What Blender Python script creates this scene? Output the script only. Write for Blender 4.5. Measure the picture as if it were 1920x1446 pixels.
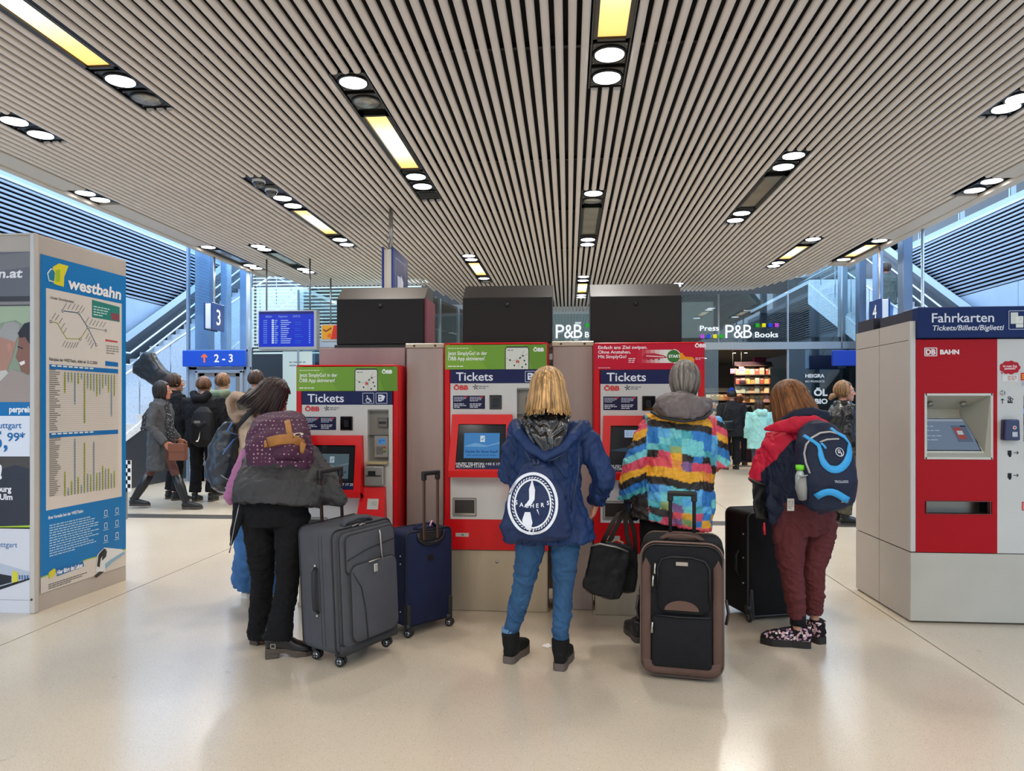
import bpy, bmesh, math, random
from math import sin, cos, pi, radians as R
from mathutils import Vector as V, Matrix, Euler
random.seed(7)
SC = bpy.context.scene
COL = SC.collection
for o in list(bpy.data.objects): bpy.data.objects.remove(o)

# ---------------------------------------------------------------- camera, sky, exposure
F = 1330.0; HOR = 760.0; CH = 1.45; TH = math.atan(106/1330)
cam = bpy.data.cameras.new('camera'); co = bpy.data.objects.new('camera', cam); COL.objects.link(co)
cam.sensor_fit = 'HORIZONTAL'; cam.sensor_width = 36; cam.lens = F/1920*36; cam.shift_y = (HOR-723)/1920
cam.clip_end = 300
co.location = (0, 0, CH); co.rotation_euler = (pi/2, 0, TH); SC.camera = co
SC.view_settings.view_transform = 'Standard'; SC.view_settings.look = 'None'
SC.view_settings.gamma = 1; SC.view_settings.use_curve_mapping = False
SC.view_settings.exposure = EXPOSURE = 0.34
w = bpy.data.worlds.new('sky'); SC.world = w; w.use_nodes = True
bg = w.node_tree.nodes['Background']; bg.inputs[0].default_value = (.52, .72, 1, 1); bg.inputs[1].default_value = 3.2
LAMP_W, PANEL_W = 13.0, 20.0         # watts of a round downlight and of a long ceiling panel

def ray(px, py):
    dx = (px-960)/F
    return V((-sin(TH)+dx*cos(TH), cos(TH)+dx*sin(TH), (HOR-py)/F))
CAM = V((0, 0, CH))
def PD(px, py, D): return CAM + ray(px, py)*D
def PY(px, py, Y): r = ray(px, py); return CAM + r*(Y/r.y)
def PX(px, py, X): r = ray(px, py); return CAM + r*(X/r.x)
def PZ(px, py, Z): r = ray(px, py); return CAM + r*((Z-CH)/r.z)
def G(px, py): return PZ(px, py, 0)

# ---------------------------------------------------------------- materials
def lin(h):
    if not isinstance(h, str): return h
    h = h.lstrip('#'); h = ''.join(x*2 for x in h) if len(h) == 3 else h; c = [int(h[i:i+2], 16)/255 for i in (0, 2, 4)]
    return tuple(x/12.92 if x <= .04045 else ((x+.055)/1.055)**2.4 for x in c)
MC = {}
def mat(h, rough=.5, metal=0.0, var=0.0, vs=4.0, bump=0.0, bs=40.0, emis=0.0, spec=.5, stretch=None, coat=0, sheen=0, key=None):
    k = key or (h, rough, metal, var, vs, bump, bs, emis, spec, stretch, coat, sheen)
    if k in MC: return MC[k]
    m = bpy.data.materials.new('m_%d' % len(MC)); m.use_nodes = True; MC[k] = m
    nt = m.node_tree; N = nt.nodes; L = nt.links; p = N['Principled BSDF']; c = lin(h)
    p.inputs['Base Color'].default_value = (*c, 1); p.inputs['Roughness'].default_value = rough
    p.inputs['Metallic'].default_value = metal; p.inputs['Specular IOR Level'].default_value = spec
    if coat: p.inputs['Coat Weight'].default_value = coat
    if sheen: p.inputs['Sheen Weight'].default_value = sheen
    if emis: p.inputs['Emission Color'].default_value = (*c, 1); p.inputs['Emission Strength'].default_value = emis
    if var or bump:
        tc = N.new('ShaderNodeTexCoord'); src = tc.outputs['Object']
        if stretch:
            mp = N.new('ShaderNodeMapping'); mp.inputs['Scale'].default_value = stretch
            L.new(src, mp.inputs[0]); src = mp.outputs[0]
    if var:
        n = N.new('ShaderNodeTexNoise'); n.inputs['Scale'].default_value = vs; n.inputs['Detail'].default_value = 5
        L.new(src, n.inputs['Vector'])
        r = N.new('ShaderNodeValToRGB'); L.new(n.outputs['Fac'], r.inputs[0])
        r.color_ramp.elements[0].position = .3; r.color_ramp.elements[1].position = .7
        r.color_ramp.elements[0].color = (*[x*(1-var) for x in c], 1)
        r.color_ramp.elements[1].color = (*[min(1, x*(1+var)) for x in c], 1)
        L.new(r.outputs[0], p.inputs['Base Color'])
    if bump:
        n = N.new('ShaderNodeTexNoise'); n.inputs['Scale'].default_value = bs; n.inputs['Detail'].default_value = 4
        L.new(src, n.inputs['Vector'])
        b = N.new('ShaderNodeBump'); b.inputs['Strength'].default_value = bump; b.inputs['Distance'].default_value = .01
        L.new(n.outputs['Fac'], b.inputs['Height']); L.new(b.outputs[0], p.inputs['Normal'])
    return m
def cloth(h, var=.12, bump=.35, bs=22, rough=.85, **k): return mat(h, rough, var=var, vs=9, bump=bump, bs=bs, spec=.25, **k)
def brushed(h, rough=.42, metal=.35): return mat(h, rough, metal, var=.18, vs=3, bump=.12, bs=60, stretch=(1, 1, .12))
def emit(h, s):
    k = ('e', h, s)
    if k in MC: return MC[k]
    m = bpy.data.materials.new('m_%d' % len(MC)); m.use_nodes = True; MC[k] = m
    p = m.node_tree.nodes['Principled BSDF']; c = lin(h)
    p.inputs['Base Color'].default_value = (.01, .01, .01, 1); p.inputs['Roughness'].default_value = .6; p.inputs['Specular IOR Level'].default_value = .1
    p.inputs['Emission Color'].default_value = (*c, 1); p.inputs['Emission Strength'].default_value = s
    return m
def glass(tint=(.86, .93, .95), refl=1.0, rough=.02):
    k = ('g', tint, refl, rough)
    if k in MC: return MC[k]
    m = bpy.data.materials.new('m_%d' % len(MC)); m.use_nodes = True; MC[k] = m
    nt = m.node_tree; N = nt.nodes; L = nt.links
    for n in list(N):
        if n.type == 'BSDF_PRINCIPLED': N.remove(n)
    t = N.new('ShaderNodeBsdfTransparent'); t.inputs[0].default_value = (*tint, 1)
    g = N.new('ShaderNodeBsdfGlossy'); g.inputs['Roughness'].default_value = rough
    g.inputs[0].default_value = (1, 1, 1, 1)
    f = N.new('ShaderNodeFresnel'); f.inputs[0].default_value = 1.5
    q = N.new('ShaderNodeMath'); q.operation = 'MULTIPLY'; q.inputs[1].default_value = refl; q.use_clamp = True
    x = N.new('ShaderNodeMixShader'); L.new(f.outputs[0], q.inputs[0]); L.new(q.outputs[0], x.inputs[0])
    L.new(t.outputs[0], x.inputs[1]); L.new(g.outputs[0], x.inputs[2])
    L.new(x.outputs[0], N['Material Output'].inputs[0])
    return m

# ---------------------------------------------------------------- objects
def empty(name, loc=(0, 0, 0), rz=0, parent=None):
    o = bpy.data.objects.new(name, None); COL.objects.link(o); o.location = loc; o.rotation_euler = (0, 0, rz)
    o.empty_display_size = .1
    if parent: o.parent = parent
    return o
def tag(o, label=None, cat=None, group=None, kind=None):
    if label: o['label'] = label
    if cat: o['category'] = cat
    if group: o['group'] = group
    if kind: o['kind'] = kind
    return o
def thing(name, label, cat, loc=(0, 0, 0), rz=0, group=None): return tag(empty(name, loc, rz), label, cat, group)
class B:
    """collects shapes, links them as one mesh object"""
    def __init__(s): s.v = []; s.f = []; s.mi = []; s.cur = 0; s.mats = []; s.sm = []
    def use(s, m):
        if m not in s.mats: s.mats.append(m)
        s.cur = s.mats.index(m); return s
    def add(s, vs, fs, smooth=False):
        n = len(s.v); s.v += [tuple(v) for v in vs]; s.f += [tuple(i+n for i in f) for f in fs]
        s.mi += [s.cur]*len(fs); s.sm += [smooth]*len(fs); return s
    def box(s, x0, y0, z0, x1, y1, z1, M=None):
        vs = [V((x, y, z)) for z in (z0, z1) for y in (y0, y1) for x in (x0, x1)]
        if M: vs = [M @ v for v in vs]
        return s.add(vs, [(0, 2, 3, 1), (4, 5, 7, 6), (0, 1, 5, 4), (2, 6, 7, 3), (0, 4, 6, 2), (1, 3, 7, 5)])
    def bm(s, bm, smooth=False, M=None):
        bm.verts.ensure_lookup_table(); bm.verts.index_update()
        vs = [(M @ v.co if M else v.co.copy()) for v in bm.verts]
        s.add(vs, [tuple(v.index for v in f.verts) for f in bm.faces], smooth); bm.free(); return s
    def rbox(s, x0, y0, z0, x1, y1, z1, r=.01, seg=2, M=None, taper=None):
        bm = bmesh.new(); bmesh.ops.create_cube(bm, size=1)
        for v in bm.verts:
            v.co = V(((x0+x1)/2+v.co.x*(x1-x0), (y0+y1)/2+v.co.y*(y1-y0), (z0+z1)/2+v.co.z*(z1-z0)))
            if taper and v.co.z > (z0+z1)/2:
                v.co.x = (x0+x1)/2+(v.co.x-(x0+x1)/2)*taper[0]; v.co.y = (y0+y1)/2+(v.co.y-(y0+y1)/2)*taper[1]
        bmesh.ops.bevel(bm, geom=bm.edges[:], offset=r, segments=seg, profile=.5, affect='EDGES')
        return s.bm(bm, r > .02, M)
    def tube(s, pts, rad, n=8, flat=None, smooth=True, wdir=None, p=2.0):
        """lofted tube; rad scalar, list, or list of (a,b)"""
        pts = [V(q) for q in pts]; k = len(pts)
        if not isinstance(rad, (list, tuple)): rad = [rad]*k
        rad = [(r, r) if not isinstance(r, (list, tuple)) else r for r in rad]
        rings = []; prev = None
        for i, q in enumerate(pts):
            t = (pts[min(i+1, k-1)]-pts[max(i-1, 0)])
            if t.length < 1e-9: t = V((0, 0, 1))
            t.normalize()
            w_ = V(wdir) if wdir else (prev if prev else (V((1, 0, 0)) if abs(t.x) < .8 else V((0, 1, 0))))
            a = w_-t*w_.dot(t)
            if a.length < 1e-6: a = t.orthogonal()
            a.normalize(); b = t.cross(a); prev = a
            ring = []
            for j in range(n):
                th = 2*pi*j/n; c_, s_ = cos(th), sin(th)
                if p != 2: c_ = math.copysign(abs(c_)**(2/p), c_); s_ = math.copysign(abs(s_)**(2/p), s_)
                ring.append(q+a*(c_*rad[i][0])+b*(s_*rad[i][1]))
            rings.append(ring)
        vs = [v for r in rings for v in r]; fs = []
        for i in range(k-1):
            for j in range(n): fs.append((i*n+j, i*n+(j+1) % n, (i+1)*n+(j+1) % n, (i+1)*n+j))
        fs.append(tuple(range(n-1, -1, -1))); fs.append(tuple((k-1)*n+j for j in range(n)))
        return s.add(vs, fs, smooth)
    def cyl(s, a, b, r, n=16, smooth=True): return s.tube([a, b], r, n, smooth=smooth)
    def sph(s, c, r, sc=(1, 1, 1), n=12, M=None):
        bm = bmesh.new(); bmesh.ops.create_uvsphere(bm, u_segments=n, v_segments=max(6, n*2//3), radius=r)
        for v in bm.verts: v.co = V((v.co.x*sc[0], v.co.y*sc[1], v.co.z*sc[2]))
        if M:
            for v in bm.verts: v.co = M @ v.co
        for v in bm.verts: v.co += V(c)
        return s.bm(bm, True)
    def prism(s, poly, d, M=None):
        """polygon in XZ, extruded d along +Y"""
        n = len(poly); vs = [V((x, 0, z)) for x, z in poly]+[V((x, d, z)) for x, z in poly]
        if M: vs = [M @ v for v in vs]
        return s.add(vs, [tuple(range(n)), tuple(range(2*n-1, n-1, -1))]+[(i, i+n, (i+1) % n+n, (i+1) % n) for i in range(n)])
    def mesh(s, name, m=None):
        me = bpy.data.meshes.new(name); me.from_pydata(s.v, [], s.f)
        ms = s.mats if s.mats else [m or mat('#808080')]
        for x in ms: me.materials.append(x)
        for p_, i, q in zip(me.polygons, s.mi, s.sm): p_.material_index = i; p_.use_smooth = q
        bm = bmesh.new(); bm.from_mesh(me); bmesh.ops.recalc_face_normals(bm, faces=bm.faces); bm.to_mesh(me); bm.free()
        return me
    def build(s, name, m=None, parent=None, loc=None, label=None, kind=None):
        o = bpy.data.objects.new(name, s.mesh(name, m)); COL.objects.link(o)
        if parent: o.parent = parent
        if loc: o.location = loc
        if label: o['label'] = label
        if kind: o['kind'] = kind
        return o
def inst(name, me, parent=None, loc=(0, 0, 0), rz=0, sc=None):
    o = bpy.data.objects.new(name, me); COL.objects.link(o); o.location = loc; o.rotation_euler = (0, 0, rz)
    if sc: o.scale = sc
    if parent: o.parent = parent
    return o
def copy_tree(o, parent=None):
    c = o.copy(); COL.objects.link(c); c.parent = parent
    for ch in list(o.children): copy_tree(ch, c)
    return c
_tm = {}
def text_geo(s, bold=0.0):
    if (s, bold) in _tm: return _tm[s, bold]
    cu = bpy.data.curves.new('t', 'FONT'); cu.body = s; cu.size = 1; cu.offset = bold; cu.resolution_u = 3
    o = bpy.data.objects.new('t', cu); COL.objects.link(o)
    me = bpy.data.meshes.new_from_object(o)
    vs = [(v.co.x, v.co.y) for v in me.vertices]; fs = [tuple(p.vertices) for p in me.polygons]
    x0 = min([v[0] for v in vs] or [0]); x1 = max([v[0] for v in vs] or [1])
    bpy.data.objects.remove(o); bpy.data.curves.remove(cu); bpy.data.meshes.remove(me)
    _tm[s, bold] = (vs, fs, x0, x1); return _tm[s, bold]
class Print:
    """flat print on a plane: U right, W up, metres"""
    def __init__(s, O, U=(1, 0, 0), W=(0, 0, 1), gloss=.45, emis=0):
        s.O = V(O); s.U = V(U).normalized(); s.W = V(W).normalized(); s.N = s.U.cross(s.W)
        s.b = B(); s.g = gloss; s.e = emis; s.fn = None
    def m(s, c): return emit(c, s.e) if s.e else mat(c, s.g, spec=.22)
    def uv(s, px, py):
        r = ray(px, py); t = (s.O-CAM).dot(s.N)/r.dot(s.N); q = CAM+r*t-s.O
        return q.dot(s.U), q.dot(s.W)
    def P(s, u, v, l): 
        if s.fn: return s.fn(u, v, l)
        return s.O+s.U*u+s.W*v+s.N*(.0007*l+.0004)
    def poly(s, pts, c, l=1): s.b.use(s.m(c)); s.b.add([s.P(u, v, l) for u, v in pts], [tuple(range(len(pts)))]); return s
    def rect(s, u0, v0, u1, v1, c, l=1): return s.poly([(u0, v0), (u1, v0), (u1, v1), (u0, v1)], c, l)
    def ell(s, u, v, a, b_, c, l=1, n=24): return s.poly([(u+a*cos(2*pi*i/n), v+b_*sin(2*pi*i/n)) for i in range(n)], c, l)
    def ring(s, u, v, a, b_, w, c, l=1, n=36, a0=0, a1=2*pi):
        s.b.use(s.m(c)); vs = []
        for i in range(n+1):
            t = a0+(a1-a0)*i/n; vs += [s.P(u+a*cos(t), v+b_*sin(t), l), s.P(u+(a-w)*cos(t), v+(b_-w)*sin(t), l)]
        s.b.add(vs, [(2*i, 2*i+2, 2*i+3, 2*i+1) for i in range(n)]); return s
    def line(s, pts, w, c, l=1):
        s.b.use(s.m(c))
        for (a, b_), (c_, d) in zip(pts, pts[1:]):
            L = math.hypot(c_-a, d-b_) or 1; nx, ny = -(d-b_)/L*w/2, (c_-a)/L*w/2
            s.b.add([s.P(a+nx, b_+ny, l), s.P(a-nx, b_-ny, l), s.P(c_-nx, d-ny, l), s.P(c_+nx, d+ny, l)], [(0, 1, 2, 3)])
        return s
    def frame(s, u0, v0, u1, v1, w, c, l=1): return s.line([(u0, v0), (u1, v0)], w, c, l).line([(u0, v1), (u1, v1)], w, c, l).line([(u0, v0), (u0, v1)], w, c, l).line([(u1, v0), (u1, v1)], w, c, l)
    def text(s, t, u, v, h, c, l=2, bold=0.0, width=None, shear=0, al='l', rot=0):
        """h = cap height; baseline at v"""
        vs, fs, x0, x1 = text_geo(t, bold); k = h/.70; kx = (width/(x1-x0)) if width else k
        off = u-(x0*kx if al == 'l' else (x0+x1)/2*kx if al == 'c' else x1*kx)
        s.b.use(s.m(c)); pts = []
        for x, y in vs:
            X, Y = x*kx+y*k*shear, y*k
            if rot: X0 = off-u+X; X, Y = X0*cos(rot)-Y*sin(rot), X0*sin(rot)+Y*cos(rot); pts.append(s.P(u+X, v+Y, l))
            else: pts.append(s.P(off+X, v+Y, l))
        s.b.add(pts, fs); return s
    def dashes(s, u0, v0, u1, v1, rows, c, l=2, th=.45, seed=0, fill=.9):
        """unreadable small print as rows of word-like dashes"""
        rr = random.Random(seed); H = (v1-v0)/rows
        for i in range(rows):
            y = v1-(i+.75)*H; x = u0; end = u0+(u1-u0)*(fill if i < rows-1 else fill*.6)*rr.uniform(.8, 1.05)
            while x < end:
                ln = rr.uniform(1.2, 4)*H*.6; s.rect(x, y, min(x+ln, u1), y+H*th, c, l); x += ln+H*.35
        return s
    def build(s, name, parent=None, label=None): return s.b.build(name, None, parent, label=label, kind='stuff' if name in ('lettering', 'letters', 'stickers', 'small_print', 'checks') else None)
# ---------------------------------------------------------------- floor
def floor_mat():
    m = mat('#ccbea8', .27, key='floor', var=.04, vs=1.2, spec=1.0)
    nt = m.node_tree; N = nt.nodes; L = nt.links; p = N['Principled BSDF']
    p.inputs['IOR'].default_value = 1.75
    tc = N.new('ShaderNodeTexCoord'); vo = N.new('ShaderNodeTexVoronoi'); vo.inputs['Scale'].default_value = 120
    L.new(tc.outputs['Object'], vo.inputs['Vector'])
    n = N.new('ShaderNodeTexNoise'); n.inputs['Scale'].default_value = 60; L.new(tc.outputs['Object'], n.inputs['Vector'])
    r = N.new('ShaderNodeValToRGB'); r.color_ramp.elements[0].position = .16; r.color_ramp.elements[1].position = .30
    r.color_ramp.elements[0].color = (.62, .58, .52, 1); r.color_ramp.elements[1].color = (1, 1, 1, 1)
    L.new(vo.outputs['Distance'], r.inputs[0])
    mx = N.new('ShaderNodeMixRGB'); mx.blend_type = 'MULTIPLY'; mx.inputs[0].default_value = .7
    src = p.inputs['Base Color'].links[0].from_socket
    L.new(src, mx.inputs[1]); L.new(r.outputs[0], mx.inputs[2])
    # scuffs: a few dark spots trodden in
    n2 = N.new('ShaderNodeTexNoise'); n2.inputs['Scale'].default_value = 9; n2.inputs['Detail'].default_value = 2
    L.new(tc.outputs['Object'], n2.inputs['Vector'])
    r2 = N.new('ShaderNodeValToRGB'); r2.color_ramp.elements[0].position = .2; r2.color_ramp.elements[1].position = .27
    r2.color_ramp.elements[0].color = (.6, .56, .5, 1); r2.color_ramp.elements[1].color = (1, 1, 1, 1)
    L.new(n2.outputs['Fac'], r2.inputs[0])
    m2 = N.new('ShaderNodeMixRGB'); m2.blend_type = 'MULTIPLY'; m2.inputs[0].default_value = .5
    L.new(mx.outputs[0], m2.inputs[1]); L.new(r2.outputs[0], m2.inputs[2]); L.new(m2.outputs[0], p.inputs['Base Color'])
    rr = N.new('ShaderNodeMapRange'); rr.inputs[3].default_value = .2; rr.inputs[4].default_value = .3
    L.new(n.outputs['Fac'], rr.inputs[0]); L.new(rr.outputs[0], p.inputs['Roughness'])
    return m
FM = floor_mat()
XL = G(220, 1118).x; XR = G(1545, 1075).x; YS = G(1320, 985).y
fl = B().box(-12, -9, -.3, 12, 40, -.03).build('floor', mat('#2b2722', .8)); tag(fl, kind='structure')
xs = [-12, XL, XR, 12]
for a, b_ in zip(xs, xs[1:]):
    for y0, y1 in ((-9, YS), (YS+.32, 13.2), (13.2, 40)):
        B().box(a+.005, y0+.003, -.03, b_-.005, y1-.003, 0).build('floor_slab', FM, fl)
ds = B().box(-12, YS, -.03, 12, YS+.32, -.003)
ds.build('drain_strip', mat('#55504a', .5, .3), fl, label='dark ribbed strip across the floor')
rb = B()
for i in range(5): rb.box(-12, YS+.03+i*.06, -.003, 12, YS+.06+i*.06, .002)
rb.build('strip_rib', mat('#6e6861', .4, .4), fl)

# ---------------------------------------------------------------- ceiling
ZC = 4.0; SPX0, SPX1 = -5.641, 4.687; P_ = .0914
ROWS = {'c': .30, 'l1': -1.711, 'l2': -3.539, 'l3': -5.001, 'l4': -5.84, 'r1': 2.311, 'r2': 3.773, 'r3': 4.84}
def cy(px, py): return PZ(px, py, ZC).y
# each module: (row, [ (kind, y0[, y1]) ... ]);  on = lit round lamp, off = unlit, lit/dull = long panel, cam = dome, vent
MODS = [
 ('c', [('lit', 2.0, cy(1150, 80)), ('on', cy(1143, 108)), ('on', cy(1138, 151))]),
 ('c', [('on', cy(1111, 366)), ('off', cy(1109, 380)), ('dull', cy(1106, 391), cy(1104, 444)), ('on', cy(1101, 452)), ('on', cy(1099, 461))]),
 ('c', [('on', cy(1092, 521)), ('on', cy(1092, 528)), ('lit', cy(1091, 533), cy(1090, 551)), ('on', cy(1089, 555)), ('on', cy(1088, 559))]),
 ('l1', [('on', cy(663, 160)), ('off', cy(689, 197)), ('lit', cy(705, 219), cy(767, 322)), ('on', cy(780, 335)), ('on', cy(795, 353)), ('vent', cy(810, 370))]),
 ('l1', [('on', cy(882, 482)), ('on', cy(888, 489)), ('lit', cy(895, 494), cy(907, 519)), ('on', cy(913, 524)), ('off', cy(916, 530))]),
 ('l2', [('lit', 2.6, cy(180, 133)), ('on', cy(220, 157)), ('off', cy(268, 192))]),
 ('l2', [('cam', cy(478, 343)), ('cam', cy(503, 360)), ('on', cy(525, 375)), ('on', cy(548, 389)), ('lit', cy(560, 396), cy(622, 443)), ('on', cy(640, 452)), ('on', cy(655, 461))]),
 ('l3', [('on', cy(20, 232)), ('on', cy(75, 257))]),
 ('l3', [('on', cy(493, 464)), ('on', cy(503, 470)), ('dull', cy(512, 476), cy(556, 500)), ('on', cy(570, 507)), ('on', cy(582, 512))]),
 ('l4', [('on', cy(146, 366)), ('on', cy(180, 378))]),
 ('l4', [('on', cy(391, 466)), ('dull', cy(398, 470), cy(462, 497)), ('on', cy(470, 500)), ('on', cy(480, 505))]),
 ('r1', [('on', cy(1483, 296)), ('on', cy(1463, 317)), ('dull', cy(1450, 332), cy(1400, 393)), ('on', cy(1386, 403)), ('on', cy(1374, 416))]),
 ('r1', [('on', cy(1263, 534)), ('on', cy(1258, 538))]),
 ('r2', [('on', cy(1915, 189)), ('on', cy(1895, 207))]),
 ('r2', [('on', cy(1528, 451)), ('off', cy(1519, 457)), ('lit', cy(1512, 463), cy(1470, 489)), ('on', cy(1458, 495)), ('on', cy(1448, 501))]),
 ('r3', [('on', cy(1868, 343)), ('on', cy(1836, 360))]),
 ('r3', [('on', cy(1645, 454)), ('lit', cy(1637, 460), cy(1587, 485)), ('on', cy(1578, 489))]),
 # the same rows go on behind the photographer
 ('l1', [('on', -2.2), ('on', -1.8), ('lit', -1.5, -.2), ('on', .1), ('on', .5)]),
 ('r1', [('on', -1.2), ('on', -.8), ('lit', -.5, .8), ('on', 1.1), ('on', 1.5)]),
 ('c', [('lit', -5.2, -3.9), ('on', -3.6), ('on', -3.2)]),
 ('c', [('on', -1.9), ('on', -1.5), ('lit', -1.2, .1), ('on', .4), ('on', .8)]),  # unseen strip added to brighten the machine fronts
 ('l2', [('on', -2.6), ('on', -2.2), ('lit', -1.9, -.6), ('on', -.3), ('on', .1)]),  # also added, lifts the faces turned to the viewer
 ('r1', [('on', -5.2), ('on', -4.8), ('lit', -4.5, -3.2)]),
 ('l1', [('on', -6.2), ('on', -5.8), ('lit', -5.5, -4.2)]),
 ('l3', [('on', -3.2), ('on', -2.8), ('lit', -2.5, -1.2)]),
 ('r2', [('on', -4.2), ('on', -3.8), ('lit', -3.5, -2.2)]),
]
CE = [(-6.08, 13.6), (-5.95, 14.9), (-3.1, 14.9), (-2.5, 19.4), (1.3, 19.4), (1.75, 16.2), (4.0, 16.2), (4.8, 14.1), (5.05, 13.4)]
ce = B(); pl_ = [(-6.08, -8)]+CE+[(5.05, -8)]; ce.add([(x, y, z) for z in (ZC+.14, ZC+.2) for x, y in pl_], [tuple(range(len(pl_)))[::-1], tuple(range(len(pl_), 2*len(pl_)))]+[(i, (i+1) % len(pl_), (i+1) % len(pl_)+len(pl_), i+len(pl_)) for i in range(len(pl_))])
cl = ce.build('ceiling', mat('#070707', .9)); tag(cl, kind='structure')
cuts = {}
HW = .142
def fixture(row, els):
    x = ROWS[row]; ys = [v for e in els for v in e[1:]]
    y0 = min(ys)-.17; y1 = max(ys)+.17
    if els[0][0] == 'lit' and len(els[0]) == 3 and els[0][1] == y0+.17: y0 += .12
    cuts.setdefault(row, []).append((y0-.02, y1+.02))
    lit = any(e[0] in ('on', 'lit') for e in els)
    where = {'c': 'middle row', 'l1': 'first row left of middle', 'l2': 'second row left of middle',
             'l3': 'third row left of middle', 'l4': 'left edge of slats', 'r1': 'first row right of middle',
             'r2': 'second row right of middle', 'r3': 'right edge of slats'}[row]
    n_on = sum(e[0] == 'on' for e in els); pk = [e[0] for e in els if e[0] in ('lit', 'dull')]
    far = ('deep behind the viewer' if y0 < -3.4 else 'unseen, just behind the viewer') if y1 < 2 else 'nearest' if y0 < 6.3 else 'farther' if y0 < 11 else 'farthest'
    wt = 'two cameras, amber panel' if els[0][0] == 'cam' else 'amber panel' if pk[:1] == ['lit'] else 'unlit panel' if pk else 'lamps only'
    desc = 'black ceiling light strip, %s, %s, %s' % (wt, where, far)
    t = thing('ceiling_light', desc, 'ceiling light', (x, y0, ZC), 0, 'ceiling light strips')
    fm = mat('#141312', .35, .3)
    hb = B().box(-HW, 0, .05, HW, y1-y0, .13).box(-HW, 0, .015, -HW+.012, y1-y0, .13).box(HW-.012, 0, .015, HW, y1-y0, .13)
    hb.build('housing', fm, t)
    for e in els:
        y = e[1]-y0
        if len(e) == 2:
            B().rbox(-HW+.014, y-.15, .03, HW-.014, y+.15, .05, .004, 1).build('mounting_plate', fm, t)
            rg = B().tube([(0, y, .031), (0, y, .018), (0, y, .026)], [.128, .122, .11], 28)
            sc = B()
            for sx in (-1, 1):
                for sy in (-1, 1): sc.cyl((sx*.115, y+sy*.135, .031), (sx*.115, y+sy*.135, .025), .007, 6)
            sc.build('screw', mat('#9a9690', .3, .8), t, kind='stuff')
            if e[0] == 'on':
                rg.build('lamp_ring', fm, t)
                B().cyl((0, y, .0255), (0, y, .0165), .107, 28).build('diffuser', emit('#f4f7ff', 6), t)
                ld = bpy.data.lights.new('downlight', 'AREA'); ld.shape = 'DISK'; ld.size = .2; ld.energy = LAMP_W; ld.color = (1, .96, .91)
                ld.spread = R(155)
                lo = bpy.data.objects.new('downlight', ld); COL.objects.link(lo); lo.parent = t; lo.location = (0, y, .012)
            elif e[0] == 'off':
                rg.build('lamp_ring', fm, t)
                B().cyl((0, y, .0255), (0, y, .0165), .107, 28).build('diffuser', mat('#8f8d84', .25, .3, var=.3, vs=30), t, label='grey unlit diffuser')
            elif e[0] == 'cam':
                B().cyl((0, y, .05), (0, y, .0), .075, 20).build('camera_base', mat('#c9c9c6', .4), t)
                B().sph((0, y, .0), .066, (1, 1, .9), 16).build('camera_dome', mat('#1b1d20', .05, coat=1), t, label='smoked dome of a small camera')
            else:
                vb = B()
                for i in range(9): vb.box(-.1, y-.1+i*.023, .02, .1, y-.09+i*.023, .034)
                vb.build('grille', mat('#2a2927', .5), t)
        else:
            L = e[2]-e[1]
            fb = B().box(-.128, y, .012, -.098, y+L, .05).box(.098, y, .012, .128, y+L, .05).box(-.128, y, .012, .128, y+.03, .05).box(-.128, y+L-.03, .012, .128, y+L, .05)
            fb.build('panel_frame', fm, t)
            if e[0] == 'lit':
                B().box(-.098, y+.03, .03, .098, y+L-.03, .04).build('panel', emit_panel(L), t)
                ld = bpy.data.lights.new('panel_light', 'AREA'); ld.shape = 'RECTANGLE'; ld.size = .19; ld.size_y = L*.8; ld.energy = PANEL_W*L; ld.color = (1, .8, .52)
                lo = bpy.data.objects.new('panel_light', ld); COL.objects.link(lo); lo.parent = t; lo.location = (0, y+L/2, .1)
            else:
                B().box(-.098, y+.03, .03, .098, y+L-.03, .04).build('panel', mat('#8a877c', .12, .2, var=.2, vs=3), t, label='unlit frosted panel')
    return t
def emit_panel(L):
    k = 'litpanel'
    if k in MC: return MC[k]
    # frosted cover: white hot along the tube, amber at the ends where the tube stops
    m = bpy.data.materials.new('lit_panel'); m.use_nodes = True; MC[k] = m; nt = m.node_tree; N = nt.nodes; Lk = nt.links
    p = N['Principled BSDF']; p.inputs['Base Color'].default_value = (.3, .2, .1, 1)
    tc = N.new('ShaderNodeTexCoord'); s = N.new('ShaderNodeSeparateXYZ'); Lk.new(tc.outputs['Generated'], s.inputs[0])
    r = N.new('ShaderNodeValToRGB'); e = r.color_ramp.elements
    e[0].position = 0; e[0].color = (.9, .47, .12, 1); e[1].position = 1; e[1].color = (.75, .4, .1, 1)
    for q, c in ((.12, (1, .58, .2, 1)), (.3, (1.0, .85, .55, 1)), (.55, (1, .93, .75, 1)), (.75, (1, .8, .45, 1)), (.9, (.95, .52, .16, 1))):
        x = e.new(q); x.color = c
    Lk.new(s.outputs[1], r.inputs[0]); Lk.new(r.outputs[0], p.inputs['Emission Color']); p.inputs['Emission Strength'].default_value = 1.5
    return m
for m_ in MODS: fixture(*m_)
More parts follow.
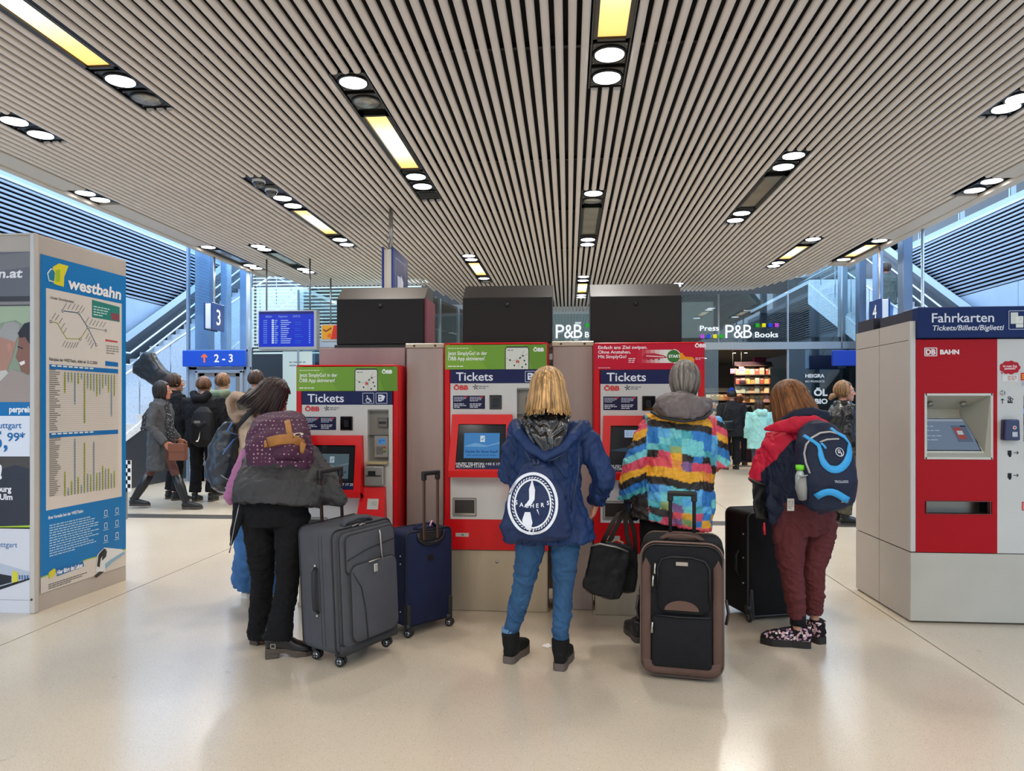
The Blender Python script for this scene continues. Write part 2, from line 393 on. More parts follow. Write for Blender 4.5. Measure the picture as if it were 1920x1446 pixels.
# slats: half-round white bars
def slat_mesh(L):
    b = B(); w, h = .0285, .032; pr = [(-w, h), (-w, .020), (-w*.88, .010), (-w*.55, .003), (0, 0), (w*.55, .003), (w*.88, .010), (w, .020), (w, h)]
    n = len(pr); b.add([(x, 0, z) for x, z in pr]+[(x, L, z) for x, z in pr], [(i, i+1, i+1+n, i+n) for i in range(n-1)]+[tuple(range(n)), tuple(range(2*n-1, n-1, -1))])
    return b.mesh('slat', mat('#cfc6bd', .42, var=.03, vs=2))
YE = 21.0; Y_S = -8.0; smc = {}
def end_y(x):   # the slats stop just inside the glass front
    for (a, ya), (b_, yb) in zip(CE, CE[1:]):
        if a <= x <= b_: return ya+(yb-ya)*(x-a)/(b_-a)-.03
    return 12
n = 113
for i in range(n+1):
    x = SPX0+i*P_; segs = [(Y_S, end_y(x))]
    for rw, cs in cuts.items():
        if abs(x-ROWS[rw]) < HW+.022:
            for c0, c1 in cs:
                ns = []
                for a, b_ in segs:
                    if c1 <= a or c0 >= b_: ns.append((a, b_))
                    else:
                        if c0 > a: ns.append((a, c0))
                        if c1 < b_: ns.append((c1, b_))
                segs = ns
    segs = [q for q in segs if q[1]-q[0] > .05]
    b = B()
    for a, b_ in segs:
        k = slat_mesh(b_-a); b.add([(v.co.x, v.co.y+a, v.co.z) for v in k.vertices], [tuple(p.vertices) for p in k.polygons]); bpy.data.meshes.remove(k)
    # thin seam collars where two lengths of slat meet
    for ys in (cy(1000, 88)+(i % 2)*.02, cy(1000, 365)+.6*(i % 2)):
        if any(a < ys < c for a, c in segs): b.tube([(0, ys-.004, .03), (0, ys+.004, .03)], [(.0297, .0308)]*2, 10)
    b.build('slat', mat('#cfc6bd', .42, var=.03, vs=2), cl, loc=(x, 0, ZC))
# plain edge bands
for sx, x0, x1, ye in ((-1, -6.09, -5.99, 13.6), (1, 4.99, 5.13, 13.4)):
    B().rbox(x0, -8, ZC-.02, x1, ye, ZC+.25, .01, 1).build('edge_band', mat('#b9b0a2', .5), cl)
for rw, x0, x1, ye in (('l4', -5.99, -5.69, 13.6), ('r3', 4.735, 4.99, 13.4)):
    y = -8.0
    for c0, c1 in sorted(cuts[rw])+[(ye, ye+1)]:
        if c0-y > .1: B().rbox(x0, y, ZC-.005, x1, c0, ZC+.06, .006, 1).build('edge_panel', mat('#b9b0a2', .5), cl)
        y = c1
# hanger rails seen between the slats
hr = B()
for y in (2.5, 5.2, 7.6, 9.6, 12): hr.box(-5.7, y, ZC+.08, 4.8, y+.04, ZC+.12)
hr.build('hanger_rail', mat('#26231f', .5, .4), cl)
# lid over the ceiling so that daylight stays outside
# ---------------------------------------------------------------- rear of the hall (behind the viewer)
wb = B().box(-12, -8.3, 0, 12, -8, 6).build('wall_back', mat('#cdc8c0', .8)); tag(wb, kind='structure')
# ---------------------------------------------------------------- louvred side walls, stairs
def side(sg, X, xs0):
    nm = 'wall_left' if sg < 0 else 'wall_right'
    w_ = B().box(min(X, X+sg*.3), -2, 0, max(X, X+sg*.3), 34, 3.78).box(min(X+sg*.12, X+sg*.3), -2, 3.88, max(X+sg*.12, X+sg*.3), 34, 5.5).build(nm, mat('#9fb0c2', .35, var=.04)); tag(w_, kind='structure')
    b = B().box(X+sg*.119, -2, 3.78, X+sg*.10, 34, 5.27); b.build('louver_backing', mat('#232a33', .8), w_)
    m = B(); m.add([(0, -2, 0), (sg*.10, -2, .02), (sg*.10, -2, .05), (0, -2, .042), (0, 34, 0), (sg*.10, 34, .02), (sg*.10, 34, .05), (0, 34, .042)],
        [(0, 1, 2, 3), (7, 6, 5, 4), (0, 3, 7, 4), (3, 2, 6, 7), (2, 1, 5, 6), (1, 0, 4, 5)])
    me = m.mesh('louver', mat('#8f99a6', .4, .2))
    for i in range(18): inst('louver', me, w_, (X, 0, 3.80+i*.083))
    B().box(min(X, X+sg*.3), -2, 5.28, max(X, X+sg*.3), 34, 5.33).build('coping', mat('#c6ccd2', .4), w_)
    # panel joints in the smooth wall
    j = B()
    for y in range(2, 30, 2): j.box(X-sg*.004, y, 2.0, X, y+.012, 3.78)
    j.build('joint', mat('#7f8fa2', .6), w_)
    # stair flight
    xa, xb = sorted((xs0, X-sg*.15))
    y0, z0, y1, z1 = 10.2, .3, 19.8, 4.75; N = 27; dy = (y1-y0)/N; dz = (z1-z0)/N
    st = thing('staircase', 'pale stone staircase with dark parapet climbing behind the %s' % ('lift and the sign 3' if sg < 0 else 'sign 4'), 'staircase', (0, 0, 0))
    sm = mat('#c9ced3', .6, var=.12, vs=25)
    me2 = B().box(xa, 0, 0, xb, dy+.03, dz).mesh('step', sm)
    for i in range(N): inst('step', me2, st, (0, y0+i*dy, z0+i*dz))
    u = B()
    M = None
    for (yy0, zz0, yy1, zz1) in ((y0, z0, y1, z1),):
        u.add([(xa, yy0, 0), (xa, yy0, zz0), (xa, yy1, zz1), (xa, yy1, 0), (xb, yy0, 0), (xb, yy0, zz0), (xb, yy1, zz1), (xb, yy1, 0)],
              [(0, 1, 2, 3), (7, 6, 5, 4), (0, 4, 5, 1), (1, 5, 6, 2), (2, 6, 7, 3), (3, 7, 4, 0)])
    u.build('stair_body', mat('#2c3036', .5), st)
    ya_, za_ = 14.4, 1.55
    B().box(xa, y1, z1, xb, 30, z1+.1).build('top_landing', sm, st)
    xi = xs0  # inner side face toward the hall
    pp = B().add([(xi-sg*.03, y0, z0-.05), (xi-sg*.03, y0, z0+.0), (xi-sg*.03, y1, z1), (xi-sg*.03, y1, z1-.55), (xi, y0, z0-.05), (xi, y0, z0), (xi, y1, z1), (xi, y1, z1-.55)],
              [(0, 1, 2, 3), (7, 6, 5, 4), (0, 4, 5, 1), (1, 5, 6, 2), (2, 6, 7, 3), (3, 7, 4, 0)])
    pp.build('stringer', mat('#d2d8de', .6, var=.15, vs=20), st)
    # far parapet, dark with pale coping
    xo = X-sg*.14
    def strip(za, zb, x_, t, y_a=11.2, nm='parapet', m=None):
        b = B(); ys = [(y_a, za_), (14.4, za_), (20.2, z1), (30, z1)]
        for (ya, zz), (yb, zz2) in zip(ys, ys[1:]):
            b.add([(x_, ya, zz+za), (x_, ya, zz+zb), (x_, yb, zz2+zb), (x_, yb, zz2+za), (x_+t, ya, zz+za), (x_+t, ya, zz+zb), (x_+t, yb, zz2+zb), (x_+t, yb, zz2+za)],
                  [(0, 1, 2, 3), (7, 6, 5, 4), (0, 4, 5, 1), (1, 5, 6, 2), (2, 6, 7, 3), (3, 7, 4, 0)])
        return b.build(nm, m or mat('#23292f', .35), st)
    strip(0, 1.25, xo, sg*.05)
    strip(1.25, 1.42, xo, sg*.03, nm='parapet_coping', m=mat('#aebccb', .4))
    for x_ in (xo-sg*.12,):
        for h in (.75, 1.0):
            b = B().tube([(x_, 11.2, za_+h), (x_, 14.3, za_+h), (x_, 20.2, z1+h), (x_, 28, z1+h)], .022, 8); b.build('handrail', mat('#dfe6ee', .25, .6), st)
    b = B().tube([(xs0+sg*.1, y0, z0+.95), (xs0+sg*.1, y1, z1+.95)], .022, 8); b.build('handrail', mat('#dfe6ee', .25, .6), st)
    b = B()
    for i in range(10): y = y0+i*1.0; z = z0+i*1.0*(z1-z0)/(y1-y0); b.cyl((xs0+sg*.1, y, z), (xs0+sg*.1, y, z+.95), .012, 6)
    b.build('baluster', mat('#9aa6b3', .3, .7), st)
    return w_
side(-1, -9.5, -7.6)
side(1, 8.4, 6.5)

# steel posts and glass enclosures beside the stairs
def post(x, y, w_, d, label, h=5.6, c='#9aabc0'):
    o = B().rbox(-w_/2, -d/2, 0, w_/2, d/2, h, .008, 1).build('steel_post', mat(c, .35, .5, var=.05), None, loc=(x, y, 0))
    return tag(o, label, 'post', 'steel posts by the stairs')
def ppost(px, D, w_, label, **k):
    q = PD(px, 760, D); return post(q.x, q.y, w_, .2, label, **k)
ppost(384, 13.9, .30, 'wide blue-grey steel post behind the hanging sign 3')
ppost(424, 14.2, .13, 'slim silver steel post right of the sign 3', c='#a9bbd0')
ppost(461, 14.3, .16, 'pale steel post at the right end of the glass lift front', c='#9fb3cc')
ppost(1697, 11.6, .15, 'blue-grey steel post right of the sign 4', c='#63758c')
ppost(1646, 14.0, .13, 'blue-grey steel post directly behind the sign 4', c='#8296b0')
ppost(1614, 15.3, .15, 'dark steel post between the glass corner and the sign 4', c='#5f6f83')
ppost(1580, 16.75, .16, 'pale concrete-grey post inside the glass corner', c='#9aa5b0')

# ---------------------------------------------------------------- lift front with blue sign bar
D0 = 13.5
a = PD(350, 760, D0); bq = PD(468, 760, D0)
yl = (a.y+bq.y)/2; x0, x1 = a.x, bq.x
k = D0/F
def zz(py): return CH+(HOR-py)*k
lf = thing('lift_front', 'glazed lift front with grey steel door frame under the blue bar sign 2-3', 'lift', (x0, yl, 0))
W_ = x1-x0
fx = lambda px: (px-350)/118*W_
B().box(0, 0, 0, fx(367), .12, zz(688)).box(fx(459), 0, 0, W_, .12, zz(688)).box(0, 0, zz(693), W_, .12, zz(688)).build('surround', mat('#8b98a6', .5), lf)
fr = B()
for p0, p1 in ((367, 372), (453, 459)): fr.rbox(fx(p0), -.06, 0, fx(p1), .08, zz(695), .01, 1)
fr.rbox(fx(367), -.06, zz(700), fx(459), .08, zz(694), .01, 1); fr.build('door_frame', mat('#aab2ba', .3, .6), lf)
for p0, p1 in ((372, 412), (413, 453)):
    d = B().box(fx(p0), .0, 0, fx(p0)+.10, .04, zz(700)).box(fx(p1)-.10, 0, 0, fx(p1), .04, zz(700)).box(fx(p0), 0, zz(706), fx(p1), .04, zz(700)).box(fx(p0), 0, 0, fx(p1), .04, .3)
    d.build('door_leaf', mat('#8c8379', .35, .5), lf)
    B().box(fx(p0)+.10, .015, .3, fx(p1)-.10, .025, zz(706)).build('door_glass', mat('#7fa0c0', .08, coat=.6), lf)
B().box(0, .0, zz(658), W_, .02, 5.4).build('upper_pane', glass((.80, .90, .97), .9), lf)
for px in (350, 467): B().box(fx(px)-.02, -.03, 0, fx(px)+.02, .05, 5.4).build('mullion', mat('#93a3b5', .3, .5), lf)
B().box(0, -.03, zz(660), W_, .05, zz(656)).build('transom', mat('#93a3b5', .3, .5), lf)
o = thing('platform_sign', 'long blue sign bar with white 2-3 and an orange arrow above the lift doors', 'sign', (x0, yl-.17, 0))
B().rbox(-.02, 0, zz(688), W_+.0, .1, zz(658), .01, 1).build('sign_board', mat('#0a3fa6', .35, emis=.2), o)
P = Print((x0, yl-.171, 0)); P.e = .7
P.text('2 - 3', fx(410), zz(680), .145, '#ffffff', 2, .02, width=fx(443)-fx(407))
u = fx(391); z = zz(681); P.line([(u, z), (u, z+.15)], .035, '#ff7a3c').line([(u-.055, z+.1), (u, z+.155), (u+.055, z+.1)], .03, '#ff7a3c')
q = P.build('lettering', o); q.location = -V(o.location)
# hanging number signs
def numsign(n, px, py0, py1, D, half, label):
    c = PD(px, 760, D); k = D/F; z0 = CH+(HOR-py1)*k; z1 = CH+(HOR-py0)*k; h = z1-z0; sw = .42
    o = thing('platform_number_sign', label, 'sign', (c.x, c.y+sw/2, 0))
    o.rotation_euler.z = half
    B().rbox(-sw/2, -.05, z0+.01, sw/2, .05, z1-.01, .006, 1).build('sign_box', mat('#c4ccd4', .4, .1), o)
    for s_ in (-1, 1): B().rbox(-sw/2-.005, s_*.062-.012, z0-.01, sw/2+.005, s_*.062+.012, z1+.01, .004, 1).build('sign_board', mat('#0a2f6e', .35), o)
    P = Print((0, -.0745, 0)); P.text(n, 0, z0+h*.2, h*.6, '#e8edf5', 2, .005, al='c'); P.build('lettering', o)
    B().cyl((0, 0, z1-.01), (0, 0, ZC), .018, 10).build('pole', mat('#a9adb0', .3, .7), o)
    return o
numsign('3', 390, 568, 617, 11.9, R(90), 'blue box sign with white numeral 3 hanging on a pole before the lift')
numsign('4', 1660, 560, 603, 11.2, R(-90), 'blue box sign with white numeral 4 hanging at the right')

# ---------------------------------------------------------------- glazed shop front
GP = [(-5.85, 15.0), (-3.2, 15.0), (-2.6, 19.5), (1.4, 19.5), (1.85, 16.3), (6.4, 16.3)]
gf = thing('glass_facade', 'curved glass shop front with steel transom closing the far end of the hall', 'shop front', (0, 0, 0))
ZH0, ZH1 = 2.70, 2.86
gl = glass((.78, .86, .86), 1.6); gl2 = glass((.70, .80, .84), 1.6)
fmm = mat('#a3a8ab', .3, .7)
def pane(a, b_, z0, z1, m, t=.012):
    a = V((*a, 0)); b_ = V((*b_, 0)); d = (b_-a).normalized(); n_ = V((-d.y, d.x, 0))*t
    B().add([a+V((0, 0, z0)), b_+V((0, 0, z0)), b_+V((0, 0, z1)), a+V((0, 0, z1)), a+n_+V((0, 0, z0)), b_+n_+V((0, 0, z0)), b_+n_+V((0, 0, z1)), a+n_+V((0, 0, z1))],
            [(0, 1, 2, 3), (7, 6, 5, 4), (0, 4, 5, 1), (1, 5, 6, 2), (2, 6, 7, 3), (3, 7, 4, 0)]).build('pane', m, gf)
for (a, b_) in zip(GP, GP[1:]):
    L = math.hypot(b_[0]-a[0], b_[1]-a[1]); n_ = max(1, round(L/1.4))
    for i in range(n_):
        p0 = (a[0]+(b_[0]-a[0])*i/n_, a[1]+(b_[1]-a[1])*i/n_); p1 = (a[0]+(b_[0]-a[0])*(i+1)/n_, a[1]+(b_[1]-a[1])*(i+1)/n_)
        pane(p0, p1, ZH1, ZC-.05 if p0[0] < 4 else 5.2, gl)
        mid = (p0[0]+p1[0])/2
        if not (2.95 < mid < 4.7): pane(p0, p1, .05, ZH0, gl2)     # open doorway under the sign
        B().box(p0[0]-.015, p0[1]-.03, ZH1, p0[0]+.015, p0[1]+.03, ZC-.05).build('mullion', fmm, gf)
        if not (3.1 < p0[0] < 4.7): B().box(p0[0]-.02, p0[1]-.03, 0, p0[0]+.02, p0[1]+.03, ZH0).build('mullion', fmm, gf)
    d = V((b_[0]-a[0], b_[1]-a[1], 0)).normalized(); n2 = V((-d.y, d.x, 0))*.08
    A = V((*a, 0))-n2; Bq = V((*b_, 0))-n2
    B().add([A+V((0, 0, ZH0)), Bq+V((0, 0, ZH0)), Bq+V((0, 0, ZH1)), A+V((0, 0, ZH1)), A+n2*2+V((0, 0, ZH0)), Bq+n2*2+V((0, 0, ZH0)), Bq+n2*2+V((0, 0, ZH1)), A+n2*2+V((0, 0, ZH1))],
            [(0, 1, 2, 3), (7, 6, 5, 4), (0, 4, 5, 1), (1, 5, 6, 2), (2, 6, 7, 3), (3, 7, 4, 0)]).build('transom', mat('#9ba2a6', .35, .6), gf)
wf = B().box(-12, 26, 0, 12, 26.2, 6).build('wall_far', mat('#3a352f', .8)); tag(wf, kind='structure')
sc_ = B().box(-5.2, 19.8, 3.0, 5.3, 26, 3.1).build('trim_1', mat('#1a1715', .7), None); tag(sc_, kind='structure')
bh = B().box(-5.5, 22.0, 3.1, 4.4, 22.1, 4.6).build('trim_2', mat('#6e675a', .8), None); tag(bh, kind='structure')
# ---------------------------------------------------------------- ticket machine island
YM = 4.94; K = PD(960, 760, 1)  # scale below
def mx(px): return PY(px, 760, YM).x
KM = (mx(1030)-mx(833))/197
def mz(py): return CH+(HOR-py)*KM
RED = '#c8141f'; NAVY = '#1c2450'
def red_m(): return mat('#cf0c14', .35, var=.03, spec=.3)
def machine(px0, px1, dpx, label, kind, yoff=0.0):
    """dpx: how much lower than the middle machine (its own pixels); px0: left edge"""
    x0 = mx(px0); W = mx(px1)-x0
    t = thing('ticket_machine', label, 'ticket machine', (x0, YM+yoff, 0), 0, 'red ticket machines in a row')
    X = lambda px: (px-833)*KM
    Z = lambda py: mz(py+dpx)
    sc = W/X(1030)     # a slightly wider frame on the right machine
    top = Z(643); dp = .28
    zb = mz(1030) if not dpx else mz(1030)
    # frame: two sides, top, bottom band, back
    f = B(); f.rbox(0, 0, zb, X(845)*sc, dp, top, .008, 1); f.rbox(W-X(845)*sc, 0, zb, W, dp, top, .008, 1)
    f.rbox(0, 0, Z(647), W, dp, top, .008, 1); f.box(0, -.003, zb, W, dp, Z(973)); f.box(.02, .05, zb, W-.02, dp, top-.01)
    f.build('casing', red_m(), t)
    l, r_ = X(845)*sc, W-X(845)*sc
    pl = B(); pl.rbox(.012*sc, .02, 0, W-.004, dp, zb-.004, .006, 1)
    pl.box(.0, .03, 0, W, dp, .03)
    pl.build('plinth', brushed('#b5a68e'), t)
    B().cyl((X(932), .022, mz(1053)), (X(932), .012, mz(1053)), .011, 16).build('lock', mat('#c9c5bd', .25, .9), t)
    # white front plate with openings: made of strips round the recess
    fm = mat('#cfccc6', .4, var=.03, spec=.3); rx0, rx1, rz0, rz1 = X(971)*sc, X(1011)*sc, Z(826), Z(728)
    g = B(); yp = -.006
    g.box(l, yp, Z(973), rx0, .05, Z(719)); g.box(rx1, yp, Z(973), r_, .05, Z(719)); g.box(rx0, yp, Z(973), rx1, .05, rz0); g.box(rx0, yp, rz1, rx1, .05, Z(719))
    g.build('front_plate', fm, t)
    # card recess
    c = B(); c.box(rx0, .048, rz0, rx1, .05, rz1); c.box(rx0, 0, rz1-.01, rx1, .05, rz1)
    c.box(rx0+.0, .0, Z(776), rx1, .049, Z(775)); c.build('card_recess', mat('#8d8980', .4, .3), t)
    cu = B().rbox(X(988)*sc, .02, Z(762), X(1007)*sc, .05, Z(744), .003, 1); cu.build('card_slot', mat('#77736d', .35, .5), t)
    B().box(X(991)*sc, .012, Z(755), X(1004)*sc, .021, Z(751)).build('slot_mouth', mat('#1c1b1b', .4), t)
    kp = B().rbox(X(982)*sc, .01, Z(819), X(1009)*sc, .05, Z(777), .004, 1); kp.build('card_terminal', mat('#9d9a94', .4, .3), t)
    P = Print((0, .0088, 0)); P.rect(X(990)*sc, Z(794), X(1004)*sc, Z(783), '#5b9be0'); P.dashes(X(991)*sc, Z(791), X(1003)*sc, Z(785), 2, '#2f62a8')
    P.build('terminal_display', t)
    kk = B()
    for i in range(3):
        for j in range(4):
            kk.box(X(987+i*4.2)*sc, .004, Z(801+j*4.0), X(990+i*4.2)*sc, .011, Z(798+j*4.0))
    kk.build('keypad', mat('#716e69', .5), t, kind='stuff')
    for j, c_ in enumerate(('#a02a22', '#b8a23a', '#3d7a3a')): B().box(X(1000)*sc, .004, Z(801+j*4), X(1004)*sc, .01, Z(798+j*4)).build('terminal_key', mat(c_, .5), t, label=('red key', 'yellow key', 'green key')[j])
    B().rbox(rx0-.002, -.05, Z(831), rx1, .0, Z(826), .003, 1).build('ledge', mat('#c9b88f', .35, .3), t)
    bx = B().rbox(X(968)*sc, -.06, Z(871), X(1005)*sc, 0, Z(834), .008, 2); bx.build('banknote_unit', mat('#a5a39d', .35, .5), t)
    B().box(X(976)*sc, -.066, Z(851), X(990)*sc, -.058, Z(843)).box(X(972)*sc, -.064, Z(853), X(1000)*sc, -.058, Z(851)).build('note_slot', mat('#151515', .4), t)
    # contactless pad on a red wedge
    wz = B(); x0_, x1_, x2_, x3_ = X(962)*sc, X(1006)*sc, X(956)*sc, X(1008)*sc
    wz.add([(x0_, 0, Z(874)), (x1_, 0, Z(874)), (x0_, -.03, Z(874)), (x1_, -.03, Z(874)), (x2_, 0, Z(935)), (x3_, 0, Z(935)), (x2_, -.10, Z(935)), (x3_, -.10, Z(935)), ],
           [(0, 1, 3, 2), (4, 6, 7, 5), (2, 3, 7, 6), (0, 2, 6, 4), (1, 5, 7, 3), (0, 4, 5, 1)])
    wz.build('reader_wedge', mat('#e61419', .35, spec=.35), t)
    wn = V((0, -.09, 0))  # pad lies on the slope
    dz = Z(874)-Z(935); sl = V((0, -.07, -dz)).normalized()
    P = Print((X(975)*sc, -.03-.07*((895-874)/61)-.001, Z(895)), (1, 0, 0), -sl)
    P.rect(0, -.075, X(996)-X(975), 0, '#cfccc4'); P.ring(.025, -.035, .008, .01, .002, '#777', 2, 12, -1, 1); P.ring(.03, -.035, .012, .015, .002, '#777', 2, 12, -1, 1); P.frame(.048, -.045, .062, -.025, .002, '#777', 2)
    P.build('contactless_reader', t)
    # screen housing: red raised frame
    sx0, sx1 = X(850)*sc, X(963)*sc; bx0, bx1 = X(846)*sc, X(966)*sc; zt, zb_ = Z(777), Z(880); o0, o1 = X(861)*sc, X(953)*sc; oz1, oz0 = Z(795), Z(877)
    dpt, dpb = -.045, -.12
    def yb(z): return dpt+(dpb-dpt)*(zt-z)/(zt-zb_)
    def xl(z): return sx0+(bx0-sx0)*(zt-z)/(zt-zb_)
    def xr(z): return sx1+(bx1-sx1)*(zt-z)/(zt-zb_)
    h = B()
    outer = [(xl(zt), zt), (xr(zt), zt), (xr(zb_), zb_), (xl(zb_), zb_)]; inner = [(o0+.006, oz1), (o1-.004, oz1), (o1, oz0), (o0-.01, oz0)]
    vo = [(x, yb(z), z) for x, z in outer]; vi = [(x, yb(z), z) for x, z in inner]; vb = [(x, 0, z) for x, z in outer]; vd = [(x, yb(z)+.018, z) for x, z in inner]
    h.add(vo+vi+vb+vd, [(i, (i+1) % 4, (i+1) % 4+4, i+4) for i in range(4)]+[(i, i+8, (i+1) % 4+8, (i+1) % 4) for i in range(4)]+[(i+4, (i+1) % 4+4, (i+1) % 4+12, i+12) for i in range(4)])
    h.add([(xl(zb_), 0, Z(895)), (xr(zb_), 0, Z(895)), (xr(zb_), dpb, zb_), (xl(zb_), dpb, zb_), (xl(zb_), dpb+.01, Z(892)), (xr(zb_), dpb+.01, Z(892))], [(0, 1, 5, 4), (4, 5, 2, 3), (0, 4, 3), (1, 2, 5)])
    h.add([(xl(zb_), 0, zb_), (xl(zb_), 0, Z(895)), (xl(zb_), dpb+.01, Z(892)), (xl(zb_), dpb, zb_), (xr(zb_), 0, zb_), (xr(zb_), 0, Z(895)), (xr(zb_), dpb+.01, Z(892)), (xr(zb_), dpb, zb_)], [(0, 1, 2, 3), (4, 7, 6, 5)])
    h.build('screen_housing', mat('#e01216', .35, spec=.35), t)
    # display glass on the slope
    a = V((0, yb(oz1)+.016, oz1)); b_ = V((0, yb(oz0)+.016, oz0)); W_ = (a-b_).normalized(); O = V((o0-.01, b_.y, b_.z)); H = (a-b_).length; ww = o1-o0+.012
    P = Print(O, (1, 0, 0), W_, gloss=.12)
    P.rect(-.0, 0, ww, H, '#16181b', 0); P.rect(.0, H*.155, ww, H*.97, '#26292d', 1)
    P.build('display_glass', t)
    P = Print(O, (1, 0, 0), W_); P.e = .5 if kind != 'low' else .3
    u0, u1 = ww*.16, ww*.86; 
    if kind == 'mid': cw, ct = '#4a90d2', '#173f78'
    elif kind == 'low': cw, ct = '#6d8591', '#20323f'
    else: cw, ct = '#44545f', '#a8c0d8'
    if kind != 'right':
        P.rect(u0, H*.24, u1, H*.80, cw, 2); P.rect(ww*.48, H*.60, ww*.57, H*.74, '#dff1ff', 3); P.line([(ww*.5, H*.67), (ww*.52, H*.64), (ww*.555, H*.71)], .004, '#2c6fb0', 4)
        P.text('Danke für Ihren Kauf!', ww*.51, H*.36, .018, ct, 3, .02, al='c'); P.text('Bitte entnehmen Sie die Tickets', ww*.51, H*.29, .011, ct, 3, .01, al='c')
        P.poly([(u0, H*.50), (u0+.08, H*.58), (u0+.16, H*.52), (u1, H*.60), (u1, H*.57), (u0+.15, H*.49)], '#7db4e4' if kind == 'mid' else '#8fa3ac', 2.5)
    else:
        P.rect(ww*.30, H*.74, ww*.62, H*.90, '#b9cdee', 2); P.dashes(ww*.32, H*.76, ww*.6, H*.88, 3, '#7f95b8', 3)
        P.poly([(0, H*.45), (ww*.3, H*.52), (ww*.6, H*.47), (ww, H*.55), (ww, H*.5), (ww*.5, H*.42)], '#31475c', 2)
    P.build('screen_window', t)
    P = Print(O, (1, 0, 0), W_, gloss=.3); P.rect(0, 0, ww, H*.15, '#1f2a50', 2)
    hs = 'HILFE? TELEFON +43 5 17 17', 'AUTOMAT 1114 81'
    if kind == 'low': hs = 'HILFE? TELEFON +43 5 17 17 25', 'AUTOMAT 1114 82'
    P.text(hs[0], .004, H*.088, .017, '#e8e6df', 3, .015, width=ww*.96); P.text(hs[1], .004, H*.03, .017, '#e8e6df', 3, .015)
    P.build('help_display', t)
    # camera window, stickers, blue band, banner
    q = B().rbox(X(919)*sc, -.014, Z(768), X(943)*sc, 0, Z(741), .006, 2); q.build('scanner_window', mat('#0e0e10', .1, coat=.6), t)
    B().rbox(X(926)*sc, -.016, Z(762), X(935)*sc, -.010, Z(748), .003, 1).build('scanner_lens', mat('#34383d', .2, .5), t)
    P = Print((0, yp, 0)); P.rect(X(850)*sc, Z(767), X(911)*sc, Z(742), '#1e2040', 1)
    for i, u in enumerate((852, 882)):
        P.dashes(X(u)*sc, Z(753), X(u+26)*sc, Z(744), 4, '#c9cbd8', 2, seed=i+5, fill=.8); P.dashes(X(u)*sc, Z(765), X(u+26)*sc, Z(756), 3, '#e4e5ee', 2, seed=i+9, fill=.75)
        P.rect(X(u+20)*sc, Z(746), X(u+25)*sc, Z(743.5), '#d8343c', 3)
    P.text('ÖBB', X(851)*sc, Z(731), 8.2*KM, '#d23a3c', 2, .045, width=X(879)*sc-X(851)*sc)
    hc = X(893)*sc, Z(726)
    for i in range(5): a_ = i*2*pi/5; P.line([(hc[0]+.004*cos(a_), hc[1]+.004*sin(a_)), (hc[0]+.02*cos(a_+.5), hc[1]+.02*sin(a_+.5))], .006, '#4a4a4c', 2)
    P.dashes(X(899)*sc, Z(730), X(920)*sc, Z(723), 2, '#77767a', 2)
    P.rect(l, Z(719), r_, Z(693.5), NAVY, 1.5)
    P.text('Tickets', X(856)*sc, Z(714), 15.5*KM, '#e9ebf2', 3, .012, width=X(926)*sc-X(856)*sc)
    def pict(u, wheel):
        a_, b__ = X(u)*sc, X(u+21)*sc; P.frame(a_, Z(716.5), b__, Z(697), .0035, '#cfd5e6', 3)
        if wheel:
            cx, cz = (a_+b__)/2, Z(709); P.ring(cx-.002, cz-.006, .017, .017, .004, '#e8ebf4', 3, 24, pi*.6, pi*2.1); P.ell(cx-.008, cz+.024, .005, .005, '#e8ebf4', 3, 12)
            P.line([(cx-.008, cz+.017), (cx-.004, cz), (cx+.014, cz), (cx+.022, cz-.018)], .006, '#e8ebf4', 3); P.line([(cx-.006, cz+.01), (cx+.01, cz+.008)], .005, '#e8ebf4', 3)
        else:
            P.poly([(a_+.016, Z(713)), (a_+.044, Z(713)), (a_+.044, Z(700)), (a_+.016, Z(700))], '#e8ebf4', 3); P.poly([(a_+.04, Z(712)), (a_+.055, Z(711)), (a_+.066, Z(703)), (a_+.044, Z(700))], '#e8ebf4', 3)
            P.rect(a_+.022, Z(705), a_+.038, Z(703), NAVY, 4); P.rect(a_+.028, Z(710), a_+.038, Z(708), NAVY, 4)
    pict(987, False)
    if kind == 'low': pict(962, True)
    P.build('front_print', t)
    P = Print((0, -.001, 0)); ba, bb = (X(835), W-.010) if kind != 'right' else (.004, W-.006)
    if kind != 'right':
        P.rect(ba, Z(693), bb, Z(647), '#74a03a', 1); P.poly([(ba, Z(693)), (ba+.3, Z(693)), (ba+.18, Z(647)), (ba, Z(647))], '#80aa3d', 1.4)
        P.poly([(bb-.10, Z(693)), (bb, Z(693)), (bb, Z(647)), (bb-.16, Z(647))], '#699435', 1.4)
        P.text('Jetzt SimplyGo! in der', X(840), Z(666), 7*KM, '#f4f6ee', 3, .012, width=74*KM); P.text('ÖBB App aktivieren!', X(840), Z(676), 7*KM, '#f4f6ee', 3, .012, width=69*KM)
        P.dashes(X(840), Z(655), X(905), Z(652), 1, '#dfe8cc', 3, fill=1); P.dashes(X(840), Z(689), X(880), Z(685), 1, '#f2f5ea', 3, fill=1)
        p0, p1 = X(949), X(991); P.poly([(p0-.006, Z(693)), (p1+.006, Z(693)), (p1+.006, Z(655)), (p1-.006, Z(650.5)), (p0+.006, Z(650.5)), (p0-.006, Z(655))], '#3a3d38', 2)
        P.poly([(p0, Z(693)), (p1, Z(693)), (p1, Z(656)), (p1-.006, Z(653)), (p0+.006, Z(653)), (p0, Z(656))], '#dcdccf', 3)
        P.line([(p0, Z(672)), (p0+.05, Z(678)), (p0+.1, Z(672)), (p1, Z(664))], .004, '#b9bfae', 4); P.line([(p0+.09, Z(690)), (p0+.1, Z(672)), (p0+.13, Z(658))], .004, '#b9bfae', 4)
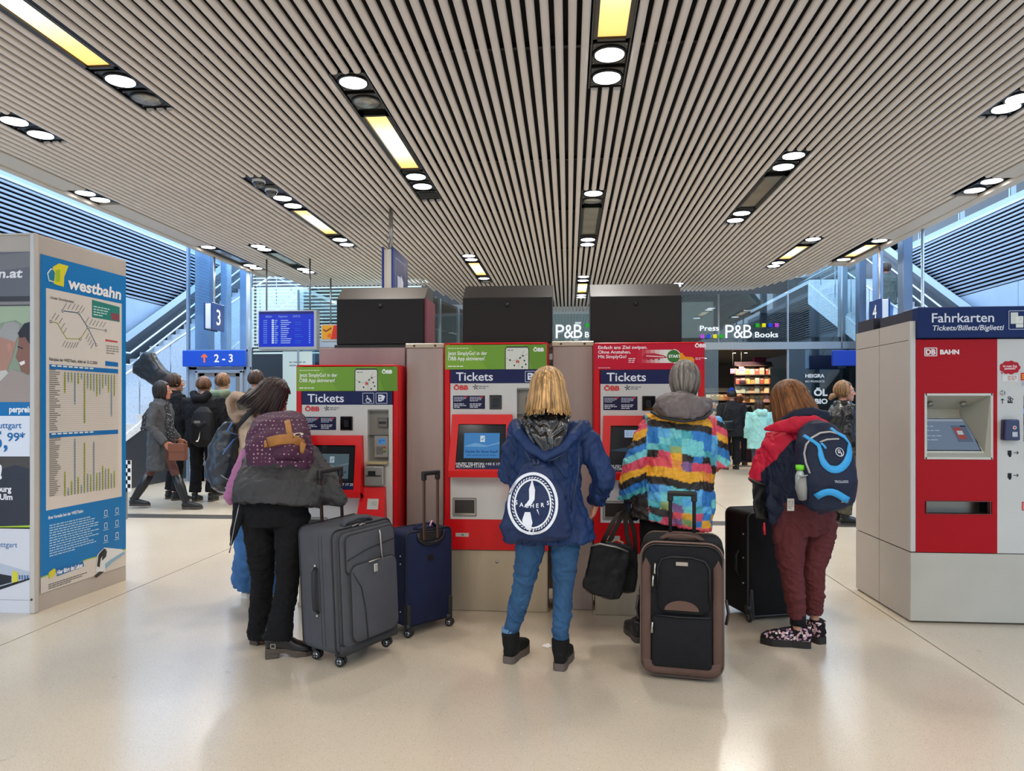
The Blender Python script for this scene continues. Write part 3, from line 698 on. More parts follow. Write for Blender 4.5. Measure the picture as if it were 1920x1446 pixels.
        P.dashes(p0+.01, Z(659), p0+.07, Z(656), 1, '#666', 4)
        for u, v in ((.1, 672), (.12, 668), (.08, 680), (.13, 677), (.06, 686), (.14, 684), (.03, 676), (.115, 689)): P.ell(p0+u, Z(v), .006, .006, '#33332f', 5, 10)
        P.ell(p0+.082, Z(679), .011, .011, '#c8242a', 6, 14); P.text('1', p0+.082, Z(681), .011, '#ffffff', 7, .03, al='c')
        P.text('ÖBB', X(1000), Z(660), 6.5*KM, '#f4f6ee', 3, .05, width=20*KM)
    else:
        bb = W-.006; P.rect(ba, Z(693), bb, Z(646), '#c51131', 1)
        u = lambda px: (px-1113)*KM
        for i, s_ in enumerate(('Einfach ans Ziel swipen.', 'Ohne Anstehen.', 'Mit SimplyGo!')): P.text(s_, u(1121), Z(655+i*8.4), 5.8*KM, '#fbeeee', 3, .015, width=(89, 59, 51)[i]*KM)
        P.dashes(u(1121), Z(691), u(1158), Z(688), 1, '#e8bcc2', 3, fill=1)
        # pill with a streaking red train, green START button and a finger
        cz = Z(669); hh = 12*KM
        for i in range(8): P.rect(u(1192+i*8), cz-hh, u(1200+i*8), cz+hh, ('#c8203a', '#cf4552', '#d67378', '#dd9e9c', '#e2c3bd', '#e6d9d2', '#e9e2da', '#ebe7df')[i], 2)
        P.ring(u(1257), cz, hh+.004, hh+.004, .005, '#f3ece6', 4, 24, -pi/2, pi/2); P.ell(u(1257), cz, hh-.002, hh-.002, '#3e7a37', 4, 28)
        P.text('START', u(1259), cz-.009, .019, '#ffffff', 5, .03, al='c')
        P.poly([(u(1200), cz-.006), (u(1206), cz+.02), (u(1222), cz+.022), (u(1240), cz+.006), (u(1246), cz-.01), (u(1222), cz-.018), (u(1204), cz-.022)], '#c1213a', 3); P.line([(u(1208), cz+.004), (u(1224), cz), (u(1240), cz-.004)], .006, '#f1d8d5', 4)
        for q_ in (1212, 1221, 1231): P.ell(u(q_), cz-.02, .006, .005, '#7c1024', 4, 10)
        P.poly([(u(1268), cz+.02), (u(1272), cz+.024), (u(1278), cz-.004), (u(1290), cz-.006), (u(1294), cz-.02), (u(1293), Z(690)), (u(1276), Z(690)), (u(1268), cz-.03)], '#ee9a1c', 6)
        P.text('ÖBB', u(1295), Z(653), 6.2*KM, '#fbeeee', 3, .05, width=20*KM); P.dashes(u(1296), Z(676), u(1315), Z(671), 2, '#f0c8cd', 3)
        P.dashes(u(1176), Z(681), u(1190), Z(671), 3, '#f3dcdc', 3)
    P.build('banner', t)
    # ticket output tray
    tr = B(); a_, b__ = X(853)*sc, X(891)*sc; za, zb2 = Z(965), Z(937)
    P = Print((0, yp-.001, 0)); P.frame(a_-.01, za-.008, b__+.01, zb2+.01, .012, '#8f8b85', 0); P.build('tray_frame', t)
    tr.box(a_, -.0085, za, b__, -.0065, zb2); tr.build('output_tray', mat('#2b2521', .4), t)
    B().box(a_, -.012, za, b__, -.008, za+.012).build('tray_lip', mat('#b0a79c', .3, .8), t)
    P = Print((0, -.002, 0)); P.rect(X(855)*sc, mz(1006), X(880)*sc, mz(999), '#b7b1a9', 1); P.line([(X(866)*sc, mz(1004)), (X(868)*sc, mz(1001)), (X(870)*sc, mz(1004))], .004, '#333', 2); P.build('label_strip', t)
    return t
machine(555, 748, 40, 'low red ticket machine with green banner, leftmost, two pictograms beside Tickets', 'low')
machine(833, 1028, 0, 'red ticket machine with green banner in the middle, blue screen beside blond woman', 'mid')
machine(1113, 1320, 2, 'red ticket machine with all-red swipe banner in front of rainbow jacket', 'right', -.03)

# brushed steel infill panels between and above the machines
def infill(p0, p1, ptop, yo, label, cap=True, c='#a8968e', z0=0, nm='infill_column'):
    x0, x1 = PY(p0, 760, YM+yo).x, PY(p1, 760, YM+yo).x; z1 = PY(960, ptop, YM+yo).z
    o = B().rbox(x0, 0, z0, x1, .3, z1, .006, 1).build('panel', brushed(c, .42), None)
    t = thing(nm, label, 'panel', (0, YM+yo, 0)); o.parent = t
    if cap:
        B().rbox(x0-.005, -.012, z1-.035, x1+.005, .10, z1, .004, 1).build('cap_rail', mat('#b9ab98', .35, .8), t)
        s = B(); 
        for x in (x0+.06, x1-.06): s.cyl((x, -.011, z1-.018), (x, -.017, z1-.018), .008, 8)
        s.build('bolt', mat('#4c4640', .3, .8), t)
    return t
infill(762, 832, 643, .14, 'tall brushed steel panel between the low and the middle ticket machine')
infill(1036, 1112, 641, .10, 'tall brushed steel panel right of the middle ticket machine', c='#a08e86')
infill(598, 760, 650, .30, 'mauve-grey panel rising above the low ticket machine', cap=False, c='#a68e8b')
# black monitor backs
def bbox_(p0, p1, yo, label, side=False):
    x0, x1 = PY(p0, 760, YM+yo).x, PY(p1, 760, YM+yo).x; za, zb = PY(960, 645, YM+yo).z+.003, PY(960, 557, YM+yo).z; zt = zb+.105
    t = thing('black_cabinet', label, 'cabinet', (x0, YM+yo, 0)); W = x1-x0; dp = .34
    b = B(); pr = [(0, za), (0, zb), (.14, zt), (dp, zt), (dp, za)]
    b.add([(0.0, y, z) for y, z in pr]+[(W, y, z) for y, z in pr], [(0, 1, 2, 3, 4), (9, 8, 7, 6, 5), (1, 6, 7, 2), (2, 7, 8, 3), (3, 8, 9, 4), (4, 9, 5, 0)])
    b.build('hood', mat('#4b4540' if side else '#2a2624', .4, .3, var=.05), t)
    B().rbox(.0, -.012, za, W, .02, zb, .006, 1).build('front_door', mat('#1c1716', .45, spec=.3), t)
    B().cyl((W/2, -.012, zb-.06), (W/2, -.02, zb-.06), .016, 14).box(W/2+.0, -.018, zb-.065, W/2+.022, -.013, zb-.055).build('lock', mat('#050505', .3), t)
    if side: B().box(-.02, .0, za-.03, W, dp, za-.002).build('base', mat('#191514', .4), t)
    if side: B().box(W, .0, za, W+.015, dp, zb).build('side_reflection', mat('#7d3540', .4), t, label='dull red reflection painted on the cabinet side')  # pinkish-red reflection on the side, put in as a coloured sheet
    return t
bbox_(632, 796, .34, 'black cabinet with sloped lid, leftmost of three, above the low machine', True)
bbox_(868, 1035, .18, 'black cabinet with sloped lid above the middle ticket machine')
bbox_(1107, 1278, .18, 'black cabinet with sloped lid above the swipe-banner ticket machine')
# core behind the machines
x0, x1 = mx(600), mx(1318)
t = thing('machine_core', 'plain grey back casing that the three ticket machines stand against', 'casing', (0, YM+.68, 0))
B().box(x0, 0, 0, x1, .5, mz(700)).build('casing', mat('#6d6560', .5, .3), t)

# ---------------------------------------------------------------- DB machine at the right
a = G(1707, 1168); bk = G(1605, 1105)
ax = V((a.x, a.y, 0)); sd = V((bk.x-a.x, bk.y-a.y, 0)); Ld = sd.length; sd.normalize()
fd = V((1, 0.02, 0)).normalized()
kd = a.y/(ray(1707, 760).y*F)
t = thing('fare_kiosk', 'large grey and red fare machine block headed Fahrkarten at the right edge', 'ticket machine', (a.x, a.y, 0))
UX = lambda px: (px-1707)*kd*1.0
UZ = lambda py: CH+(HOR-py)*kd
s2 = V((sd.x, sd.y)); 
def hull(u0, u1, z0, z1, inset=0.0, back=Ld):
    """block following the slanted left side: u along front, back along the side direction"""
    p = [V((u0, inset, 0)), V((u1, inset, 0)), V((u1, inset, 0))+sd*back, V((u0, inset, 0))+sd*back]
    b = B(); b.add([(q.x, q.y, z) for z in (z0, z1) for q in p], [(3, 2, 1, 0), (4, 5, 6, 7), (0, 1, 5, 4), (1, 2, 6, 5), (2, 3, 7, 6), (3, 0, 4, 7)]); return b
cream = mat('#b5aca2', .42, var=.03); pale = mat('#c3c2bc', .4, var=.03)
Wd = UX(2230)
hull(.012, Wd, 0, UZ(604), .30, Ld-.3).build('core', mat('#2c2a28', .7), t)
def sidepanel(f0, f1, z0, z1):
    p0 = sd*(Ld*f0); p1 = sd*(Ld*f1); n_ = V((-sd.y, sd.x, 0)); n_ = n_ if n_.x < 0 else -n_
    q = [p0, p1, p1+n_*-.02, p0+n_*-.02]; b = B(); b.add([(v.x, v.y, z) for z in (z0, z1) for v in q], [(3, 2, 1, 0), (4, 5, 6, 7), (0, 1, 5, 4), (1, 2, 6, 5), (2, 3, 7, 6), (3, 0, 4, 7)])
    b.build('side_panel', cream, t)
zj = UZ(1035); zt = UZ(602); z2 = UZ(637)
for f0, f1 in ((.005, .53), (.536, 1.0)):
    sidepanel(f0, f1, .012, zj-.006); sidepanel(f0, f1, zj+.002, z2-.004); sidepanel(f0, f1, z2, zt)
B().rbox(0, 0, .012, Wd, .03, zj-.006, .004, 1).build('lower_panel', mat('#b6b2a6', .45, var=.04), t)
B().rbox(0, 0, zj, UX(1717), .03, zt, .004, 1).build('corner_strip', pale, t)
# red door with screen opening
r0, r1 = UX(1717), UX(1862); o0, o1, oz0, oz1 = UX(1733), UX(1853), UZ(860), UZ(739); q0, q1, qz0, qz1 = UX(1736), UX(1849), UZ(962), UZ(940)
g = B(); g.box(r0, 0, zj, o0, .03, z2); g.box(o1, 0, zj, r1, .03, z2); g.box(o0, 0, oz1, o1, .03, z2)
g.box(o0, 0, qz1, o1, .03, oz0); g.box(o0, 0, zj, o1, .03, qz0)
g.build('red_door', mat('#a50010', .42, spec=.2), t)
w0 = B(); w0.box(r1, 0, zj, UX(1908), .03, z2); w0.box(UX(1908), 0, zj, Wd, .03, UZ(826)); w0.box(UX(1908), 0, UZ(742), Wd, .03, z2); w0.box(UX(1960), 0, UZ(826), Wd, .03, UZ(742))
w0.build('white_door', pale, t)
B().box(UX(1908), .10, UZ(826), UX(1960), .11, UZ(742)).box(UX(1908), .0, UZ(826)-.004, UX(1960), .11, UZ(826)).build('payment_recess', mat('#9b978c', .4), t)
B().rbox(UX(1911), .04, UZ(797), UX(1938), .10, UZ(762), .004, 1).build('payment_terminal', mat('#2d2d30', .4), t)
B().box(UX(1913), .036, UZ(776), UX(1925), .041, UZ(766)).build('terminal_display', emit('#4f8fe8', .8), t)
B().rbox(UX(1917), -.02, UZ(860), UX(1960), 0, UZ(836), .003, 1).build('coin_unit', mat('#55534f', .4, .4), t)
# screen niche: funnel of four walls
fr = B(); fw = .012
fr.rbox(o0-.004, -.006, oz0-.004, o0+fw, .01, oz1+.004, .002, 1); fr.rbox(o1-fw, -.006, oz0-.004, o1+.004, .01, oz1+.004, .002, 1); fr.rbox(o0, -.006, oz1-fw, o1, .01, oz1+.004, .002, 1); fr.rbox(o0, -.006, oz0-.004, o1, .01, oz0+fw, .002, 1)
fr.build('niche_frame', mat('#c5c6bc', .4), t)
A = [(o0+fw, .0, oz0+fw), (o1-fw, 0, oz0+fw), (o1-fw, 0, oz1-fw), (o0+fw, 0, oz1-fw)]
Bk = [(o0+fw, .02, UZ(850)), (UX(1837)+.02, .02, UZ(850)), (UX(1826)+.02, .24, UZ(784)), (o0+fw, .24, UZ(784))]
nb = B(); nb.add(A+Bk+[(o0+fw, .24, UZ(768)), (UX(1830), .24, UZ(768)), (o0+fw, .24, UZ(784))], [(0, 1, 5, 4), (1, 2, 9, 6, 5), (2, 3, 8, 9), (3, 0, 4, 7, 8), (7, 6, 9, 8)])
nb.build('niche', mat('#aaa797', .45), t)
for px in (1752, 1813):
    q = B(); q.cyl((UX(px)+.01, .10, oz1-.062), (UX(px)+.01, .09, oz1-.075), .02, 16); q.build('niche_lamp', mat('#8d8b80', .3, .4), t)
b0 = V(Bk[0]); b3 = V(Bk[3]); Wv = (b3-b0).normalized(); Hs = (b3-b0).length; Ws = UX(1837)-o0
P = Print(b0+V((0, -.002, .0)), (1, 0, 0), Wv, gloss=.1); P.rect(-.0, 0, Ws+.02, Hs, '#c9c9bf', 0); P.rect(.008, Hs*.06, Ws-.004, Hs*.97, '#191b1e', 1); P.build('bezel', t)
P = Print(b0+V((0, -.002, .0)), (1, 0, 0), Wv); P.e = .45; P.rect(.012, Hs*.08, Ws-.01, Hs*.95, '#7f92ab', 2); P.rect(.012, Hs*.88, Ws-.01, Hs*.95, '#a9b6c8', 3)
for v in (.74, .62, .47, .36): P.dashes(.02, Hs*(v-.03), Ws*.6, Hs*(v+.03), 1, '#b8c4d6', 3, fill=.95, seed=int(v*100))
P.rect(Ws*.66, Hs*.3, Ws*.93, Hs*.76, '#66758f', 3); P.poly([(Ws*.70, Hs*.38), (Ws*.84, Hs*.38), (Ws*.82, Hs*.70), (Ws*.68, Hs*.70)], '#b0564f', 4); P.rect(Ws*.72, Hs*.5, Ws*.82, Hs*.61, '#cfd6e0', 5); P.rect(Ws*.82, Hs*.72, Ws*.92, Hs*.76, '#2a3550', 5)
P.build('screen', t)
# output slot
sl_ = B(); sl_.box(q0, .12, qz0, q1, .13, qz1); sl_.box(q0, 0, qz0-.005, q1, .13, qz0); sl_.build('output_tray', mat('#7c7871', .25, .8), t)
fr = B(); fr.rbox(q0-.006, -.004, qz0-.006, q1+.006, .004, qz0, .001, 1).rbox(q0-.006, -.004, qz1, q1+.006, .004, qz1+.006, .001, 1).box(q0-.006, -.004, qz0, q0, .03, qz1).box(q1, -.004, qz0, q1+.006, .03, qz1); fr.build('tray_frame', mat('#6b3a35', .3, .6), t)
# header
hz0, hz1 = UZ(635), UZ(577)
B().rbox(UX(1717), -.03, hz0, Wd, .20, hz1, .006, 1).build('header_board', mat('#0c2358', .5, spec=.25), t)
b = B(); p0 = V((UX(1717), .0, 0)); pts = [p0, p0+V((.4, 0, 0)), p0+V((.4, 0, 0))+sd*(Ld*.55), p0+sd*(Ld*.55)]
b.add([(q.x, q.y+.05, z) for z in (zt, hz1-.01) for q in pts], [(3, 2, 1, 0), (4, 5, 6, 7), (0, 1, 5, 4), (1, 2, 6, 5), (2, 3, 7, 6), (3, 0, 4, 7)]); b.build('header_side', mat('#2d2b38', .5), t)
b = B(); pts = [p0+sd*(Ld*.68)-V((.02, 0, 0)), p0+V((.4, 0, 0))+sd*(Ld*.68), p0+V((.4, 0, 0))+sd*(Ld*1.0), p0+sd*(Ld*1.0)-V((.02, 0, 0))]
b.add([(q.x, q.y, z) for z in (zt, zt+.09) for q in pts], [(3, 2, 1, 0), (4, 5, 6, 7), (0, 1, 5, 4), (1, 2, 6, 5), (2, 3, 7, 6), (3, 0, 4, 7)]); b.build('rear_header', mat('#2d2b38', .5), t)
P = Print((0, -.0315, 0)); P.text('Fahrkarten', UX(1741), UZ(606), 17*kd, '#d9dde6', 2, .012, width=110*kd); P.text('Tickets/Billets/Biglietti', UX(1741), UZ(621), 9.4*kd, '#d9dde6', 2, .015, width=126*kd, shear=.2)
x_, z_ = UX(1877), UZ(620); P.frame(x_, z_, x_+36*kd, z_+34*kd, .004, '#b8bfce', 2); P.rect(x_+3*kd, z_+10*kd, x_+16*kd, z_+31*kd, '#d2d4cc', 3); P.rect(x_+12*kd, z_+3*kd, x_+25*kd, z_+24*kd, '#dfe0d6', 4)
P.line([(x_+12*kd, z_+10*kd), (x_+25*kd, z_+10*kd)], .003, '#8a8f99', 5); P.text('2', x_+19*kd, z_+17*kd, .015, '#8d8a3e', 5)
P.build('header_print', t)
P = Print((0, -.0005, 0)); P.frame(UX(1732.5), UZ(667.5), UX(1754), UZ(653), .006, '#e3d9d6', 2); P.text('DB', UX(1743.2), UZ(665), 9.5*kd, '#e3d9d6', 2, .05, al='c'); P.text('BAHN', UX(1760), UZ(664.5), 8*kd, '#e8e0dd', 2, .05, width=34*kd)
P.build('door_print', t)
P = Print((0, -.0005, 0))
for i in range(9): P.ell(UX(1884)+.045*cos(i*.698), UZ(690)+.028*sin(i*.698), .022, .018, '#b01a2a', 1+i*.02, 14)
P.ell(UX(1884), UZ(690), .05, .03, '#b01a2a', 1.5); P.ell(UX(1870), UZ(700), .006, .005, '#b01a2a', 1)
P.text('Ist mein Zug', UX(1884), UZ(689), .012, '#f2dcdc', 3, .03, al='c'); P.text('pünktlich?', UX(1884), UZ(693.5), .012, '#f2dcdc', 3, .03, al='c')
P.rect(UX(1871), UZ(716), UX(1898), UZ(704), '#d6d5cf', 1); P.dashes(UX(1880), UZ(714), UX(1896), UZ(705), 3, '#b36a66', 2)
P.build('sticker', t, 'red speech bubble sticker'); P = Print((0, -.0005, 0)); P.rect(UX(1903), UZ(714), UX(1945), UZ(700), '#c8301e', 1); P.dashes(UX(1905), UZ(712), UX(1940), UZ(702), 3, '#f0c050', 2); P.rect(UX(1905), UZ(724), UX(1945), UZ(716), '#a9aab8', 1)
P.build('sticker', t); P = Print((0, -.0005, 0)); P.frame(UX(1912), UZ(663), UX(1926), UZ(649), .006, '#a58d5c', 1); P.ring(UX(1919), UZ(656), .014, .014, .004, '#5d584e', 2)
P.build('sticker', t); P = Print((0, -.0005, 0)); P.line([(UX(1871), UZ(757)), (UX(1871), UZ(748)), (UX(1868), UZ(751))], .005, '#3a3c44', 1); P.line([(UX(1871), UZ(748)), (UX(1874), UZ(751))], .005, '#3a3c44', 1)
for q_ in ((1883, 746), (1887, 749), (1883, 752)): P.ring(UX(q_[0]), UZ(q_[1]), .011, .009, .005, '#2c2f3a', 1, 16)
P.rect(UX(1880), UZ(756), UX(1889), UZ(753), '#2c2f3a', 1)
for y_ in (848, 890):
    P.rect(UX(1880), UZ(y_+5), UX(1887), UZ(y_-4), '#1d1e22', 1); P.rect(UX(1882), UZ(y_+8), UX(1886), UZ(y_+4), '#1d1e22', 1); P.line([(UX(1890), UZ(y_)), (UX(1899), UZ(y_))], .004, '#1d1e22', 1); P.line([(UX(1896), UZ(y_-3)), (UX(1899), UZ(y_)), (UX(1896), UZ(y_+3))], .004, '#1d1e22', 1)
P.build('arrow_symbols', t)['kind'] = 'stuff'; P = Print((0, -.0005, 0)); P.rect(UX(1905), UZ(955), UX(1945), UZ(939), '#c24a4a', 1); P.dashes(UX(1907), UZ(953), UX(1943), UZ(941), 5, '#e6b0ac', 2)
P.build('sticker', t)
B().cyl((UX(1871), 0, UZ(737)), (UX(1871), -.006, UZ(737)), .016, 20).box(UX(1871)-.002, -.009, UZ(741), UX(1871)+.002, -.006, UZ(733)).build('coin_slot', mat('#b7b6ae', .25, .8), t)
B().rbox(UX(1866), -.05, UZ(825), UX(1895), 0, UZ(786), .01, 2, taper=(.9, 1)).build('code_reader', mat('#17204a', .3, coat=.3), t)
P = Print((0, -.051, 0)); P.ell(UX(1884), UZ(801), .012, .012, '#cfd0d8', 1); P.ell(UX(1884), UZ(801), .007, .007, '#c3303c', 2); P.rect(UX(1880), UZ(818), UX(1889), UZ(809), '#b9bcc6', 1); P.build('reader_print', t)

# ---------------------------------------------------------------- advertising totem at the left
a = G(66, 1150); b_ = G(236, 1088); zt = CH+(HOR-441)*(PD(66, 760, 1)-CAM).length*0+ (HOR-441)*(a.y/ray(66, 760).y)/F
t = thing('advertising_totem', 'tall cream advertising totem with blue railway timetable poster at the left edge', 'advertising totem', (a.x, a.y, 0))
sd = V((b_.x-a.x, b_.y-a.y, 0)); Ls = sd.length; sd.normalize(); nr = V((sd.y, -sd.x, 0))
Z1 = zt
wl = 1.6
p = [V((0, 0, 0)), sd*Ls, sd*Ls+V((-wl, 0, 0)), V((-wl, 0, 0))]
b = B(); b.add([(q.x, q.y, z) for z in (0, Z1) for q in p], [(3, 2, 1, 0), (4, 5, 6, 7), (0, 1, 5, 4), (1, 2, 6, 5), (2, 3, 7, 6), (3, 0, 4, 7)]); b.build('body', mat('#b9ada0', .45, var=.03), t)
fr = mat('#c6beb4', .35, .2)
B().rbox(-.028, -.02, 0, .012, .02, Z1+.01, .008, 2).build('corner_post', fr, t)
B().rbox(-wl, -.02, Z1-.0, .012, .02, Z1+.012, .004, 1).build('top_trim', fr, t)
bb = B(); bb.box(0, 0, Z1, Ls, .02, Z1+.012, M=Matrix.Rotation(math.atan2(sd.y, sd.x), 4, 'Z')); bb.build('top_trim', fr, t)
bb = B(); bb.cyl((0-.01, -.012, .10), (-.01, -.024, .10), .008, 10); bb.build('screw', mat('#5a4b3a', .3, .8), t)
# side face poster.  u along sd, v height
P = Print(V((a.x, a.y, 0))+nr*.004, sd, (0, 0, 1), gloss=.3)
def pu(px, py): return P.uv(px, py)
u0, v1 = pu(76, 476); u1 = pu(236, 520)[0]; v0 = pu(76, 1085)[1]; vm = pu(76, 1070)[1]
BL = '#1277b8'; PW = '#d8cec2'
vt = pu(76, 476)[1]; vb = pu(72, 1115)[1]
P.rect(u0, vb, u1, vt, BL, 0)
P.poly([(u0, vb), (u1, vb), (u1, pu(236, 1030)[1]), (u0+(u1-u0)*.5, pu(160, 1050)[1]), (u0, pu(72, 1085)[1])], PW, 1)
P.line([(u0, pu(72, 1085)[1]), (u0+(u1-u0)*.5, pu(160, 1050)[1]), (u1, pu(236, 1030)[1])], .008, '#9ec43a', 2)
def q(px, py): return pu(px, py)
w0_, wt_ = q(86, 540); w1_ = q(228, 560)[0]; wb_ = q(85, 958)[1]
P.rect(w0_, wb_, w1_, wt_, PW, 1)
# logo: folded ribbon
def pp(l, c, n=3): P.poly([q(*z) for z in l], c, n)
pp([(88, 512), (95, 503), (104, 507), (102, 530), (91, 527)], '#e8efe8', 2); pp([(90, 513), (96, 505), (103, 508), (101, 528), (92, 525)], '#1b7fa0', 2.5)
pp([(98, 501), (110, 494), (128, 499), (120, 519), (119, 538), (108, 535), (100, 532), (103, 514)], '#e3d52f', 3); pp([(103, 507), (112, 505), (112, 528), (104, 529)], '#a5c22f', 4)
ww_ = q(226, 552)[0]-q(126, 540)[0]; P.text('westbahn', q(126, 536)[0], q(126, 537)[1]-.012, .085, '#f3efe8', 3, .03, width=ww_, shear=.12)
# network map
P.text('Unser Streckennetz', q(94, 557)[0], q(94, 560)[1], .02, '#4c4a44', 3, .01)
def ln(l, c, w=.007): P.line([q(*z) for z in l], w, c, 3)
ln([(117, 583), (147, 587), (164, 614), (180, 647)], '#4c6477'); ln([(164, 614), (198, 620)], '#9a9a92'); ln([(95, 603), (107, 606), (124, 635), (150, 636), (164, 614)], '#a3a552')
for z in ((117, 583), (147, 587), (164, 614), (180, 647), (198, 620), (95, 603), (150, 636)): u, v = q(*z); P.ell(u, v, .012, .012, '#4c6477', 4, 12); P.ell(u, v, .007, .007, PW, 5, 12)
for i, z in enumerate([(118, 580), (126, 581), (134, 582), (141, 583), (148, 584), (152, 588), (160, 606), (167, 610), (173, 612), (179, 613), (186, 614), (192, 615), (97, 599), (103, 602), (110, 608), (114, 618), (118, 627)]):
    u, v = q(*z); P.line([(u, v+.004), (u+.035, v+.05)], .006, '#8a8880', 3)
for z in [(122, 638), (127, 640), (132, 641), (137, 641), (142, 641), (147, 640), (166, 624), (169, 630), (172, 636), (175, 642)]: u, v = q(*z); P.line([(u, v-.004), (u-.03, v-.05)], .006, '#8a8880', 3)
pp([(172, 562), (224, 576), (224, 604), (172, 595)], '#2f8074', 2); pp([(208, 586), (223, 590), (223, 602), (208, 599)], '#8c4a50', 3)
P.dashes(q(175, 575)[0], q(175, 592)[1], q(205, 580)[0], q(175, 572)[1], 4, '#b7d8cf', 3)
pp([(197, 636), (220, 640), (220, 643), (197, 640)], '#c24a50', 3); P.dashes(q(199, 650)[0], q(199, 664)[1], q(222, 650)[0], q(199, 646)[1], 4, '#8a8880', 3)
P.text('Fahrplan der WESTbahn, gültig ab 15.12.2024', q(92, 673)[0], q(92, 676)[1], .022, '#4c4a44', 3, .02, width=q(182, 680)[0]-q(92, 673)[0])
pp([(197, 677), (221, 680), (221, 688), (197, 686)], '#1f6dac', 3)
def table(yt, yb, seed, up):
    rr = random.Random(seed); ua, va = q(92, yt); ub = q(221, yt)[0]; vb_ = q(92, yb)[1]
    P.rect(ua, va-.035, ub, va, '#1f6dac', 3)
    for i in range(8): P.rect(ua+.02+i*(ub-ua)*.075, va-.014, ua+.02+i*(ub-ua)*.075+.04, va-.004, '#dfe3d8', 4)
    n = 30
    for i in range(n):
        v = va-.045-(va-.045-vb_)*i/n; P.rect(ua, v, ub, v+.0018, '#a9a195', 3); P.rect(ua, v+.003, ua+rr.uniform(.05, .11), v+.009, '#7d786f', 3)
    for j in range(17):
        u = ua+.14+(ub-ua-.16)*j/17; hgt = rr.uniform(.15, 1.0) if j % 3 == 0 else rr.uniform(.1, .4); c = '#a8ad3c' if j % 4 in (0, 2) else '#8fa3ad'
        H = (va-.05-vb_)*hgt
        if up: P.rect(u, vb_, u+.014, vb_+H, c, 4)
        else: P.rect(u, va-.05-H, u+.014, va-.05, c, 4)
        for i in range(int(H/.02)): y = (vb_+i*.02) if up else va-.06-i*.02; P.rect(u+.001, y, u+.012, y+.006, '#6d6b5c', 5)
table(683, 812, 1, False); table(812, 935, 2, True)
# lower text and pictures
P.text('Ihre Vorteile bei der WESTbahn', q(90, 972)[0], q(90, 974)[1], .022, '#e6eef2', 3, .03, width=.34)
P.dashes(q(92, 985)[0], q(90, 1046)[1], q(92, 985)[0]+.52, q(90, 984)[1], 13, '#a9cfe4', 3, seed=3)
for i in range(2):
    for j in range(3):
        u, v = q(198, 958)[0]+i*.13, q(198, 962)[1]-j*.10; P.frame(u-.015, v-.02, u+.015, v+.02, .005, '#dfe8ee', 3); P.rect(u-.03, v-.036, u+.03, v-.031, '#a9cfe4', 3)
pp([(90, 1074), (100, 1066), (104, 1068), (101, 1080), (92, 1086)], '#d8cf3a', 5); pp([(104, 1068), (155, 1052), (157, 1062), (106, 1081)], '#1f6dac', 4)
P.text('Hier fährt das Leben', q(106, 1078)[0], q(108, 1077)[1], .03, '#ffffff', 6, .03, width=q(154, 1060)[0]-q(106, 1078)[0], rot=-.0)
pp([(179, 1072), (182, 1040), (195, 1027), (228, 1030), (234, 1036), (206, 1056), (196, 1072)], '#e2e2df', 4); pp([(181, 1062), (184, 1040), (194, 1029), (199, 1030), (188, 1048), (186, 1064)], '#26282a', 5)
pp([(196, 1058), (206, 1050), (232, 1034), (234, 1038), (208, 1056), (197, 1068)], '#8db6cc', 5); pp([(192, 1036), (200, 1032), (198, 1044), (190, 1052)], '#35373a', 6); pp([(176, 1080), (190, 1068), (200, 1068), (180, 1084)], '#3a3632', 3)
P.dashes(q(90, 1100)[0], q(90, 1106)[1], q(150, 1080)[0]+.1, q(90, 1095)[1], 3, '#6d675e', 4)
pb = P.build('timetable_poster', t); pb.location = -V(t.location)
# front face poster (portrait scene, price, train)
P = Print(V((a.x, a.y-.004, 0)), (1, 0, 0), (0, 0, 1), gloss=.25)
e0, e1 = P.uv(0, 760)[0]-1.1, P.uv(59, 760)[0]
def band(y0, y1, c, l=1, xa=None, xb=None): P.rect(e0 if xa is None else P.uv(xa, y0)[0], P.uv(0, y1)[1], e1 if xb is None else P.uv(xb, y0)[0], P.uv(0, y0)[1], c, l)
def fp(l, c, n=3): P.poly([P.uv(*z) for z in l], c, n)
band(473, 556, '#6a6a70'); fp([(-100, 486), (59, 473), (59, 500), (-100, 520)], '#7b7a7d', 2); band(556, 574, '#3d3a3b'); band(566, 572, '#8b8582', 2)
band(574, 754, '#8d9a83'); fp([(0, 575), (59, 575), (59, 618), (30, 600), (0, 606)], '#a6b597', 2)
P.text('n.at', P.uv(-3, 0)[0], P.uv(0, 521)[1], .062, '#f0eef0', 4, .03, width=P.uv(42, 0)[0]-P.uv(-3, 0)[0], shear=.15)
# older man, grey hair
fp([(-30, 660), (0, 625), (14, 606), (30, 610), (36, 624), (30, 645), (24, 668), (12, 700), (-30, 712)], '#b08471', 3); fp([(0, 622), (10, 606), (26, 603), (38, 610), (36, 630), (28, 642), (14, 636), (0, 632)], '#a3a09b', 4)
fp([(14, 646), (22, 642), (24, 654), (16, 660)], '#c08a76', 5); fp([(-30, 700), (12, 694), (22, 706), (0, 726), (-30, 740)], '#c9c3bb', 4)
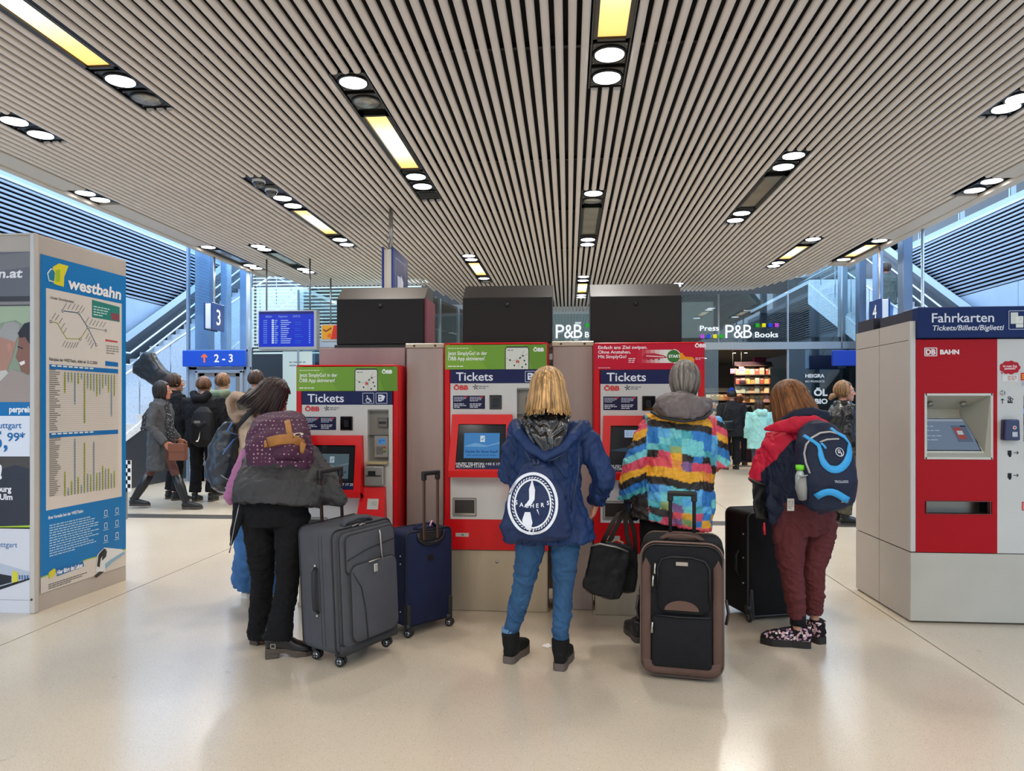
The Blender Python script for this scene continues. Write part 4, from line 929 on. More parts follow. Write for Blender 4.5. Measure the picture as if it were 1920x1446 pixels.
# woman, dark hair, smiling
fp([(36, 628), (48, 608), (59, 604), (59, 700), (52, 702), (40, 696), (36, 680), (30, 670), (34, 656)], '#8a5f4c', 5); fp([(34, 625), (46, 607), (59, 603), (59, 650), (48, 632), (38, 634)], '#2b2322', 6)
fp([(37, 680), (47, 676), (48, 682), (40, 686)], '#f2ece6', 7); P.line([P.uv(34, 650), P.uv(44, 654)], .008, '#2b2322', 7); fp([(-30, 754), (-30, 735), (0, 716), (24, 692), (44, 700), (59, 706), (59, 754)], '#a39389', 5)
band(754, 780, '#1170b0', 2); P.text('perpreis', P.uv(57, 0)[0]-.155, P.uv(0, 773)[1], .042, '#f2f4f6', 4, .035, width=.165)
band(780, 856, '#dfe3ec', 2); P.text('uttgart', P.uv(-2, 0)[0], P.uv(0, 803)[1], .042, '#1b6ca8', 4, .01, width=P.uv(41, 0)[0]-P.uv(-2, 0)[0])
P.text('5,', P.uv(-14, 0)[0], P.uv(0, 841)[1], .12, '#1b6ca8', 4, .02); P.text('99*', P.uv(14, 0)[0], P.uv(0, 827)[1], .058, '#1b6ca8', 4, .02, width=P.uv(48, 0)[0]-P.uv(14, 0)[0])
band(856, 991, '#33343c', 2); fp([(-60, 856), (59, 856), (59, 880), (30, 872), (0, 880)], '#4c4641', 2.5); P.text('!', P.uv(-3, 0)[0], P.uv(0, 897)[1], .09, '#f0eef0', 4, .05)
P.text('Salzburg', P.uv(22, 0)[0], P.uv(0, 922)[1], .04, '#f0eef0', 4, .03, al='r'); P.text('Ulm', P.uv(24, 0)[0], P.uv(0, 937)[1], .04, '#f0eef0', 4, .03, al='r')
band(989, 1150, '#d7d7dc', 2); fp([(-60, 989), (57, 985), (59, 980), (59, 989)], '#a7c43c', 5); P.text('Stuttgart', P.uv(33, 0)[0], P.uv(0, 1026)[1], .038, '#2b6ea6', 4, .0, al='r')
fp([(-40, 1050), (0, 1056), (56, 1072), (56, 1086), (0, 1102), (-40, 1110)], '#b9c0cc', 3); fp([(-40, 1074), (0, 1076), (22, 1080), (22, 1092), (0, 1098), (-40, 1100)], '#2b2c30', 4); fp([(24, 1070), (34, 1073), (34, 1092), (24, 1095)], '#d8d03a', 5)
fp([(-40, 1108), (0, 1100), (56, 1084), (56, 1087), (0, 1106), (-40, 1116)], '#2a2a2c', 5)
for i in range(4): fp([(36+i*5, 1078), (39+i*5, 1079), (39+i*5, 1086), (36+i*5, 1087)], '#4b6a96', 5)
P.rect(e0, P.uv(0, 1124)[1]-.002, e1, P.uv(0, 1124)[1], '#8f8c86', 5)
pb = P.build('portrait_poster', t); pb.location = -V(t.location)
# ---------------------------------------------------------------- people: tools
def bake(o):
    dg = bpy.context.evaluated_depsgraph_get(); dg.update()
    me = bpy.data.meshes.new_from_object(o.evaluated_get(dg)); old = o.data; o.modifiers.clear(); o.data = me; bpy.data.meshes.remove(old)
    for p in me.polygons: p.use_smooth = True
    return o
_tex = {}
def clouds(sc, depth=2):
    if (sc, depth) not in _tex:
        t = bpy.data.textures.new('folds', 'CLOUDS'); t.noise_scale = sc; t.noise_depth = depth; _tex[sc, depth] = t
    return _tex[sc, depth]
def folds(o, amp, kind):
    """pulled cloth creases pressed into the surface: kind 'jacket' hangs and drags slantwise, 'legs' bunches across"""
    from mathutils import noise
    me = o.data
    if kind == 'legs': A = V((9, 9, 26))
    else: A = V((17, 15, 9))
    nr_ = [v.normal.copy() for v in me.vertices]; cs = [v.co.copy() for v in me.vertices]; out = []
    for c, nn in zip(cs, nr_):
        wv = noise.noise(c*4)*1.6
        if kind == 'legs': q = V((c.x*A.x, c.y*A.y, c.z*A.z+c.x*8+wv*2))
        else: q = V((c.x*A.x+c.z*6+wv*2, c.y*A.y, c.z*A.z-abs(c.x)*12))
        n1 = noise.noise(q); n2 = noise.noise(q*1.9+V((7, 3, 1)))
        r = max(0, 1-abs(n1)*5)**1.6; r2 = max(0, 1-abs(n2)*5)**1.6
        out.extend(c+nn*amp*(n1*.8-r*.75-r2*.35*(noise.noise(c*6)+.4)))
    me.vertices.foreach_set('co', out)
    me.update()
def fuse(name, b, m, parent, voxel=.01, smooth=3, disp=None, label=None, extra=None):
    o = b.build(name, m, parent, label=label)
    md = o.modifiers.new('r', 'REMESH'); md.mode = 'VOXEL'; md.voxel_size = voxel
    if smooth: s = o.modifiers.new('s', 'SMOOTH'); s.iterations = smooth; s.factor = .6
    for st, sc in (disp or []):
        d = o.modifiers.new('d', 'DISPLACE'); d.texture = clouds(sc); d.strength = st; d.mid_level = .5; d.texture_coords = 'LOCAL'
    bake(o)
    if not o.data.materials: o.data.materials.append(m)
    return o
def paint(o, mats, fn):
    """colour areas of one cloth: fn(centre, normal) -> index"""
    me = o.data; me.materials.clear()
    for m in mats: me.materials.append(m)
    for p in me.polygons: p.material_index = fn(p.center, p.normal)
    return o
def join(o, others):
    """put other meshes of the same body into o's mesh"""
    bm = bmesh.new(); bm.from_mesh(o.data)
    for q in others: bm.from_mesh(q.data); me = q.data; bpy.data.objects.remove(q); bpy.data.meshes.remove(me)
    bm.to_mesh(o.data); bm.free()
    for p in o.data.polygons: p.use_smooth = True; p.material_index = 0
def skin(h='#c99478'): return mat(h, .5, var=.04, vs=20, bump=.05, bs=120, spec=.4)
def rotm(yaw=0, pitch=0, roll=0): return Matrix.Rotation(yaw, 4, 'Z') @ Matrix.Rotation(pitch, 4, 'X') @ Matrix.Rotation(roll, 4, 'Y')
def head_shape(b, M, s=1.0):
    """face looks along +y of M"""
    def e(c, r, n=14): 
        MM = M @ Matrix.Translation(V(c)*s) @ Matrix.Diagonal((r[0]*s, r[1]*s, r[2]*s, 1))
        bm = bmesh.new(); bmesh.ops.create_uvsphere(bm, u_segments=n, v_segments=10, radius=1); b.bm(bm, True, MM)
    def tb(p, r, n=8): b.tube([M @ (V(q)*s) for q in p], [x*s for x in r], n)
    e((0, -.008, .022), (.075, .094, .095)); e((0, .028, -.035), (.058, .062, .075)); e((0, .045, -.075), (.04, .042, .035)); e((0, .078, -.092), (.018, .014, .014))
    tb([(0, .086, .022), (0, .100, .0), (0, .112, -.022), (0, .100, -.034)], [.007, .009, .0125, .008]); e((.011, .098, -.028), (.007, .008, .006)); e((-.011, .098, -.028), (.007, .008, .006))
    e((0, .086, -.055), (.022, .011, .006)); e((0, .085, -.065), (.019, .011, .007))
    for sx in (-1, 1):
        e((sx*.031, .074, .035), (.024, .013, .009)); e((sx*.042, .058, -.018), (.022, .022, .022)); e((sx*.078, -.008, -.012), (.008, .018, .028))
def eyes(M, s, parent, glasses=False):
    b = B().use(mat('#e8e2da', .2)); d = mat('#2a1c14', .15)
    for sx in (-1, 1):
        b.use(mat('#e8e2da', .2)); b.sph(M @ (V((sx*.030, .073, .014))*s), .0125*s, n=10); b.use(d); b.sph(M @ (V((sx*.030, .0815, .014))*s), .0055*s, n=8)
    b.build('eyes', None, parent)
    e = B()
    for sx in (-1, 1): e.tube([M @ (V(q)*s) for q in ((sx*.014, .091, .036), (sx*.030, .090, .040), (sx*.046, .080, .035))], [.003*s, .0035*s, .002*s], 6)
    e.build('eyebrows', mat('#2c1f17', .8), parent)
    l = B(); l.tube([M @ (V(q)*s) for q in ((-.020, .089, -.060), (0, .0985, -.059), (.020, .089, -.060))], [.002*s, .0045*s, .002*s], 6); l.build('lips', mat('#a4504a', .4), parent)
    if glasses:
        g = B()
        for sx in (-1, 1):
            c = V((sx*.031, .098, .012)); g.tube([M @ ((c+V((.021*cos(t), 0, .016*sin(t))))*s) for t in [2*pi*i/16 for i in range(17)]], .0018*s, 5)
            g.tube([M @ (V(q)*s) for q in ((sx*.052, .098, .016), (sx*.078, .06, .016), (sx*.082, -.005, .008))], .0018*s, 5)
        g.tube([M @ (V(q)*s) for q in ((-.01, .099, .014), (.01, .099, .014))], .0018*s, 5); g.build('glasses', mat('#2b2b30', .2, .6), parent)
def hair(M, s, parent, col, length=.1, n=160, cut=1.05, puff=1.0, wild=.1, spread=0.0, seed=1, part=0.0, name='hair', w=.011, fringe=.0, curl=0.0):
    """locks from the crown, down over the skull, hanging to `length` below the skull centre"""
    rr = random.Random(seed); b = B(); rx, ry, rz = .086*puff, .104*puff, .108*puff; c0 = V((0, -.012, .022))
    c_ = lin(col); sh = lambda f: mat(tuple(round(min(1, x*f), 4) for x in c_), .45, var=.3, vs=60, stretch=(1, 1, .12), spec=.3); m1 = sh(.62); tones = [m1, sh(.85), sh(1.0), sh(1.35), sh(1.7)]; b.use(m1)
    bm = bmesh.new(); bmesh.ops.create_uvsphere(bm, u_segments=24, v_segments=16, radius=1)
    for v in list(bm.verts):
        # keep the cap off the face
        if v.co.y > .42 and v.co.z < .45: v.co.y = .42+(v.co.y-.42)*.05
        if v.co.z < -.35: v.co.z = -.35
        v.co = V((v.co.x*rx*.97, v.co.y*ry*.97, v.co.z*rz*.97))+c0
    b.bm(bm, True, M @ Matrix.Diagonal((s, s, s, 1)))
    for i in range(n):
        az = rr.uniform(cut, 2*pi-cut)     # 0 = face
        fx, fy = sin(az), cos(az); L = length*(1+rr.uniform(-wild, wild))+ (.0 if fringe == 0 else 0)
        th0 = rr.uniform(.02, .9); pts = []; rad = []
        j = rr.uniform(-.12, .12); k_ = 1+rr.uniform(-.02, .04)
        for q in range(5):
            th = th0+(1.62-th0)*q/4; a = az+j*q/4
            pts.append(c0+V((sin(a)*sin(th)*rx*k_, cos(a)*sin(th)*ry*k_, cos(th)*rz*k_)))
        e = pts[-1]; dirn = V((sin(az+j), cos(az+j), 0)); down = L+e.z-.0
        if down > .01:
            for q in range(1, 4):
                t = q/3; cu = curl*sin(t*6+i)*.02
                pts.append(e+V((0, 0, -down*t))+dirn*(spread*t-.03*t*t*(spread < .02))*1.0+V((cu, -cu, 0)))
        ww = w*rr.uniform(.7, 1.25)
        for q in range(len(pts)):
            t = q/(len(pts)-1); f = (.5+.9*t if t < .5 else .95)*(1 if t < .85 else .45); rad.append((ww*f*s, ww*.42*f*s))
        P3 = [M @ (p*s) for p in pts]; side = (M.to_3x3() @ V((cos(az), -sin(az), 0)))
        b.use(rr.choice(tones)); b.tube(P3, rad, 6, wdir=side)
    return b.build(name, None, parent)
def hand(b, wr, d, n_, th, s=1.0, curl=.5, spread=.1):
    """wr wrist, d finger direction, n_ palm normal (fingers curl to it), th thumb side"""
    wr = V(wr); d = V(d).normalized(); n_ = V(n_); n_ = (n_-d*n_.dot(d)).normalized(); th = V(th); th = (th-d*th.dot(d)-n_*th.dot(n_)).normalized()
    b.tube([wr-d*.03*s, wr, wr+d*.03*s, wr+d*.065*s, wr+d*.088*s], [(.026*s, .020*s), (.027*s, .019*s), (.036*s, .017*s), (.040*s, .015*s), (.036*s, .011*s)], 12, wdir=th)
    for i, (o, L) in enumerate(((.030, .070), (.010, .079), (-.010, .074), (-.029, .058))):
        p = wr+d*.082*s+th*o*s; dd = (d+th*(o*spread*8)).normalized(); pts = [p-dd*.015*s, p]; a = 0
        for q in (.45, .32, .23):
            a += curl*(.8+.12*i); v = dd*cos(a)+n_*sin(a); p = p+v*L*q*s; pts.append(p)
        b.tube(pts, [.0088*s, .0090*s, .0084*s, .0078*s, .0062*s], 8)
    p = wr+d*.02*s+th*.026*s; t1 = (d*.75+th*.75+n_*.25).normalized(); t2 = (d*.95+th*.25+n_*.5).normalized()
    b.tube([p-t1*.012*s, p+t1*.018*s, p+t1*.038*s, p+t1*.038*s+t2*.028*s, p+t1*.038*s+t2*.046*s], [.013*s, .0125*s, .0105*s, .0095*s, .007*s], 8)
def shoe(parent, heel, ang, m, L=.26, top=.12, r=.043, sole=.03, heelh=0.0, sm=None, name='boot', w=.047, leg=None, lean=0, deco=None):
    """heel: back-bottom point on the ground; ang: direction the toe points (0 = away from viewer, positive = to the left)"""
    M = Matrix.Translation(V(heel)) @ Matrix.Rotation(ang, 4, 'Z'); z0 = sole+heelh
    b = B(); Q = lambda x, y, z: M @ V((x, y, z))
    def zl(y): return z0 if y < L*.35 else max(sole, z0-(y-L*.35)/(L*.3)*heelh)
    ys = [0.0, .03, .07, .11, .16, .21, .245, L]; hs = [.055, .07, .078, .075, .062, .05, .04, .02]; ws = [.028, .036, .038, .038, w*.95, w, w*.85, .02]
    b.tube([Q(0, y, zl(y)+h*.5-.003) for y, h in zip(ys, hs)], [(a, h*.62) for a, h in zip(ws, hs)], 14, wdir=(M.to_3x3() @ V((1, 0, 0))), p=2.6)
    if top > .08: b.tube([Q(0, .055, z0+.03), Q(0, .053, z0+.07), Q(0, .048-lean*.3, z0+(top+.07)/2), Q(0, .045-lean, z0+top)], [(.040, .052), (r, r*1.15), (r, r*1.1), (r*1.02, r*1.12)], 14, wdir=(M.to_3x3() @ V((1, 0, 0))))
    o = fuse(name, b, m, parent, .006, 2)
    if deco: paint(o, [m]+deco[0], deco[1])
    so = B(); prof = [(0, .024), (.015, .034), (.06, .037), (.11, .033), (.17, w*.98), (.22, w), (.25, w*.75), (L+.006, .012)]
    def ol(z_, g=1.0): return [Q(x*g, y, z_) for y, x in prof]+[Q(-x*g, y, z_) for y, x in reversed(prof)]
    lo = [v.copy() for v in ol(0, 1.03)]; hi = [Q(x*1.03, y, zl(y)+.006) for y, x in prof]+[Q(-x*1.03, y, zl(y)+.006) for y, x in reversed(prof)]
    if heelh > .01:
        # heel block plus thin forefoot sole
        so.rbox(-.032, -.002, 0, .032, .075, z0+.004, .005, 1, M=M)
        lo = [Q(x*1.03, y, max(0, zl(y)-sole)) for y, x in prof]+[Q(-x*1.03, y, max(0, zl(y)-sole)) for y, x in reversed(prof)]
    n = len(lo); so.add(lo+hi, [tuple(range(n))[::-1], tuple(range(n, 2*n))]+[(i, (i+1) % n, (i+1) % n+n, i+n) for i in range(n)])
    so.build('sole', sm or mat('#4a4038', .7), o)
    return o
def J0(H, lean=0):
    """standing joints, facing +y"""
    j = dict(head=(0, .012, .932), nk=(0, -.004, .865), ch=(0, -.004, .76), wa=(0, 0, .64), pe=(0, 0, .535),
             hL=(-.048, 0, .51), kL=(-.052, .012, .28), aL=(-.055, -.012, .05), hR=(.048, 0, .51), kR=(.052, .012, .28), aR=(.055, -.012, .05),
             sL=(-.108, 0, .815), eL=(-.135, -.02, .64), wL=(-.135, .035, .50), sR=(.108, 0, .815), eR=(.135, -.02, .64), wR=(.135, .035, .50))
    return {k: V(v)*H for k, v in j.items()}
def body(t, J, H, M, sk='#c99478', hands=(None, None), hs=1.0, vox=.012, face=True, glasses=False, fine=.0045):
    """one continuous figure; head and hands finely meshed and joined into the same mesh"""
    b = B(); h = H
    b.tube([J['pe']-V((0, 0, .03*h)), J['pe'], J['wa'], J['ch'], (J['ch']+J['nk'])/2+V((0, 0, .01*h)), J['nk']], [(.07*h, .05*h), (.085*h, .06*h), (.068*h, .05*h), (.082*h, .058*h), (.07*h, .05*h), (.03*h, .03*h)], 16, wdir=(J['sR']-J['sL']))
    b.tube([J['nk']-V((0, 0, .03*h)), J['nk'], J['head']], [.033*h, .030*h, .030*h], 12)
    for s in 'LR':
        b.tube([J['h'+s]+V((0, 0, .02*h)), (J['h'+s]+J['k'+s])/2, J['k'+s], J['k'+s]*.6+J['a'+s]*.4, J['a'+s], J['a'+s]-V((0, 0, .03*h))], [.042*h, .036*h, .025*h, .025*h, .018*h, .022*h], 12)
        sp = J['ch']*.3+J['s'+s]*.7
        b.tube([sp, J['s'+s], (J['s'+s]+J['e'+s])/2, J['e'+s], (J['e'+s]*.6+J['w'+s]*.4), J['w'+s]], [.034*h, .032*h, .025*h, .021*h, .021*h, .015*h], 10)
    o = fuse('body', b, skin(sk), t, vox, 2)
    ex = []
    hb = B(); MH = Matrix.Translation(J['head']) @ M; head_shape(hb, MH, hs); hb.tube([J['head']-V((0, 0, .04*hs)), J['head']*.4+J['nk']*.6], [.047*hs, .050*hs], 14)
    ex.append(fuse('body', hb, skin(sk), t, fine, 2))
    for w_, hd in zip('LR', hands):
        if hd:
            q = B(); a = J['w'+w_]; e = J['e'+w_]; q.tube([a+(e-a)*.35, a], [.019*h, .0145*h], 10); hand(q, a, *hd[:3], s=hs*.98, curl=hd[3] if len(hd) > 3 else .5)
            ex.append(fuse('body', q, skin(sk), t, .0036, 1))
    join(o, ex)
    if face: eyes(MH, hs, t, glasses)
    return MH
def legs_mesh(t, J, H, m, name='trousers', r=(.058, .052, .042, .036, .036), hem=.08, hip=(.105, .075), disp=((.012, .05),), vox=.011, top=None, label=None, fold=0):
    b = B(); h = H
    b.tube([J['pe']+V((0, 0, .05*h)), J['pe'], (J['hL']+J['hR'])/2-V((0, 0, .015*h))], [(hip[0]*h*.92, hip[1]*h*.95), (hip[0]*h, hip[1]*h), (hip[0]*h*.9, hip[1]*h*.9)], 18, wdir=(J['hR']-J['hL']))
    for s in 'LR':
        A, K_, C = J['h'+s], J['k'+s], J['a'+s]; e = C+(K_-C).normalized()*hem*h*.3
        b.tube([A+V((0, 0, .02*h)), A*.6+K_*.4, K_+(A-K_)*.08, K_-(K_-C)*.1, K_*.5+C*.5, e], [r[0]*h, r[1]*h, r[2]*h, r[2]*h*.95, r[3]*h, r[4]*h], 14)
    o = fuse(name, b, m, t, vox, 2, disp, label)
    if fold: folds(o, fold, 'legs')
    return o
def jacket(t, J, H, m, prof, name='jacket', sl=(.042, .038, .034, .030), disp=((.02, .08), (.008, .03)), vox=.010, collar=True, label=None, cuff=.0, hood=None, arms='LR', wd=None, extra=None, fold=0):
    """prof: [(centre, rx, ry)] from collar to hem"""
    b = B(); h = H
    b.tube([p[0] for p in prof], [(p[1], p[2]) for p in prof], 20, wdir=wd or (J['sR']-J['sL']))
    for s in arms:
        S, E, W_ = J['s'+s], J['e'+s], J['w'+s]; c = J['ch']*.35+S*.65+V((0, 0, .0))
        b.tube([c, S, S*.5+E*.5, E, E*.5+W_*.5, W_+(E-W_)*cuff], [sl[0]*h, sl[0]*h*1.02, sl[1]*h, sl[2]*h*1.02, sl[2]*h*.95, sl[3]*h], 14)
    if extra: extra(b)
    o = fuse(name, b, m, t, vox, 3, disp, label)
    if fold: folds(o, fold, 'jacket')
    return o
def std(label, D, px, foot, H, yaw, skin_='#c08a70', hairc='#3a2a20', coat='#18181a', pants='#141416', hem=.5, hl=.06, girth=1.0, name='person', pose=None, shoes='#111111', cn='jacket', x=None, base=None, hood=None, cut=1.25, n=110, tilt=0, arms=(None, None), group=None, pc=(.058, .052, .042, .038, .040)):
    """a whole person farther off: stands at (px) D metres away; yaw 0 = back to the viewer"""
    g = base or PD(px, 760, D); t = thing(name, label, 'person', (g.x, g.y, (base.z if base else 0)), yaw, group)
    J = J0(H)
    for k, v in (pose or {}).items(): J[k] = V(v)*H
    if not pose:
        for k in ('sL', 'eL', 'wL', 'sR', 'eR', 'wR'): J[k].x *= 1.28
        for k in ('hL', 'kL', 'aL', 'hR', 'kR', 'aR'): J[k].x *= 1.2
    MH = body(t, J, H, rotm(0, tilt), skin_, hands=arms, hs=H/1.72*1.08, vox=.02, fine=.009)
    hair(MH, H/1.72*1.1, t, hairc, hl, n, cut, w=.014)
    legs_mesh(t, J, H, cloth(pants), r=pc, vox=.014, disp=None, fold=.009)
    up = lambda z, rx, ry, y=0: (V((J['ch'].x*(z-.5)/.26 if z > .5 else 0, y*H, z*H)), rx*H*girth, ry*H*girth)
    prof = [up(.872, .042, .042), up(.845, .06, .05), up(.815, .115, .062), up(.76, .115, .08), up(.64, .108, .08), up(.54, .115, .085), up(hem, .12, .09)]
    o = jacket(t, J, H, sl=(.042*girth**.6, .038*girth**.6, .034*girth**.6, .030), m=cloth(coat) if isinstance(coat, str) else coat, prof=prof, vox=.014, name=cn, disp=((.03, .12),), fold=.012)
    for s in 'LR':
        a = J['a'+s]; shoe(t, (a.x, a.y-.05*H/1.7, max(0, a.z-.05*H)), 0, mat(shoes, .5), L=.27*H/1.75, top=.11, sole=.02)
    return t, J, MH
# ---------------------------------------------------------------- the blond woman in the navy jacket
def fg(name, label, D, px, py):
    g = PD(px, 760, D); t = thing(name, label, 'person', (g.x, g.y, 0)); L = V(t.location)
    return t, (lambda x, y, d=0: PD(x, y, D+d)-L), D/F
def col_attr(o, fn, key, rough=.55, bump=.25, bs=30, spec=.3):
    me = o.data; a = me.color_attributes.new('Col', 'FLOAT_COLOR', 'POINT')
    for i, v in enumerate(me.vertices): c = fn(v.co); a.data[i].color = (*c, 1)
    m = bpy.data.materials.new(key); m.use_nodes = True; nt = m.node_tree; p = nt.nodes['Principled BSDF']; n = nt.nodes.new('ShaderNodeVertexColor'); n.layer_name = 'Col'
    nt.links.new(n.outputs[0], p.inputs['Base Color']); p.inputs['Roughness'].default_value = rough; p.inputs['Specular IOR Level'].default_value = spec
    tc = nt.nodes.new('ShaderNodeTexCoord'); no = nt.nodes.new('ShaderNodeTexNoise'); no.inputs['Scale'].default_value = bs; b = nt.nodes.new('ShaderNodeBump'); b.inputs['Strength'].default_value = bump; b.inputs['Distance'].default_value = .01
    nt.links.new(tc.outputs['Object'], no.inputs['Vector']); nt.links.new(no.outputs['Fac'], b.inputs['Height']); nt.links.new(b.outputs[0], p.inputs['Normal'])
    me.materials.clear(); me.materials.append(m)
    for q in me.polygons: q.material_index = 0

t, Jf, k = fg('person', 'blond woman in navy hooded jacket and blue jeans, back turned, at the middle machine', 3.95, 1015, 1250)
H = 1.63
J = dict(head=Jf(1027, 736, .02), nk=Jf(1027, 778), ch=Jf(1028, 830), wa=Jf(1024, 905), pe=Jf(1028, 985),
         hL=Jf(999, 1000), kL=Jf(981, 1096, .03), aL=Jf(957, 1192, .09), hR=Jf(1060, 1000), kR=Jf(1057, 1098, .0), aR=Jf(1050, 1210, -.03),
         sL=Jf(974, 806, .02), eL=Jf(956, 888, .02), wL=Jf(985, 868, .26), sR=Jf(1088, 806, .0), eR=Jf(1132, 893, -.02), wR=Jf(1119, 942, .10))
MH = body(t, J, H, rotm(R(3), R(-8)), '#c98f74', hands=(None, ((-.25, .2, -.9), (-.8, .2, .2), (.3, 1, 0), .55)), face=True)
hair(MH, 1.02, t, '#b08a5a', .125, 480, .85, 1.1, .14, .028, 3, w=.0075)
legs_mesh(t, J, H, cloth('#2f5173', var=.25, rough=.8), 'jeans', r=(.056, .050, .0385, .034, .0265), hem=.02, hip=(.098, .078), disp=((.012, .06),), vox=.0075, fold=.009)
pr = [(Jf(1027, 782), .075, .07), (Jf(1027, 792), .10, .085), (Jf(1028, 806), .185, .10), (Jf(1028, 840, .0), .20, .125), (Jf(1022, 900), .195, .13), (Jf(1024, 950, -.01), .215, .145), (Jf(1030, 990, -.01), .245, .16), (Jf(1031, 1014, -.01), .262, .168)]
NV = cloth('#1c315a', var=.15, rough=.55, bump=.6, bs=12)
jk = jacket(t, J, H, NV, pr, sl=(.046, .044, .042, .032), disp=((.03, .10),), vox=.0075, fold=.014)
# turned-down hood: navy outside, shiny black lining
b = B(); b.tube([Jf(965, 792, -.0), Jf(972, 812, -.09), Jf(992, 838, -.15), Jf(1022, 856, -.175), Jf(1050, 842, -.16), Jf(1076, 815, -.10), Jf(1092, 795, -.02)], [(.03, .03), (.035, .024), (.034, .022), (.035, .022), (.034, .022), (.036, .024), (.03, .03)], 10)
fuse('hood', b, NV, t, .008, 2, ((.01, .04),))
b = B(); b.tube([Jf(1024, 776, -.045), Jf(1024, 795, -.10), Jf(1024, 822, -.135), Jf(1021, 850, -.155)], [(.135, .035), (.135, .04), (.105, .035), (.045, .02)], 18, wdir=(1, 0, 0))
hl_ = fuse('hood_lining', b, mat('#1b1a1a', .22, var=.3, vs=30, bump=.35, bs=7, spec=.7), t, .007, 2, None, 'shiny black hood lining'); folds(hl_, .02, 'jacket')
shoe(t, V((J['aL'].x-.01, J['aL'].y-.07, 0)), R(-18), cloth('#131211'), top=.13, r=.05, sole=.035, sm=mat('#5a5048', .8), name='ankle_boot')
shoe(t, V((J['aR'].x-.005, J['aR'].y-.06, 0)), R(-10), cloth('#131211'), top=.13, r=.05, sole=.035, sm=mat('#5a5048', .8), name='ankle_boot')
b = B(); b.tube([J['aL']+V((.0, 0, .0)), J['aL']+V((.0, 0, .045))], [.052, .05], 14); b.build('turned_up_cuff', cloth('#5d7d9e'), t)
b = B()
for s_ in (-1, 1): b.tube([Jf(1000, 868, -.17), Jf(990, 862, -.19), Jf(1012, 858, -.18), Jf(1040+s_*20, 862, -.15)], .004, 6)
# gym bag with white emblem, hanging on the back
g = PD(1010, 760, 3.95); gb = thing('drawstring_bag', 'navy drawstring gym bag with white round emblem on the blond woman\'s back', 'bag', (g.x, g.y, 0)); Lg = V(gb.location)
Q = lambda x, y, d: PD(x, y, 3.95+d)-Lg
b = B(); b.tube([Q(1006, 862, -.155), Q(1006, 878, -.18), Q(1006, 915, -.215), Q(1006, 950, -.235), Q(1005, 985, -.235), Q(1008, 1006, -.215), Q(1010, 1013, -.19)], [(.02, .015), (.08, .02), (.13, .035), (.165, .045), (.19, .045), (.185, .035), (.16, .01)], 24, wdir=(1, 0, 0), p=2.6)
bagm = cloth('#1c2c50', rough=.5)
bo = fuse('sack', b, bagm, gb, .008, 3, ((.028, .10), (.012, .035)))
b = B()
for x0, x1 in ((1000, 985), (1014, 1060)): b.tube([Q(x0, 866, -.17), Q((x0+x1)/2, 862, -.19), Q(x1, 845 if x1 < 1000 else 850, -.16)], .004, 6)
b.tube([Q(1085, 845, -.14), Q(1085, 880, -.15), Q(1078, 920, -.16), Q(1070, 955, -.17)], .005, 6)
b.tube([Q(1000, 862, -.175), Q(1003, 872, -.2)], .009, 8).tube([Q(1010, 862, -.175), Q(1008, 872, -.2)], .009, 8)
b.build('drawcord', mat('#20304f', .6), gb)
# emblem projected on the sack's near surface
from mathutils.bvhtree import BVHTree
def bvh(o): return BVHTree.FromPolygons([v.co for v in o.data.vertices], [tuple(p.vertices) for p in o.data.polygons])
def onto(o, O, U, W_, back=.5):
    """print on a curved cloth: plane coordinates are dropped onto the mesh along the plane's normal"""
    tr = bvh(o); P = Print(O, U, W_); N_ = P.N
    def fn(u, v, l):
        p = P.O+P.U*u+P.W*v+N_*back; h = tr.ray_cast(p, -N_)
        return (h[0] if h[0] is not None else P.O+P.U*u+P.W*v)+N_*(.0016+.0009*l)
    P.fn = fn; return P
def grid_ring(P, u, v, a, b_, w, c, l=1, n=72, seg=3):
    for q in range(seg):
        P.ring(u, v, a-w*q/seg, b_-w*q/seg, w/seg, c, l, n)
c = Q(999, 943, -.25); rx, rz = 47*k*.95, 58*k*.93
P = onto(bo, c, (1, 0, 0), (0, 0, 1))
WH = '#dfe3ea'
grid_ring(P, 0, -.004, rx, rz, .015, WH); grid_ring(P, 0, -.004, rx-.034, rz-.034, .009, WH)
for i in range(44):
    a = 2*pi*i/44; r1x, r1z = rx-.024, rz-.024; P.line([((r1x)*cos(a), -.004+r1z*sin(a)), ((r1x-.006)*cos(a+.09), -.004+(r1z-.006)*sin(a+.09))], .005, WH, 1)
def fpoly(pts, c_, l=1):
    # a filled shape cut into thin strips so that it follows the cloth
    ys = [p[1] for p in pts]; y0, y1 = min(ys), max(ys); n = 14
    def span(y):
        xs = []
        for (ax_, ay), (bx, by) in zip(pts, pts[1:]+pts[:1]):
            if (ay-y)*(by-y) < 0: xs.append(ax_+(bx-ax_)*(y-ay)/(by-ay))
        return (min(xs), max(xs)) if len(xs) > 1 else None
    for i in range(n):
        a, b__ = y0+(y1-y0)*(i+.001)/n, y0+(y1-y0)*(i+.999)/n; s0, s1 = span(a), span(b__)
        if s0 and s1: P.poly([(s0[0], a), (s0[1], a), (s1[1], b__), (s1[0], b__)], c_, l)
fpoly([(-.045, -.02), (-.018, .02), (-.02, .07), (-.005, .12), (.012, .07), (.010, .02), (-.01, -.012)], WH); fpoly([(-.030, -.135), (-.055, -.09), (-.04, -.045), (-.012, -.045), (0, -.10), (-.012, -.14)], WH); fpoly([(.02, -.03), (.035, -.06), (.028, -.03)], WH)
P.line([(-.02, -.14), (0, -.165), (.006, -.13)], .006, WH)
for i, ch in enumerate('SACHERS'): P.text(ch, -.085+i*.0275, -.012-.010*sin(i/6*pi)+(.006 if i in (0, 6) else 0), .021, WH, 3, .02, al='c')
P.build('emblem', gb, label='white round emblem print')
